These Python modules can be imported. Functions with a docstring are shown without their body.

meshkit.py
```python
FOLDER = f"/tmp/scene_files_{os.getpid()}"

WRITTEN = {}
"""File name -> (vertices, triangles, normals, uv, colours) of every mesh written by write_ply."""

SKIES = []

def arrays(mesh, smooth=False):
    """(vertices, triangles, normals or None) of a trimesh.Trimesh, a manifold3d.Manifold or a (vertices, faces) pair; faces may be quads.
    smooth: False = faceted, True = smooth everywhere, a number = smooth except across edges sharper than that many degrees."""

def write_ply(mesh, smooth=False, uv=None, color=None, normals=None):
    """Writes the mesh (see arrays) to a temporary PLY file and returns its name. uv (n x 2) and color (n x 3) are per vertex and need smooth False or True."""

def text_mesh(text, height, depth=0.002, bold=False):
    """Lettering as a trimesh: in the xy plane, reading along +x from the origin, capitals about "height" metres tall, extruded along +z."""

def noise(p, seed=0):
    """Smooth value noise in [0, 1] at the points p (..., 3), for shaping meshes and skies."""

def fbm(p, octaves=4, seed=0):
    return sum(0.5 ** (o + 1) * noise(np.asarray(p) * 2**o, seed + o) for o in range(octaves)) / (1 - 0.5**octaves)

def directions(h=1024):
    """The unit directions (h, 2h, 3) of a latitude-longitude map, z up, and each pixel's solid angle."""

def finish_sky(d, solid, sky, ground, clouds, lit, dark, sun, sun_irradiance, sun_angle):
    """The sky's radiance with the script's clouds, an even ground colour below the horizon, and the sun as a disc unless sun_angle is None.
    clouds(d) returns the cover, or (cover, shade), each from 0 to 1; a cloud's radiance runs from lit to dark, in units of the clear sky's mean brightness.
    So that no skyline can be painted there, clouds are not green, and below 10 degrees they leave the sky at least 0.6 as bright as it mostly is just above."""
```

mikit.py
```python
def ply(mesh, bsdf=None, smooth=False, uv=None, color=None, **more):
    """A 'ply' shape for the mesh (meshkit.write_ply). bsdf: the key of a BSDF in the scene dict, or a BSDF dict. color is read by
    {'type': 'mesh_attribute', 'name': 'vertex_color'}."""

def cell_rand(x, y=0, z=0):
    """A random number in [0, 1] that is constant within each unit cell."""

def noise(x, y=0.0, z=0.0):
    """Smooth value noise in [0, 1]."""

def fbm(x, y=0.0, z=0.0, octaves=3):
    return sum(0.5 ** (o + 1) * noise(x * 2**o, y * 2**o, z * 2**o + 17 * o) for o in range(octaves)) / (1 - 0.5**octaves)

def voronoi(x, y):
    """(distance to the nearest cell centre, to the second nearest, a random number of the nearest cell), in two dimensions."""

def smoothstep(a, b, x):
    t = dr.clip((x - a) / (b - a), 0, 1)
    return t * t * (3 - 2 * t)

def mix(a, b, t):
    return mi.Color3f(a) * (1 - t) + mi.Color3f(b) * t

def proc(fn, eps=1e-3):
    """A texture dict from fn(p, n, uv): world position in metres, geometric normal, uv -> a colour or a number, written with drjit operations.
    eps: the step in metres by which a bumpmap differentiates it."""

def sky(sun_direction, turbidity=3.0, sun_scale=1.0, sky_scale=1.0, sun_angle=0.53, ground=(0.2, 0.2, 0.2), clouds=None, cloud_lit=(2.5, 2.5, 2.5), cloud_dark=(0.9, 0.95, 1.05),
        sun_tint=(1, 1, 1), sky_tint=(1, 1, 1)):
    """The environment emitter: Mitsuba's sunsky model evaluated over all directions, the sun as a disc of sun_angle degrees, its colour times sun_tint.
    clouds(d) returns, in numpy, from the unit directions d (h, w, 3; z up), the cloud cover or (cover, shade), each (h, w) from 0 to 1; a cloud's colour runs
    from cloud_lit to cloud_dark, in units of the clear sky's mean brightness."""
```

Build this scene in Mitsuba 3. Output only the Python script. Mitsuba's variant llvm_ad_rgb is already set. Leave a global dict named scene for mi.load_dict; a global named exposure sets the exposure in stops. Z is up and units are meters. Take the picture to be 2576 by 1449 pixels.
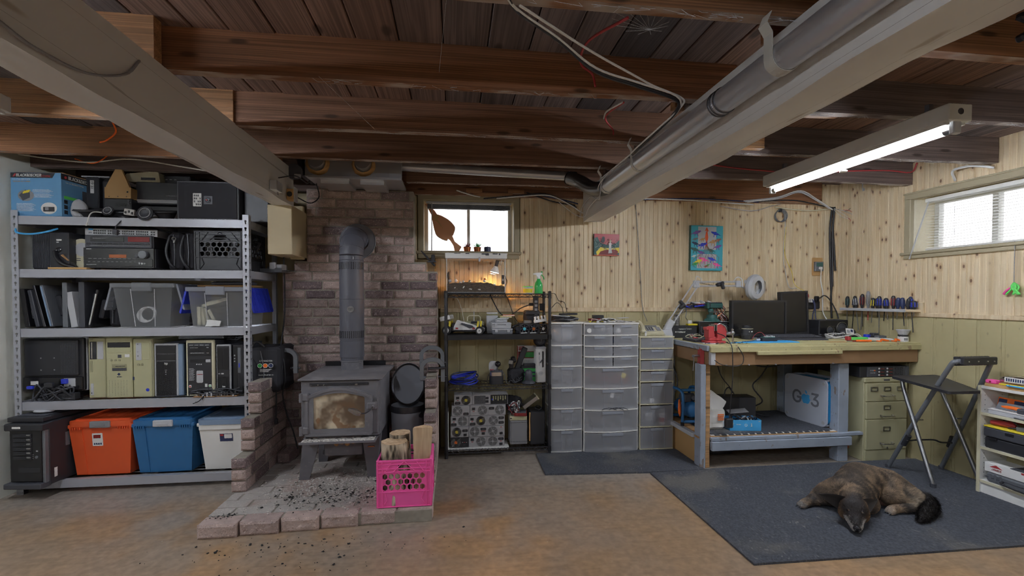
import math,random,numpy as np,trimesh,mitsuba as mi,drjit as dr,mikit,meshkit
from mikit import noise,fbm,voronoi,cell_rand,smoothstep,mix
from shapely.geometry import Polygon,Point,box as sbox,LineString
from shapely.ops import unary_union
import manifold3d
T=mi.ScalarTransform4f
R=random.Random(7)
NR=np.random.default_rng(7)
scene,labels={},{}
# ---- camera, sky, lights
CAM_YAW,CAM_PITCH,CAM_H=math.radians(7.1),math.radians(-1.17),1.29
_fw=[math.sin(CAM_YAW)*math.cos(CAM_PITCH),math.cos(CAM_YAW)*math.cos(CAM_PITCH),math.sin(CAM_PITCH)]
scene['camera']={'type':'perspective','fov_axis':'x','fov':2*math.degrees(math.atan(1288/1165.)),'principal_point_offset_y':-49.5/1449,'near_clip':0.05,'far_clip':200.0,'to_world':T().look_at(origin=[0,0,CAM_H],target=[_fw[0],_fw[1],CAM_H+_fw[2]],up=[0,0,1])}
exposure=0.6
scene['sky']=mikit.sky([0.3,-0.6,0.75],turbidity=6,sun_scale=0.0,sky_scale=12.0,clouds=lambda d:(np.ones(d.shape[:2]),np.zeros(d.shape[:2])),cloud_lit=(1,1,1.02),ground=(0.25,0.25,0.24))
TUBE_L=120.0
def tube_emitter(k=1.0):return {'type':'area','radiance':{'type':'rgb','value':[TUBE_L*k*.94,TUBE_L*k*1.0,TUBE_L*k*1.10]}}
# ---- helpers: transforms and meshes
def S(r,g,b):return [(v/255/12.92 if v<=10 else ((v/255+.055)/1.055)**2.4)for v in (r,g,b)]
def tr(x=0,y=0,z=0):
 m=np.eye(4);m[:3,3]=(x,y,z);return m
def rot(deg,ax):
 return trimesh.transformations.rotation_matrix(math.radians(deg),ax)
def RX(d):return rot(d,[1,0,0])
def RY(d):return rot(d,[0,1,0])
def RZ(d):return rot(d,[0,0,1])
def mv(m,M):m=m.copy();m.apply_transform(M);return m
def at(m,x=0,y=0,z=0):m=m.copy();m.apply_translation((x,y,z));return m
def J(*ms):
 ms=[m for q in ms for m in (q if isinstance(q,(list,tuple))else [q])]
 return trimesh.util.concatenate(ms)
def mesh(v,f):return trimesh.Trimesh(np.asarray(v,float),np.asarray(f,int),process=False)
def _chf():
 s=np.array([[i,j,k]for i in (-1,1)for j in (-1,1)for k in (-1,1)],float)
 P=np.vstack([s*[1,.8,.8],s*[.8,1,.8],s*[.8,.8,1]])
 h=trimesh.Trimesh(P,process=False);h=trimesh.convex.convex_hull(P)
 idx=[int(np.argmin(np.linalg.norm(P-q,axis=1)))for q in h.vertices]
 return s,np.array(idx)[h.faces]
_CS,_CF=_chf()
def bx(x0,x1,y0,y1,z0,z1,c=.003):
 """box between the bounds with chamfered edges"""
 h=np.array([x1-x0,y1-y0,z1-z0])/2;o=np.array([x0+x1,y0+y1,z0+z1])/2
 c=min(c,.45*h.min()*1.0)
 if c<=0:return at(trimesh.creation.box(2*h),*o)
 P=np.vstack([_CS*(h-[0,c,c]),_CS*(h-[c,0,c]),_CS*(h-[c,c,0])])
 return mesh(P+o,_CF)
def cb(sx,sy,sz,c=.003):return bx(-sx/2,sx/2,-sy/2,sy/2,0,sz,c)
def ex(poly,h):
 """extrude a shapely polygon (or point list) along +z"""
 if not hasattr(poly,'geom_type'):poly=Polygon(poly)
 gs=list(poly.geoms)if hasattr(poly,'geoms')else [poly]
 return J([trimesh.creation.extrude_polygon(g,h,engine='earcut')for g in gs])
UP=RX(90)
def plate(poly,t,y=0):return at(mv(ex(poly,t),UP),0,y+t,0)if False else at(mv(ex(poly,t),UP),0,y,0)
def side(poly,t,x=0):
 """2D outline (y,z) extruded along +x"""
 m=ex(poly,t);M=np.array([[0,0,1,x],[1,0,0,0],[0,1,0,0],[0,0,0,1.]]);return mv(m,M)
def rr(w,h,r,x=0,y=0,q=4):return sbox(x-w/2+r,y-h/2+r,x+w/2-r,y+h/2-r).buffer(r,quad_segs=q)
def cyl(p0,p1,r,n=16,r1=None):
 p0,p1=np.array(p0,float),np.array(p1,float);L=np.linalg.norm(p1-p0)
 m=lathe([(0,0),(r,0),(r if r1 is None else r1,L),(0,L)],n)
 M=trimesh.geometry.align_vectors([0,0,1],(p1-p0)/L);M=M.copy();M[:3,3]=p0
 return mv(m,M)
def lathe(prof,n=24):return trimesh.creation.revolve(np.array(prof,float),sections=n)
def sp(pts,k=6):
 """catmull-rom through the points"""
 P=np.array(pts,float);P=np.vstack([2*P[0]-P[1],P,2*P[-1]-P[-2]]);out=[]
 for i in range(1,len(P)-2):
  for t in np.arange(k)/k:
   a,b,c,d=P[i-1:i+3]
   out.append(.5*((2*b)+(c-a)*t+(2*a-5*b+4*c-d)*t*t+(3*b-a-3*c+d)*t**3))
 return np.array(out+[P[-2]])
def tube(pts,r,n=6,k=0,caps=True):
 P=sp(pts,k)if k else np.array(pts,float)
 rad=np.broadcast_to(r,(len(P),))if np.ndim(r)==0 else np.interp(np.linspace(0,1,len(P)),np.linspace(0,1,len(r)),r)
 t=np.gradient(P,axis=0);t/=np.linalg.norm(t,axis=1,keepdims=True)+1e-12
 a=np.cross(t[0],[0,0,1]if abs(t[0][2])<.9 else [1,0,0]);a/=np.linalg.norm(a);A=[]
 for i in range(len(P)):
  a=a-t[i]*(a@t[i]);a/=np.linalg.norm(a)+1e-12;A.append(a)
 A=np.array(A);B=np.cross(t,A);an=np.arange(n)*2*np.pi/n
 v=(P[:,None]+rad[:,None,None]*(np.cos(an)[None,:,None]*A[:,None]+np.sin(an)[None,:,None]*B[:,None])).reshape(-1,3)
 i,j=np.meshgrid(np.arange(len(P)-1),np.arange(n),indexing='ij')
 q=np.stack([i*n+j,i*n+(j+1)%n,(i+1)*n+(j+1)%n,(i+1)*n+j],-1).reshape(-1,4)
 f=np.vstack([q[:,[0,1,2]],q[:,[0,2,3]]])
 if caps:
  v=np.vstack([v,P[0],P[-1]]);m=len(v)-2;jj=np.arange(n);e=(len(P)-1)*n
  f=np.vstack([f,np.stack([jj*0+m,(jj+1)%n,jj],1),np.stack([jj*0+m+1,e+jj,e+(jj+1)%n],1)])
 return mesh(v,f)
def ring(c,R0,r,n=24,k=6,M=None):
 a=np.linspace(0,2*np.pi,n+1);P=np.stack([R0*np.cos(a),0*a,R0*np.sin(a)],1)
 m=tube(P,r,k,caps=False)
 if M is not None:m=mv(m,M)
 return at(m,*c)
def ico(r,s=2,sc=(1,1,1)):
 m=trimesh.creation.icosphere(subdivisions=s,radius=r);m.apply_scale(sc);return m
def lump(m,amp,fr,seed=0):
 m=m.copy();n=m.vertex_normals;m.vertices=m.vertices+n*((meshkit.fbm(m.vertices*fr+31.7*seed,3,seed)-.5)*2*amp)[:,None];return m
def hullchain(pairs):
 """union of hulls of sphere pairs ((p,r),(p,r))"""
 M=None
 for (p,r),(q,s)in pairs:
  pts=np.vstack([trimesh.creation.icosphere(subdivisions=2).vertices*r+p,trimesh.creation.icosphere(subdivisions=2).vertices*s+q])
  h=manifold3d.Manifold.hull_points(pts);M=h if M is None else M+h
 return M
def from_man(M):
 m=M.to_mesh();return mesh(m.vert_properties[:,:3],m.tri_verts)
def txt(s,h,M=np.eye(4),bold=False,depth=.0008,fit=None):
 """lettering standing in the xz plane, reading along +x, facing -y, its base at the origin of M"""
 m=meshkit.text_mesh(s,h,depth,bold)
 if fit:m.apply_scale([fit/m.extents[0],1,1])
 return mv(mv(m,UP),M)
def wob(m,amp=.002,fr=8.,seed=0):
 m=m.copy();v=m.vertices
 for k in range(3):m.vertices[:,k]+=(meshkit.noise(v*fr+k*17.3,seed)-.5)*2*amp
 return m
def cut(m,*bs):
 """boolean: m minus the others"""
 A=man(m)
 for b in bs:A=A-man(b)
 return from_man(A)
def man(m):
 m=m.copy();m.merge_vertices();return manifold3d.Manifold(manifold3d.Mesh(np.asarray(m.vertices,np.float32),np.asarray(m.faces,np.uint32)))
 # ---- helpers: the scene's entries
PLACE,USED={},set()
def num(key):
 k,i=key,0
 while k in USED:i+=1;k=f'{key}_{i:03d}'
 USED.add(k);return k
def thing(name,label,cat,M=np.eye(4),group=None):
 k=num(name);PLACE[k]=M;labels[k]={'label':label,'category':cat}
 if group:labels[k]['group']=group
 return k
def put(k,m,mat,smooth=False,tone=None,M=None,**more):
 if M is not None:m=mv(m,M)
 if isinstance(smooth,(int,float))and not isinstance(smooth,bool)and tone is not None:
  m=trimesh.graph.smooth_shade(m,angle=math.radians(smooth),facet_minarea=None);smooth=True
 uv=None if tone is None else np.tile(tone if np.ndim(tone)else [tone,R.random()],(len(m.vertices),1))
 scene[k]=mikit.ply(m,mat,smooth,uv=uv,**more)
def part(par,name,m,mat,smooth=False,tone=None,label=None,kind=None,**more):
 k=num(par+'__'+name);root=par.split('__')[0]
 put(k,m,mat,smooth,tone,PLACE.get(root),**more)
 if label or kind:labels[k]={**({'label':label}if label else {}),**({'kind':kind}if kind else {})}
 return k
def one(name,m,mat,label,cat,group=None,M=None,smooth=False,tone=None,kind=None,**more):
 k=num(name);put(k,m,mat,smooth,tone,M,**more)
 if M is not None:PLACE[k]=M
 labels[k]={'label':label,'category':cat}
 if group:labels[k]['group']=group
 if kind:labels[k]['kind']=kind
 return k
def struct(name,m,mat,label,smooth=False,tone=None,M=None):
 k=num(name);put(k,m,mat,smooth,tone,M);labels[k]={'label':label,'kind':'structure'};return k
 # ---- materials
def mat(name,col,rough=.5,metal=0.,spec=.5,two=True,**kw):
 b={'type':'principled','base_color':col if isinstance(col,dict)else {'type':'rgb','value':list(col)},'roughness':rough,'metallic':metal,'specular':spec,**kw}
 scene[name]={'type':'twosided','bsdf':b}if two else b
 return name
def bump(name,col,fn,scale,rough=.6,metal=0.,spec=.4,eps=2e-3):
 scene[name]={'type':'twosided','bsdf':{'type':'bumpmap','arbitrary':mikit.proc(fn,eps),'scale':scale,'bsdf':{'type':'principled','base_color':col,'roughness':rough,'metallic':metal,'specular':spec}}}
 return name
for _n,_c,_r,_m in [('black',S(39,40,45),.45,0),('pipe_grey',S(84,85,94),.5,0),('bucket_grey',S(140,143,150),.5,0),('black_gloss',S(26,26,30),.18,0),('charcoal',S(64,66,73),.5,0),('dark_fabric',S(40,40,45),.9,0),('screen',S(24,24,27),.25,0),('grey',S(128,129,133),.5,0),('light_grey',S(182,184,188),.45,0),('white',S(226,226,222),.45,0),('cream',S(205,200,172),.5,0),('beige_case',S(178,176,140),.5,0),('beige_dark',S(150,148,118),.5,0),('red',S(166,58,62),.4,0),('dark_red',S(120,30,30),.5,0),('blue',S(44,102,152),.4,0),('navy',S(38,48,84),.4,0),('royal',S(45,62,190),.4,0),('sky_blue',S(72,168,226),.5,0),('teal',S(66,170,188),.6,0),('orange',S(216,88,46),.4,0),('bright_orange',S(245,116,40),.4,0),('amber',S(170,92,48),.4,0),('yellow',S(228,206,60),.5,0),('green',S(60,160,80),.5,0),('lime',S(104,214,104),.5,0),('dark_green',S(52,92,88),.5,0),('pink',S(236,92,166),.4,0),('purple',S(120,80,160),.5,0),('tan',S(186,148,98),.6,0),('cardboard',S(168,128,88),.8,0),('brown',S(128,92,62),.6,0),('steel',S(168,170,174),.32,1),('chrome',S(215,216,220),.12,1),('dark_steel',S(92,93,98),.4,1),('zinc',S(208,211,216),.3,.72),('copper',S(190,120,80),.35,1),('shelf_grey',S(168,170,178),.42,.25),('psu_metal',S(168,168,171),.45,.15),('gun_metal',S(112,116,122),.4,.35),('box_blue',S(96,148,188),.5,0),('steel_blue',S(122,144,170),.4,0),('label_white',S(222,222,220),.6,0),('fluoro_paint',S(190,190,184),.4,0),('trim_olive',S(152,142,116),.6,0),('bench_blue',S(134,152,172),.6,0),('bench_brown',S(138,108,78),.6,0),('bench_top',S(176,166,118),.6,0),('cabinet_olive',S(168,164,132),.42,0),('rubber',S(30,30,31),.8,0),('cloth',S(216,212,202),.9,0),('skin_pink',S(150,100,95),.7,0)]:
 mat(_n,_c,_r,_m)
LEAF='leaf'
scene['glass_pane']={'type':'thindielectric','int_ior':1.5}
scene['lens_glass']={'type':'dielectric','int_ior':1.5}
def hazy(name,col,w):
 """translucent plastic sheet: part clear, part milky"""
 scene[name]={'type':'blendbsdf','weight':w,'a':{'type':'thindielectric','int_ior':1.3},'b':{'type':'principledthin','base_color':{'type':'rgb','value':col},'roughness':.4,'diff_trans':1.0,'spec_trans':0.0}}
hazy('drawer_plastic',S(224,226,232),.52)
hazy('tote_clear',S(205,210,214),.30)
hazy('bag_clear',S(225,225,228),.35)
hazy('blue_case',S(204,209,218),.6)
def _wood(p,n,uv):
 d=uv.y;al=p.x*(1-d)+p.y*d;ac=p.y*(1-d)+p.x*d
 s=uv.x*57.0
 g=fbm(al*2.2+s,ac*55,p.z*55+s,4);bl=fbm(al*1.3+s,ac*6,p.z*7+s,3)
 kn=voronoi(al*1.6+s,p.z*6+ac*3+s)[0]
 c=mix(S(62,57,57),S(96,84,80),smoothstep(.02,.12,uv.x));c=mix(c,S(136,96,70),smoothstep(.1,.5,uv.x))
 c=mix(c,S(200,162,116),smoothstep(.45,1.0,uv.x))
 c=c*(.55+.75*g)*(.6+.8*bl)
 st=noise(al*1.6+s,ac*230+5*bl,p.z*230+5*bl+s);c=c*(.76+.42*smoothstep(.2,.8,st))
 c=mix(c,mi.Color3f(.02,.014,.011),smoothstep(.085,.03,kn)*.7)
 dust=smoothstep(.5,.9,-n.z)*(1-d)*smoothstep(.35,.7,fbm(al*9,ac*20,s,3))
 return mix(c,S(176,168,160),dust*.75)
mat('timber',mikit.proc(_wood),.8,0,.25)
def _pine(p,n,uv):
 ac=p.x*(1-uv.y)+p.y*uv.y;s=uv.x*91.0
 g=fbm(ac*70+s,p.z*2.5+s,3.0,3);w=noise(ac*160+s+2*noise(p.z*1.5,s),p.z*3,s)
 c=mix(S(208,186,150),S(224,206,174),smoothstep(.25,.75,g))
 c=c*(.94+.08*w)*(.92+.14*uv.x)
 k1,k2,kr=voronoi(ac*12.5+s,p.z*6.5+s)
 r=.03+.09*kr
 kn=smoothstep(r,r*.55,k1)*smoothstep(.55,.62,kr)
 halo=smoothstep(r*2.6,r,k1)*smoothstep(.55,.62,kr)
 c=mix(c,S(170,132,92),halo*.45)
 return mix(c,S(96,64,46),kn*.9)
mat('pine',mikit.proc(_pine),.5,0,.4)
def _brick(p,n,uv):
 s=uv.y*37.0
 g=fbm(p.x*30+s,p.y*30,p.z*30,3);f=noise(p.x*190,p.y*190+s,p.z*190)
 c=mix(S(112,98,100),S(178,158,150),uv.x)*(.72+.5*g)
 c=mix(c,S(214,196,186),smoothstep(.74,.86,f)*.65)
 c=mix(c,S(66,52,52),smoothstep(.26,.14,f)*.5)
 so=smoothstep(.62,.8,fbm(p.x*2.1,p.y*2.1,p.z*1.7+9,3))
 return c*(1-.35*so)
def _brickrelief(p,n,uv):return fbm(p.x*70+uv.y*9,p.y*70,p.z*70,3)
bump('brick',mikit.proc(_brick),_brickrelief,.006,.85,0,.3)
def _mortar(p,n,uv):return mix(S(116,110,102),S(158,152,140),fbm(p.x*24,p.y*24,p.z*24,4))
mat('mortar',mikit.proc(_mortar),.9,0,.2)
def _hearth(p,n,uv):
 s=uv.y*37.0
 c=mix(S(128,114,108),S(170,154,146),uv.x)*(.8+.4*fbm(p.x*26+s,p.y*26,p.z*26,3))
 ash=fbm(p.x*4,p.y*4,4.0,4)
 c=mix(c,S(160,156,151),smoothstep(.30,.52,ash)*.8)
 spl=noise(p.x*210,p.y*210,p.z*210)
 return mix(c,S(206,196,188),smoothstep(.78,.88,spl)*.6)
mat('hearth_stone',mikit.proc(_hearth),.9,0,.25)
def _floor(p,n,uv):
 b=fbm(p.x*.9+3.1,p.y*.9,1.7,4);m=fbm(p.x*4.2,p.y*4.2,5.1,4);f=fbm(p.x*38,p.y*38,2.0,3)
 c=mix(S(152,124,94),S(142,122,102),smoothstep(.36,.66,b*.6+m*.4))
 c=mix(c,S(172,136,98),smoothstep(.54,.72,fbm(p.x*1.7+9,p.y*1.7,8.0,4))*.55)
 near=smoothstep(.95,.1,dr.abs(p.x+.55)-.7)*smoothstep(1.2,0.,dr.abs(p.y-3.0));far=smoothstep(3.0,3.5,p.y+.4*m)
 c=mix(c,S(142,136,129),dr.maximum(near*.7*smoothstep(.3,.6,m),far*.8))
 c=c*(.80+.36*f)
 ch=noise(p.x*70,p.y*70,3.3)
 c=mix(c,S(200,194,184),smoothstep(.93,.97,ch)*.5)
 st=fbm(p.x*6+4*noise(p.y*1.3,2.0),p.y*60,11.0,2)
 return mix(c,c*.75,smoothstep(.62,.72,st)*.3)
mat('concrete',mikit.proc(_floor),.42,0,.45)
def _felt(p,n,uv):
 c=S(70,73,80);f=fbm(p.x*120,p.y*120,p.z*120,2)
 c=mi.Color3f(c)*(.6+.8*f)
 hair=noise(p.x*230+20*noise(p.y*8,p.x*8),p.y*45,1.0)
 d=fbm(p.x*2.3,p.y*2.3,6.0,4)
 c=mix(c,S(122,120,116),smoothstep(.80,.95,hair)*.55*smoothstep(.3,.6,d))
 return mix(c,S(112,108,100),smoothstep(.52,.72,d)*.5)
mat('felt',mikit.proc(_felt),.95,0,.2)
def _beampaint(p,n,uv):
 c=mix(S(186,182,180),S(222,224,222),fbm(p.x*5,p.y*1.2,p.z*5,3)*.6+.4*uv.x)
 k=voronoi(p.y*.9+uv.x*9,p.z*5+p.x*5)[0]
 c=mix(c,S(150,138,120),smoothstep(.07,.02,k)*.6)
 ck=dr.abs(noise(p.y*.22+3.3,p.x*16+uv.x*40,p.z*16)-.5)
 return mix(c,S(120,112,104),smoothstep(.008,.003,ck)*.5)
def _beamrelief(p,n,uv):return fbm(p.x*60,p.y*26,p.z*60,3)
bump('beam_paint',mikit.proc(_beampaint),_beamrelief,.004,.38,0,.5)
def _olive(p,n,uv):
 c=mix(S(166,156,118),S(178,168,130),fbm(p.x*3,p.y*3,p.z*1.5,3))*(.94+.1*uv.x)
 return mix(c,S(120,110,82),smoothstep(.80,.90,noise(p.x*50,p.y*50,p.z*22))*.4)
mat('olive_paint',mikit.proc(_olive),.5,0,.4)
def _soot(p,n,uv):
 c=mix(S(88,88,94),S(122,121,126),fbm(p.x*9,p.y*9,p.z*9,4))
 ash=smoothstep(.62,.86,fbm(p.x*45,p.y*45,p.z*45,3))
 up=smoothstep(.3,.9,n.z)
 return mix(c,S(142,136,132),ash*.35+up*.35*fbm(p.x*7,p.y*7,3.0,3))
mat('stove_iron',mikit.proc(_soot),.55,0,.45)
def _bark(p,n,uv):
 f=fbm(p.x*28+uv.x*40,p.y*28,p.z*9,4);v=voronoi(p.x*38+p.y*21+uv.x*20,p.z*10)[0]
 c=mix(S(74,66,58),S(176,162,142),smoothstep(.25,.75,f))
 return c*(.35+.95*smoothstep(.05,.4,v))
def _barkrelief(p,n,uv):return smoothstep(.02,.4,voronoi(p.x*38+p.y*21+uv.x*20,p.z*10)[0])+.4*fbm(p.x*80,p.y*80,p.z*40,2)
bump('bark',mikit.proc(_bark),_barkrelief,.006,.9,0,.2)
def _cutwood(p,n,uv):
 g=fbm(p.x*60+uv.x*30,p.y*60,p.z*5,3)
 return mix(S(160,128,98),S(222,200,168),g)*(.8+.3*fbm(p.x*12,p.y*12,p.z*8+uv.x*9,3))
mat('split_wood',mikit.proc(_cutwood),.8,0,.2)
def _chip(p,n,uv):
 a=S(150,160,174);b=S(176,168,126)
 c=mix(a,b,smoothstep(.4,.6,uv.x))
 c=mi.Color3f(c)*(.82+.3*fbm(p.x*11,p.y*11,p.z*11,3))
 k=fbm(p.x*22+3,p.y*22,p.z*9,4)
 c=mix(c,S(126,104,82),smoothstep(.69,.74,k)*.7)
 l=noise(p.x*90,p.y*90,p.z*40)
 return mix(c,S(110,96,76),smoothstep(.86,.92,l)*.5)
mat('chipped_paint',mikit.proc(_chip),.6,0,.35)
def _smoke(p,n,uv):
 a=fbm(p.x*9,p.z*9,2.0,4);b=fbm(p.x*24,p.z*20,5.0,3)
 c=mix(S(96,80,66),S(206,194,170),smoothstep(.28,.62,a))
 return mix(c,S(116,80,50),smoothstep(.52,.7,b)*smoothstep(.66,.5,p.z)*.8)
mat('smoked_glass',mikit.proc(_smoke),.12,0,.7)
def _ash(p,n,uv):return mix(S(140,136,132),S(232,226,218),fbm(p.x*90,p.y*90,p.z*90,2))
mat('ash',mikit.proc(_ash),.95,0,.1)
def _soil(p,n,uv):return mix(S(34,28,26),S(96,80,68),fbm(p.x*120,p.y*120,p.z*120,2))
mat('soil',mikit.proc(_soil),.95,0,.1)
# ---- the room's shell
XL,XR,YB,YF,ZC=-2.90,3.66,4.04,-3.2,2.37
struct('floor',bx(XL-.1,XR+.3,YF-.1,YB+.4,-.08,0,0),'concrete','worn brown painted concrete basement floor')
mat('far_wall',S(196,190,176),.7);mat('beige_wall',S(182,166,132),.6);mat('white_wall',S(206,206,196),.6)
W1=(-.262,.522,1.69,2.13)
shell=sbox(XL-.1,0,XR+.3,2.5).difference(sbox(W1[0],W1[2],W1[1],W1[3]))
struct('wall_back',plate(shell,.26,YB+.30),'beige_wall','back wall of the basement, pine boards above olive painted panelling')
W2=(1.70,3.305,1.655,2.082)
shell=sbox(YF-.1,0,YB+.02,2.5).difference(sbox(W2[0],W2[2],W2[1],W2[3])).difference(sbox(-1.6,1.655,-.1,2.082))
struct('wall_right',side(shell,.26,XR+.02),'beige_wall','right wall of the basement, pine boards above olive painted panelling')
struct('wall_left',bx(XL-.1,XL,YF-.1,YB+.2,0,2.5,0),'white_wall','plain off-white partition wall on the left')
struct('wall_front',bx(XL-.1,XR+.3,YF-.1,YF,0,2.5,0),'far_wall','plain far wall of the basement behind the viewer')
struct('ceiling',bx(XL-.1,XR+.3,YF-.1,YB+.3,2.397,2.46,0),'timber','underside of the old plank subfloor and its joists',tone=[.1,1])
PLACE['ceiling']=PLACE['wall_back']=PLACE['wall_right']=np.eye(4)
x=XL
while x<XR:
 w=R.choice([.14,.176,.18,.184,.19])
 dz=R.uniform(0,.006)
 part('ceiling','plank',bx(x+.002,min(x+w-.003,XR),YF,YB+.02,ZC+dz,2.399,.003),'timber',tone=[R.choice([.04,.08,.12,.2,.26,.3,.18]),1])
 x+=w
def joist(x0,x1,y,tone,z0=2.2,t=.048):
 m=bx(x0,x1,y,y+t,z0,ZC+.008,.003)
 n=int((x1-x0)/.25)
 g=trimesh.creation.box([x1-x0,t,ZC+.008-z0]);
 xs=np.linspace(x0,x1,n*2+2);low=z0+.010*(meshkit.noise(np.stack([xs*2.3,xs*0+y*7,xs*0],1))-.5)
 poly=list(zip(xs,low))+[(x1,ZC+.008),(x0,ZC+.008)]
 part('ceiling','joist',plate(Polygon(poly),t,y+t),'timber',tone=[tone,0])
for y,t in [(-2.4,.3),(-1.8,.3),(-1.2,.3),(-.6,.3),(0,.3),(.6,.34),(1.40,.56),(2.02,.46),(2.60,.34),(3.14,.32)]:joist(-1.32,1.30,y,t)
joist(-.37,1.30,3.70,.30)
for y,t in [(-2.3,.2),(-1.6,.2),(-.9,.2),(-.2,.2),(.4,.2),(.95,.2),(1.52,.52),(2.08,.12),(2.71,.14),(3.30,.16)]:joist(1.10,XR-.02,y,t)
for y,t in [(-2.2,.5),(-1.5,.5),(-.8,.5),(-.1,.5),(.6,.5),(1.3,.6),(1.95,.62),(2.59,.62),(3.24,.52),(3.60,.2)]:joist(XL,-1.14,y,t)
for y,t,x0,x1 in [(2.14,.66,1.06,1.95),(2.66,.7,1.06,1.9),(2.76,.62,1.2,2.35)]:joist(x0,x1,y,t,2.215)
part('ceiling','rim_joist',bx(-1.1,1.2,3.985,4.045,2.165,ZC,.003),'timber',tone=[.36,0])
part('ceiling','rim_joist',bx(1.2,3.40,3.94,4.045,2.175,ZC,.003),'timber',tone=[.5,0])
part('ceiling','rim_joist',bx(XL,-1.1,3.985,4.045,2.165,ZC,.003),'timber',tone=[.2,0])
for x0,x1,z0,z1 in [(.10,.24,2.19,2.225),(.46,.60,2.19,2.225),(.16,.50,2.165,2.19)]:
 part('ceiling','blocking',bx(x0,x1,3.965,3.99,z0,z1,.002),'timber',tone=[.62,0])
def bead_board(w,h,t=.014):
 c=w/2;a=.0035
 P=[(.0,0),(w,0),(w,t-.004),(w-.004,t),(c+a,t),(c,t-.004),(c-a,t),(.004,t),(0,t-.004)]
 return ex(P,h)
def boards(wall,along,lo,hi,z0,z1,holes,w,name='pine_board',m='pine'):
 u=lo
 while u<hi-.01:
  ww=min(w,hi-u);spans=[(z0,z1)]
  for a,b,c,d in holes:
   if u+ww*.5>a and u+ww*.5<b:
    spans=[q for s in spans for q in ((s[0],min(s[1],c)),(max(s[0],d),s[1]))if q[1]-q[0]>.004]
  tone=R.random()
  for a,b in spans:
   g=bead_board(ww-.0008,b-a)
   if along=='x':M=np.array([[1,0,0,u],[0,-1,0,YB],[0,0,1,a],[0,0,0,1.]])
   else :M=np.array([[0,-1,0,XR],[1,0,0,u],[0,0,1,a],[0,0,0,1.]])
   g=mv(g,M)
   if np.linalg.det(M[:3,:3])<0:g.invert()
   part(wall,name,g,m,tone=[tone,0 if along=='x' else 1])
  u+=w
boards('wall_back','x',-.16,XR,1.20,2.175,[(-.30,.565,1.66,2.3)],.0815)
boards('wall_back','x',3.40,XR,2.176,2.372,[],.0815)
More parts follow.
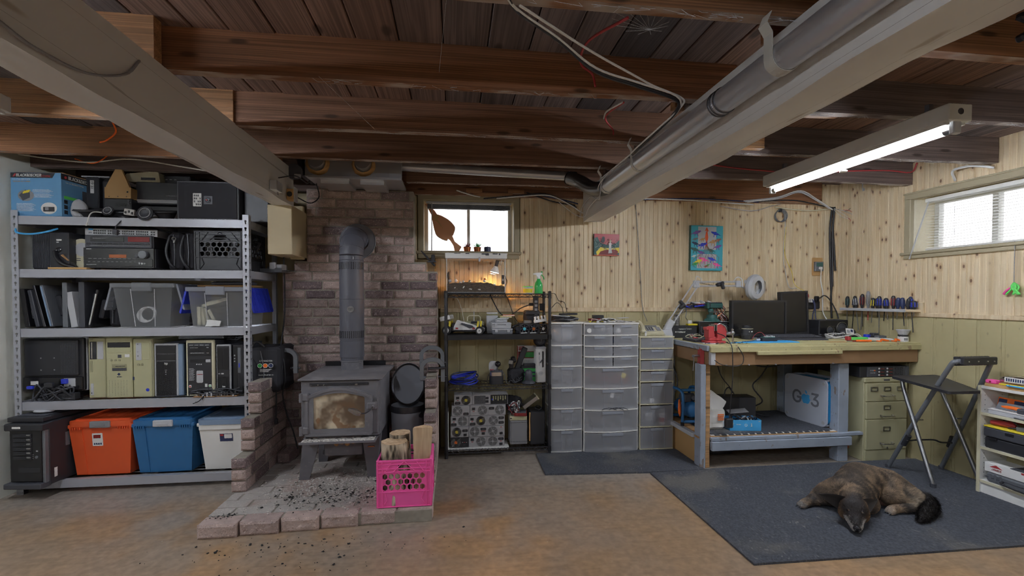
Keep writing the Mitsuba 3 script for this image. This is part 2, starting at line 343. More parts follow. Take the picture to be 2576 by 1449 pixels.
boards('wall_right','y',.9,YB-.014,1.17,2.372,[(1.66,3.345,1.61,2.13),(-2,1.655,1.61,2.13)],.0815)
def low_board(w,h):
 P=[(0,0),(w,0),(w,.006),(w-.003,.009),(w-.02,.009),(w-.022,.006),(w-.026,.006),(w-.028,.010),(.003,.010),(0,.007)]
 return ex(P,h)
u=-.12
while u<XR:
 w=min(R.choice([.16,.165,.17]),XR-u)
 if w<.05:break
 g=mv(low_board(w-.001,1.17),np.array([[1,0,0,u],[0,-1,0,YB],[0,0,1,0],[0,0,0,1.]]));g.invert()
 part('wall_back','panel_board',g,'olive_paint',tone=R.random());u+=w
u=.9
while u<YB-.012:
 w=min(R.choice([.15,.2,.22,.17]),YB-.012-u)
 g=mv(low_board(w-.001,1.145),np.array([[0,-1,0,XR],[1,0,0,u],[0,0,1,0],[0,0,0,1.]]))
 part('wall_right','panel_board',g,'olive_paint',tone=R.random());u+=w
struct('trim_1',bx(-.12,XR,YB-.024,YB,1.168,1.206,.004),'pine','pine chair rail along the back wall',tone=[.3,0])
struct('trim_2',bx(XR-.024,XR,.9,YB-.024,1.143,1.176,.004),'pine','pine chair rail along the right wall',tone=[.3,1])
struct('trim_3',J(bx(-1.07,-.315,YB-.035,YB+.03,0,2.16,.004),bx(-.313,-.162,YB-.03,YB+.03,0,1.62,.003)),'beige_wall','beige boards on the wall beside the chimney')
mat('vinyl',S(214,216,214),.4);mat('recess_paint',S(206,200,180),.8)
def window_back():
 k=struct('window_1',J(bx(W1[0]-.001,W1[0]+.03,YB+.2,YB+.25,W1[2],W1[3],.003),bx(W1[1]-.03,W1[1]+.001,YB+.2,YB+.25,W1[2],W1[3],.003),bx(W1[0],W1[1],YB+.2,YB+.25,W1[3]-.03,W1[3]+.001,.003),bx(W1[0],W1[1],YB+.2,YB+.25,W1[2]-.001,W1[2]+.03,.003),bx(.118,.142,YB+.2,YB+.25,W1[2],W1[3],.003)),'vinyl','small white sliding window in the back wall');PLACE[k]=np.eye(4)
 part(k,'pane',bx(W1[0]+.02,.125,YB+.228,YB+.231,W1[2]+.02,W1[3]-.02,0),'glass_pane');part(k,'pane',bx(.135,W1[1]-.02,YB+.218,YB+.221,W1[2]+.02,W1[3]-.02,0),'glass_pane')
 f=.045
 for n,b in (('casing',bx(W1[0]-f,W1[0]+.004,YB-.028,YB+.03,W1[2]-.01,W1[3]+f,.004)),('casing',bx(W1[1]-.004,W1[1]+f,YB-.028,YB+.03,W1[2]-.01,W1[3]+f,.004)),('casing',bx(W1[0]-f,W1[1]+f,YB-.03,YB+.03,W1[3]-.004,W1[3]+f,.004)),('sill',bx(W1[0]-f-.015,W1[1]+f+.015,YB-.045,YB+.2,W1[2]-.022,W1[2]+.002,.004)),('apron',bx(W1[0]-f,W1[1]+f,YB-.028,YB,W1[2]-.06,W1[2]-.02,.004))):
  part(k,n,b,'trim_olive')
window_back()
def window_right():
 y0,y1,z0,z1=W2
 k=struct('window_2',J(bx(XR+.19,XR+.24,y0,y0+.035,z0,z1,.003),bx(XR+.19,XR+.24,y1-.035,y1,z0,z1,.003),bx(XR+.19,XR+.24,y0,y1,z1-.035,z1,.003),bx(XR+.19,XR+.24,y0,y1,z0,z0+.035,.003),bx(XR+.19,XR+.24,2.86,2.90,z0,z1,.003)),'vinyl','wide white window in the right wall behind blinds');PLACE[k]=np.eye(4)
 part(k,'pane',bx(XR+.213,XR+.216,y0+.02,2.87,z0+.02,z1-.02,0),'glass_pane');part(k,'pane',bx(XR+.223,XR+.226,2.89,y1-.02,z0+.02,z1-.02,0),'glass_pane')
 part(k,'lining',J(bx(XR-.0,XR+.2,y1,y1+.012,z0-.01,z1+.01,0),bx(XR-.0,XR+.2,y0,y1,z1,z1+.012,0),bx(XR,XR+.2,y0-.012,y0,z0,z1,0)),'recess_paint')
 f=.05
 part(k,'casing',bx(XR-.034,XR+.004,y1-.004,y1+f,z0-.01,z1+f,.005),'trim_olive')
 part(k,'casing',bx(XR-.034,XR+.004,y0-f,y0+.004,z0-.01,z1+f,.005),'trim_olive')
 part(k,'casing',J(bx(XR-.036,XR+.004,y0-f,y1+f,z1-.004,z1+f,.005),bx(XR-.044,XR,y0-f,y1+f,z1+f-.012,z1+f,.004)),'trim_olive')
 part(k,'sill',J(bx(XR-.05,XR+.2,y0-f-.02,y1+f+.02,z0-.02,z0+.002,.005),bx(XR-.036,XR,y0-f,y1+f,z0-.05,z0-.018,.005)),'trim_olive')
window_right()
def window_near():
 y0,y1,z0,z1=-1.6,1.655,1.655,2.082
 k=struct('window_3',J(bx(XR+.19,XR+.24,y0,y0+.035,z0,z1,.003),bx(XR+.19,XR+.24,y1-.035,y1,z0,z1,.003),bx(XR+.19,XR+.24,y0,y1,z1-.035,z1,.003),bx(XR+.19,XR+.24,y0,y1,z0,z0+.035,.003),bx(XR+.19,XR+.24,.0,.04,z0,z1,.003)),'vinyl','white basement window further along the right wall');PLACE[k]=np.eye(4)
 part(k,'pane',bx(XR+.213,XR+.216,y0+.02,y1-.02,z0+.02,z1-.02,0),'glass_pane')
window_near()
def blinds():
 k=thing('venetian_blind','white venetian blind hanging in the wide window of the right wall','blind')
 y0,y1=1.73,3.255;z=1.69
 part(k,'head_rail',bx(XR+.045,XR+.085,y0,y1,2.045,2.075,.003),'white')
 slat=J(bx(-.0125,.0125,y0,y1,-.0006,.0006,0));slat=mv(slat,RY(-14))
 n=0
 while z<2.04:
  part(k,'slat',at(slat,XR+.065,0,z),'white');z+=.0205
 part(k,'bottom_rail',bx(XR+.052,XR+.078,y0,y1,1.668,1.682,.003),'white')
 for y in (1.95,2.5,3.05):part(k,'ladder_cord',cyl((XR+.065,y,1.67),(XR+.065,y,2.05),.0012,5),'white')
 part(k,'tilt_wand',cyl((XR+.045,3.225,2.05),(XR-.06,3.28,1.60),.0045,8),'light_grey')
 return k
blinds()
def beam(name,x0,x1,y0,y1,z0,z1,label,seed):
 n=90;ys=np.linspace(y0,y1,n);prof=[(x0,z0),(x0,z0+.07),(x0,z1),(x1,z1),(x1,z0+.07),(x1,z0),((x0+x1)/2,z0)]
 v=[]
 for y in ys:
  for j,(x,z)in enumerate(prof):
   w=(meshkit.noise(np.array([y*3.1,j*5.+seed,.3]))-.5)*.02*(1 if j in (0,5)else .35);w2=(meshkit.noise(np.array([y*4.3,j*7.+seed,7.3]))-.5)*.02*(1 if j in (0,5,6)else .3)
   v.append((x+w,y,z+w2))
 m=len(prof);f=[]
 for i in range(n-1):
  for j in range(m):
   a,b=i*m+j,i*m+(j+1)%m;f+=[(a,b,b+m),(a,b+m,a+m)]
 f+=[(0,j+1,j)for j in range(1,m-1)]+[((n-1)*m,(n-1)*m+j,(n-1)*m+j+1)for j in range(1,m-1)]
 g=mesh(v,f);g.fix_normals()
 return one(name,g,'beam_paint',label,'beam',smooth=20,tone=[.2 if seed==1 else .8,.3])
beam('support_beam',-1.262,-1.13,YF,3.47,1.945,2.2,'rough grey-painted timber beam running above the left shelf unit',1)
beam('support_beam',1.105,1.28,YF,3.90,1.953,2.2,'grey-painted timber beam beside the big round duct on the right',2)
BM=thing('bulkhead','boxed beige bulkhead carrying the end of the left beam beside the chimney','bulkhead')
part(BM,'box',bx(-1.305,-1.14,3.46,4.035,1.60,1.95,.004),'beige_wall');part(BM,'fascia',bx(-1.235,-1.14,3.70,3.74,1.585,1.99,.003),'beige_wall')
def tube_fixture(x,y0,y1,z,label):
 k=thing('fluorescent_lamp',label,'ceiling lamp')
 part(k,'housing',side([(0,0),(0,.05),(0,.075),(y1-y0+.06,.075),(y1-y0+.06,0)],.12,x-.06)if 0 else bx(x-.06,x+.06,y0-.04,y1+.04,z+.03,z+.105,.004),'fluoro_paint')
 part(k,'reflector',J(bx(x-.05,x-.03,y0-.02,y1+.02,z+.018,z+.032,.002),bx(x+.03,x+.05,y0-.02,y1+.02,z+.018,z+.032,.002)),'fluoro_paint')
 for s,y in ((0,y0-.03),(1,y1+.005)):part(k,'lamp_holder',bx(x-.02,x+.02,y,y+.025,z-.022,z+.04,.004),'light_grey')
 for y in (y0-.005,y1-.02):part(k,'end_cap',cyl((x,y,z),(x,y+.03,z),.0165,16),'steel')
 t=num(k+'__tube');scene[t]={'type':'cylinder','p0':[x,y0+.02,z],'p1':[x,y1-.02,z],'radius':.016,'bsdf':{'type':'ref','id':'white'},'emitter':tube_emitter()}
 labels[t]={'label':'glowing white tube'}
 part(k,'pull_fitting',J(cyl((x,(y0+y1)/2,z-.03),(x,(y0+y1)/2,z-.022),.02,16)),'white')
 for y in (y0+.1,y1-.1):part(k,'hanger',bx(x-.012,x+.012,y-.012,y+.012,z+.1,2.2,.002),'dark_steel')
 part(k,'knockout',cyl((x,y0-.042,z+.07),(x,y0-.039,z+.07),.014,16),'black')
 return k
tube_fixture(2.22,1.84,3.0,2.045,'lit fluorescent tube lamp hanging above the workbench')
tube_fixture(-2.13,1.26,2.44,2.13,'lit fluorescent tube lamp whose end just enters at the left edge, above the shelf unit')
tube_fixture(-1.0,-1.5,-.32,2.13,'unseen fluorescent tube lamp added as fill light behind the viewer, on the left')  # added out of view to lift the room's ambient light
tube_fixture(2.1,-1.3,-.12,2.13,'unseen fluorescent tube lamp added as fill light behind the viewer, on the right')  # second unseen lamp, added to brighten the faces turned to the viewer
# ---- left shelf unit and everything on it
LV=[1.826,1.48,1.09,.607,.086]
SX0,SX1,SY0,SY1=-2.85,-1.40,3.39,3.90
def keyhole(x,z):return unary_union([Point(x,z).buffer(.0075,quad_segs=3),sbox(x-.0035,z-.019,x+.0035,z)])
def shelf_unit():
 k=thing('shelf_unit','grey steel boltless shelf unit with five levels beside the brick chimney','shelf unit')
 H=1.862
 for i,(x,y,sx,sy)in enumerate([(SX0,SY0,1,1),(SX1,SY0,-1,1),(SX0,SY1,1,-1),(SX1,SY1,-1,-1)]):
  f=sbox(0,0,.04,H)
  if sy>0:
   f=f.difference(unary_union([keyhole(.02,z)for z in np.arange(.06,H-.02,.0475)]))
  face=plate(f,.002);face=mv(face,np.diag([sx,1,1,1.]));
  if sx<0:face.invert()
  s=sbox(0,0,.034,H).difference(unary_union([keyhole(.018,z)for z in np.arange(.06,H-.02,.0475)]))if sy>0 else sbox(0,0,.034,H)
  fl=side(s,.002)if sx>0 else side(s,.002,-.002)
  if sy<0:fl=at(fl,0,-.034,0)
  part(k,'upright',at(J(face,fl),x,y,0),'shelf_grey')
  part(k,'foot',bx(min(x,x+sx*.042),max(x,x+sx*.042),min(y,y+sy*.036)-.002,max(y,y+sy*.036),0,.02,.003),'black')
 for z in LV:
  for y in (SY0+.004,SY1-.03):
   prof=side([(0,-.055),(.006,-.055),(.008,-.02),(.026,-.012),(.026,0),(0,0)],SX1-SX0-.076,SX0+.038)
   part(k,'beam',at(prof,0,y,z),'shelf_grey')
  for x in (SX0+.002,SX1-.012):part(k,'side_beam',bx(x,x+.01,SY0+.034,SY1-.034,z-.055,z,.002),'shelf_grey')
  part(k,'centre_tie',bx(-2.14,-2.11,SY0+.03,SY1-.03,z-.03,z-.008,.002),'shelf_grey')
  w=[cyl((SX0+.03,y,z-.004),(SX1-.03,y,z-.004),.003,5)for y in np.linspace(SY0+.05,SY1-.05,8)]+[cyl((x,SY0+.02,z-.010),(x,SY1-.02,z-.010),.003,5)for x in np.arange(SX0+.07,SX1-.05,.105)]
  part(k,'wire_deck',J(w),'steel',kind='stuff')
shelf_unit()
def cables(key,name,n,x0,x1,y0,y1,z0,z1,r,mats,seed=1,flat=True):
 """loose cable loops heaped inside the bounds, each cable a part"""
 q=np.random.default_rng(seed)
 for i in range(n):
  c=np.array([q.uniform(x0,x1),q.uniform(y0,y1)]);m=q.integers(5,9);a=q.uniform(0,6.28)
  pts=[]
  for j in range(m):
   a+=q.uniform(.6,1.5);rx=q.uniform(.2,.5)*(x1-x0);ry=q.uniform(.2,.5)*(y1-y0)
   pts.append((np.clip((x0+x1)/2+rx*math.cos(a)+(c[0]-(x0+x1)/2)*.5,x0,x1),np.clip((y0+y1)/2+ry*math.sin(a),y0,y1),z0+r+q.uniform(0,1)**1.5*(z1-z0-2*r)))
  part(key,name,tube(pts,r,6,5),mats[i%len(mats)])
  # --- level 1, top
def fryer():
 k=thing('appliance_box','blue deep fryer carton with black and white lettering at left end of top shelf','box',tr(-2.565,3.405,1.829)@RZ(-4))
 part(k,'carton',bx(-.315,0,0,.30,0,.285,.002),'box_blue')
 B=lambda x0,z0,x1,z1,m,n='print',t=.0012,lab=None:part(k,n,plate(sbox(x0,z0,x1,z1),t),m,label=lab)
 part(k,'title_band',plate(Polygon([(-.313,.25),(-.055,.25),(-.035,.283),(-.313,.283)]),.001),'black')
 part(k,'emblem',plate(Polygon([(-.30,.257),(-.288,.257),(-.276,.277),(-.288,.277)]),.002),'red')
 sh=np.eye(4);sh[0,2]=.18
 part(k,'lettering',mv(txt('BLACK&DECKER',.018,tr(0,-.002,0),True,fit=.155),tr(-.279,0,.258)@sh),'label_white')
 part(k,'lettering',mv(txt('Home',.015,tr(0,-.002,0)),tr(-.122,0,.255)@sh),'red')
 part(k,'lettering',txt('3.0-LITER DEEP FRYER',.008,tr(-.303,-.0006,.236),fit=.11),'label_white')
 part(k,'lettering',txt('FRITEUSE DE 3 LITRES',.0075,tr(-.298,-.0006,.222),fit=.105),'tan')
 el=Point(0,0).buffer(1,quad_segs=10)
 from shapely import affinity as af
 part(k,'picture',plate(af.translate(af.scale(el,.05,.036),-.22,.135),.0008),'grey')
 part(k,'picture',J(plate(Polygon([(-.262,.135),(-.222,.172),(-.195,.152),(-.195,.122),(-.24,.10),(-.252,.125)]),.0018)),'charcoal')
 part(k,'picture',J([plate(af.translate(af.rotate(af.scale(el,.008,.005),25),-.226+.013*(i%3)-.006*(i//3),.160-.008*(i//3)+.003*(i%3)),.0026)for i in range(6)]),'yellow')
 part(k,'picture',plate(af.translate(af.scale(el,.05,.038),-.078,.052),.0008),'label_white')
 part(k,'picture',plate(rr(.07,.030,.004,-.078,.046),.0016),'black');part(k,'picture',plate(rr(.022,.02,.002,-.09,.049),.0024),'grey')
 for z0,x0,w,n in ((.172,-.18,.13,4),(.145,-.18,.13,5),(.082,-.28,.12,5),(.055,-.28,.12,5)):
  part(k,'fine_print',J([plate(sbox(x0,z0-.0055*i,x0+w*(.82+.18*((i*7)%3)/2),z0-.0055*i+.0018),.0006)for i in range(n)]),'label_white')
 part(k,'side_band',at(side(sbox(.0,.245,.298,.283),.0012),0),'black')
 M90=tr(.0015,.02,0)@RZ(90)
 part(k,'side_emblem',mv(plate(Point(.012,.262).buffer(.009),.001),M90),'red')
 part(k,'side_lettering',mv(txt('BLACK&DECKER',.022,np.eye(4),True,fit=.19),M90@tr(.03,-.001,.253)),'label_white')
 part(k,'side_lettering',mv(txt('3.0-LITER DEEP FRYER',.009),M90@tr(.01,-.0002,.225)),'label_white')
 part(k,'side_picture',side(sbox(.16,.06,.24,.20),.001),'charcoal');part(k,'side_picture',side(sbox(.02,.12,.12,.14),.001),'lime')
 for i in range(3):part(k,'side_picture',side(sbox(.02,.02+.034*i,.045,.045+.034*i),.001),'black')
 part(k,'flap',bx(-.31,-.002,.02,.28,.284,.292,.003),'cardboard')
fryer()
one('flat_carton',bx(-2.60,-2.42,3.62,3.80,2.142,2.152,.002),'light_grey','thin white carton lying behind the deep fryer carton on top shelf','box')
bag=lump(at(trimesh.creation.icosphere(subdivisions=4,radius=.06),0,0,.05),.02,14,3);bag.vertices*=[.8,.55,1.1];bag.vertices[:,2]=np.maximum(bag.vertices[:,2],0)
one('plastic_bag',bag,'light_grey','crumpled white plastic bag beside the deep fryer carton','bag',M=tr(-2.50,3.455,1.829),smooth=True)
def case20():
 k=thing('audio_case','black case with a white PP 20 tag standing behind the woofers','case',tr(-2.56,3.60,1.83))
 part(k,'body',J(bx(0,.085,0,.3,0,.31,.006),bx(.09,.17,.01,.3,0,.30,.02)),'black')
 part(k,'trim_strip',cyl((.168,.0,.02),(.15,0,.28),.003,8),'dark_steel')
 part(k,'tag',bx(.033,.056,-.002,0,.195,.285,0),'label_white')
 part(k,'lettering',mv(txt('PP·20',.014,np.eye(4),True),tr(.038,-.0025,.28)@RY(90)),'black')
case20()
def cone(lab,M,Rr=.095,up=True):
 k=thing('woofer',lab,'loudspeaker',M,'loose speaker drivers on the top shelf')
 part(k,'basket',lathe([(.0,0),(.04,0),(.045,.02),(Rr*.75,.052),(Rr,.056),(Rr,.062),(Rr*.9,.062)],28),'black',30)
 part(k,'surround',lathe([(Rr*.97,.0605),(Rr*.93,.067),(Rr*.86,.067),(Rr*.82,.0605)],28),'rubber',True)
 part(k,'cone',lathe([(Rr*.84,.062),(Rr*.3,.035),(Rr*.28,.045),(0,.052)],28),'charcoal',True)
cone('large bare black woofer lying face up next to the white plastic bag',tr(-2.44,3.49,1.829)@RX(14))
cone('black bare woofer lying face up against the big speaker cabinet',tr(-1.98,3.50,1.829)@RX(12),.085)
def small_driver(lab,M,Rr):
 k=thing('speaker_driver',lab,'loudspeaker',M)
 part(k,'frame',lathe([(0,.0),(Rr*.55,.0),(Rr*.55,.02),(Rr*.8,.03),(Rr,.036),(Rr,.042),(Rr*.85,.042)],24),'black',30)
 part(k,'ring',mv(ring((0,0,0),Rr*.66,.0018,28,6),tr(0,0,.045)@RX(90)),'light_grey',True)
 part(k,'cone',lathe([(Rr*.84,.043),(Rr*.3,.028),(0,.036)],24),'charcoal',True)
small_driver('small loose speaker driver with silver magnet beside the first woofer',tr(-2.30,3.46,1.862)@RX(70),.036)
small_driver('small black driver with a pale ring hanging over the shelf edge',tr(-2.05,3.425,1.85)@RX(78),.05)
small_driver('flat dark speaker driver lying below the wooden block',tr(-2.25,3.50,1.83),.055)
k=thing('relay_board','small white connector block with black wires at the top shelf edge','connector',tr(-2.17,3.43,1.868)@RY(8))
part(k,'block',bx(-.033,.03,-.01,.012,-.02,.022,.004),'label_white');part(k,'terminal',J([bx(-.025+.02*i,-.013+.02*i,-.014,-.009,-.012+.008*(i%2),.004+.008*(i%2),.002)for i in range(3)]),'black')
part(k,'lead',tube([(0,0,-.02),(-.02,-.03,-.06),(-.035,-.055,-.11),(-.03,-.06,-.135)],.004,6,5),'black');part(k,'plug',bx(-.045,-.015,-.072,-.05,-.165,-.13,.003),'charcoal')
one('speaker_wire',tube([(-2.30,3.45,1.86),(-2.36,3.40,1.862),(-2.375,3.375,1.84),(-2.385,3.372,1.80),(-2.40,3.376,1.765)],.004,6,6),'label_white','white wire dangling from the top shelf in front of the network switch','wire',smooth=True)
k=thing('wooden_block','tan wooden block with a tapered top on the upper shelf','wooden block',tr(-2.405,3.55,1.985))
part(k,'front_board',plate(Polygon([(.01,0),(.158,0),(.158,.082),(.11,.20),(.07,.20),(.01,.082)]),.018,.018),'tan');part(k,'box',J(bx(0,.165,.018,.12,0,.076,.002),bx(0,.01,0,.018,0,.076,.001),bx(.157,.168,0,.018,0,.076,.001)),'tan')
part(k,'screw',J([cyl((x,-.002,.012),(x,.001,.012),.003,8)for x in (.03,.085,.14)]+[cyl((.147,-.002,.045),(.147,.001,.045),.006,8)]),'black')
def black_box(name,lab,cat,x0,x1,y0,y1,z0,z1,vents=None,m='black',c=.005):
 k=thing(name,lab,cat,tr(x0,y0,z0));w,d,h=x1-x0,y1-y0,z1-z0
 part(k,'body',bx(0,w,0,d,0,h,c),m)
 if vents:
  a,b,z,hh,n=vents
  part(k,'vent_slots',J([bx(a+(b-a)*i/n,a+(b-a)*i/n+.004,-.001,.002,z,z+hh,0)for i in range(n)]),'rubber')
 return k,w,h
k,w,h=black_box('power_unit','black electronic unit under the tan wooden block','electronic unit',-2.41,-2.235,3.55,3.8,1.90,1.984,(.075,.15,.03,.02,9))
part(k,'knob',J(*[cyl((.16,-.006,z),(.16,0,z),.008,12)for z in (.05,.068)]),'charcoal')
k,w,h=black_box('amplifier','black slim amplifier at the bottom of the stack below the wooden block','amplifier',-2.43,-2.2,3.57,3.85,1.83,1.90,(.05,.2,.045,.015,22))
k=thing('cream_router','cream rounded device lying on the black printer on the top shelf','device',tr(-2.33,3.64,2.121))
part(k,'shell',plate(Polygon([(0,.028),(.012,.055),(.19,.076),(.215,.07),(.225,.02),(.225,.004),(.02,.006)]).buffer(.004),.2,.2),'cream',30)
part(k,'slot',bx(.105,.2,-.003,0,.016,.034,.001),'black')
k,w,h=black_box('printer','wide black printer with a silver strip beneath the cream device','printer',-2.25,-1.90,3.62,3.88,1.96,2.12)
part(k,'strip',bx(.0,.34,-.006,0,.01,.034,.002),'light_grey');part(k,'vent_slots',J([bx(.2+.007*i,.203+.007*i,-.001,.001,.06,.068,0)for i in range(12)]),'grey')
k,w,h=black_box('low_box','dark low box under the black printer behind the woofers','box',-2.22,-1.90,3.66,3.88,1.83,1.958)
part(k,'paper',bx(-.02,.2,-.12,-.02,.035,.038,0),'light_grey')
k,w,h=black_box('disc_player','black flat disc player lying behind the cream device near the beam','player',-2.15,-1.93,3.70,3.88,2.122,2.19)
part(k,'mark',J([plate(sbox(.02+.03*i,.035,.036+.03*i,.04),.001)for i in range(4)]),'light_grey')
def speaker_cab():
 k=thing('speaker_cabinet','large black speaker cabinet with a white terminal plate on the top shelf','loudspeaker',tr(-1.885,3.44,1.829))
 part(k,'body',bx(0,.40,.006,.42,0,.268,.004),'black')
 part(k,'back_panel',bx(.012,.388,0,.01,.012,.256,.001),'navy' if 0 else 'dark_fabric')
 part(k,'label_plate',bx(.107,.161,-.002,.002,.092,.182,0),'label_white',label='white specification label')
 part(k,'label_print',J([plate(sbox(.113+.012*(i%4),.10+.02*(i//4),.121+.012*(i%4),.112+.02*(i//4)),.0026)for i in range(16)if i%5]),'black')
 part(k,'terminal_cup',J(bx(.176,.232,-.002,.002,.108,.165,.002),ring((.204,-.002,.136),.017,.003,20)),'charcoal');part(k,'post',J(cyl((.197,-.012,.136),(.197,0,.136),.005,10)),'red');part(k,'post',cyl((.211,-.012,.136),(.211,0,.136),.005,10),'black_gloss')
speaker_cab()
black_box('speaker_cabinet','dark wood-grain speaker cabinet at the right end of the top shelf','loudspeaker',-1.475,-1.31,3.50,3.86,1.829,2.075)
black_box('speaker_cabinet','narrow black speaker cabinet behind the others at the far right of the top shelf','loudspeaker',-1.31,-1.21,3.62,3.86,1.829,2.03)if 0 else None
# --- level 2
def tall_speaker():
 k=thing('tower_speaker','black ribbed tower speaker at the left end of second shelf','loudspeaker',tr(-2.80,3.46,1.483))
 part(k,'body',bx(-.0,.115,.02,.36,0,.245,.006),'black');part(k,'grille',J([bx(.004+.008*i,.008+.008*i,.012,.022,.01,.235,.001)for i in range(14)]),'charcoal')
tall_speaker()
k=thing('subwoofer','black subwoofer with a round port and white badge on the second shelf','loudspeaker',tr(-2.675,3.45,1.483)@RZ(-4))
part(k,'body',bx(0,.12,0,.36,0,.247,.005),'black');part(k,'port',J(ring((.058,-.001,.13),.014,.004,20)),'black_gloss');part(k,'badge',bx(.045,.078,-.002,0,.19,.20,0),'label_white');part(k,'badge',bx(.045,.06,-.002,0,.176,.184,0),'light_grey')
k=thing('monitor_stand','curved black monitor foot leaning in front of the subwoofer','stand',tr(-2.60,3.44,1.483))
part(k,'foot',tube([(-.035,0,.12),(-.02,-.01,.075),(.02,-.01,.035),(.085,0,.012)],.013,8,6),'black_gloss',True);part(k,'plate',at(mv(cb(.13,.03,.012,.004),RY(50)),.03,.03,.05),'black')
one('cardboard_scrap',at(mv(wob(mv(bx(-.03,.03,-.06,.06,-.004,.004,.001),RZ(20)),.006,30),RY(52)),-2.585,3.49,1.575),'cardboard','torn brown cardboard strip leaning beside the cream desktop speaker','cardboard')
k=thing('desktop_speaker','cream desktop speaker with rounded top left of the receiver','loudspeaker',tr(-2.575,3.50,1.496))
part(k,'body',plate(unary_union([sbox(0,0,.11,.12),Point(.055,.14).buffer(.055).intersection(sbox(-.1,.11,.2,.3)),sbox(0,.1,.11,.14)]).buffer(.004),.1,.1),'cream',30);part(k,'grille',plate(Point(.06,.125).buffer(.046),.003,0),'light_grey');part(k,'buttons',J([bx(.015,.05,-.002,0,.05+.012*i,.054+.012*i,0)for i in range(2)]),'charcoal')
one('plywood_board',bx(-2.65,-2.42,3.40,3.8,1.4815,1.4945,.001),'tan','thin plywood board lying under the cream desktop speaker','board')
one('network_cable',tube([(-2.83,3.40,1.75),(-2.80,3.37,1.715),(-2.72,3.365,1.705),(-2.64,3.38,1.722),(-2.60,3.42,1.75)],.006,8,8),'sky_blue','light blue cable hanging under the top shelf at left','cable',smooth=True)
def rack_gear():
 k=thing('receiver','black audio receiver with amber display and big round knob','receiver',tr(-2.457,3.43,1.484))
 part(k,'chassis',bx(0,.435,.012,.36,.012,.142,.003),'black');part(k,'front_panel',bx(-.002,.432,0,.014,.008,.145,.004),'black_gloss')
 part(k,'display',bx(.155,.262,-.002,.002,.078,.1,.001),'amber',label='amber display');part(k,'lower_flap',bx(.005,.425,-.004,.002,.02,.068,.002),'black_gloss')
 part(k,'volume_knob',J(cyl((.372,-.022,.1),(.372,0,.1),.026,28),cyl((.372,-.024,.1),(.372,-.02,.1),.022,28)),'gun_metal',30,label='large round volume knob')
 part(k,'selector',cyl((.33,-.012,.092),(.33,0,.092),.011,18),'charcoal',30)
 part(k,'buttons',J([bx(.03+.03*i,.05+.03*i,-.003,0,.071,.0745,0)for i in range(10)]),'grey')
 part(k,'lettering',J([plate(sbox(.03+.028*i,.05,.044+.028*i,.0515),.005)for i in range(12)]+[plate(sbox(.02,.03,.08,.033),.005),plate(sbox(.018,.134,.048,.138),.001)]),'light_grey')
 part(k,'jack',J([cyl((.345+.016*i,-.007,.04),(.345+.016*i,0,.04),.006,12)for i in range(3)]),'steel')
 part(k,'feet',J([cyl((x,y,0),(x,y,.012),.016,12)for x in (.05,.38)for y in (.05,.3)]),'black')
 k=thing('video_recorder','black video recorder stacked on the receiver','video recorder',tr(-2.462,3.45,1.6265))
 part(k,'chassis',bx(0,.42,.01,.33,.004,.088,.003),'black');part(k,'front_panel',bx(0,.412,0,.012,.004,.09,.003),'charcoal')
 part(k,'tape_door',bx(.035,.24,-.003,.002,.046,.08,.002),'black_gloss');part(k,'display',bx(.265,.40,-.003,.002,.046,.08,.002),'dark_red',label='dark red display window')
 part(k,'buttons',J([bx(.01+.033*i,.036+.033*i,-.003,.001,.026,.036,.001)for i in range(12)]),'black');part(k,'strip',bx(.03,.40,-.003,.001,.017,.020,0),'grey')
 part(k,'print',J([plate(sbox(.05+.002*i,.066,.052+.002*i,.068),.004)for i in range(0,40,1)]),'light_grey')
 k=thing('network_switch','grey network switch with two rows of ports topmost of the audio stack','network switch',tr(-2.475,3.47,1.7175)@RY(.8))
 part(k,'chassis',bx(0,.445,.004,.25,0,.046,.002),'grey');part(k,'front_panel',bx(0,.45,0,.006,0,.046,.001),'light_grey');part(k,'badge',bx(.022,.05,-.0012,0,.034,.045,0),'sky_blue')
 for b in range(4):
  part(k,'port_block',J([bx(.052+.088*b+.0135*i,.052+.088*b+.0135*i+.0095,-.001,.001,z,z+.010,0)for i in range(6)for z in (.010,.026)]),'black')
 part(k,'port_block',J([bx(.408+.016*i,.408+.016*i+.012,-.001,.001,z,z+.009,0)for i in range(2)for z in (.010,.026)]),'black')
 part(k,'status_lights',J([plate(sbox(.025+.007*i,.012,.028+.007*i,.022),.001)for i in range(3)]),'charcoal')
rack_gear()
def soft_bag(name,lab,x0,x1,y0,z0,h,d=.3,strap=True,seed=1):
 k=thing(name,lab,'bag',tr(x0,y0,z0));w=x1-x0
 m=bx(0,w,0,d,0,h,.02)
 for _ in range(4):m=m.subdivide()
 m=lump(m,.012,9,seed);m.vertices[:,2]=np.maximum(m.vertices[:,2],0)
 part(k,'body',m,'dark_fabric',True);part(k,'zipper',tube([(w*.5,-.012,h*.1),(w*.55,-.014,h*.5),(w*.45,-.01,h*.92)],.003,5,6),'gun_metal')
 if strap:part(k,'strap',tube([(w*.2,-.008,h*.9),(w*.05,-.03,h*.5),(w*.3,-.035,h*.2),(w*.6,-.02,h*.05)],.009,6,6),'black',True)
 return k,w
k,w=soft_bag('camera_bag','soft black bag with a metal clasp leaning right of the receiver',-1.975,-1.885,3.50,1.482,.27)
part(k,'clasp',J(ring((w*.55,-.02,.22),.012,.004,14),bx(w*.5,w*.62,-.024,-.012,.19,.21,.002)),'steel')
soft_bag('camera_bag','soft black zipped bag between the clasp bag and the milk crate',-1.878,-1.792,3.49,1.482,.275,seed=4)
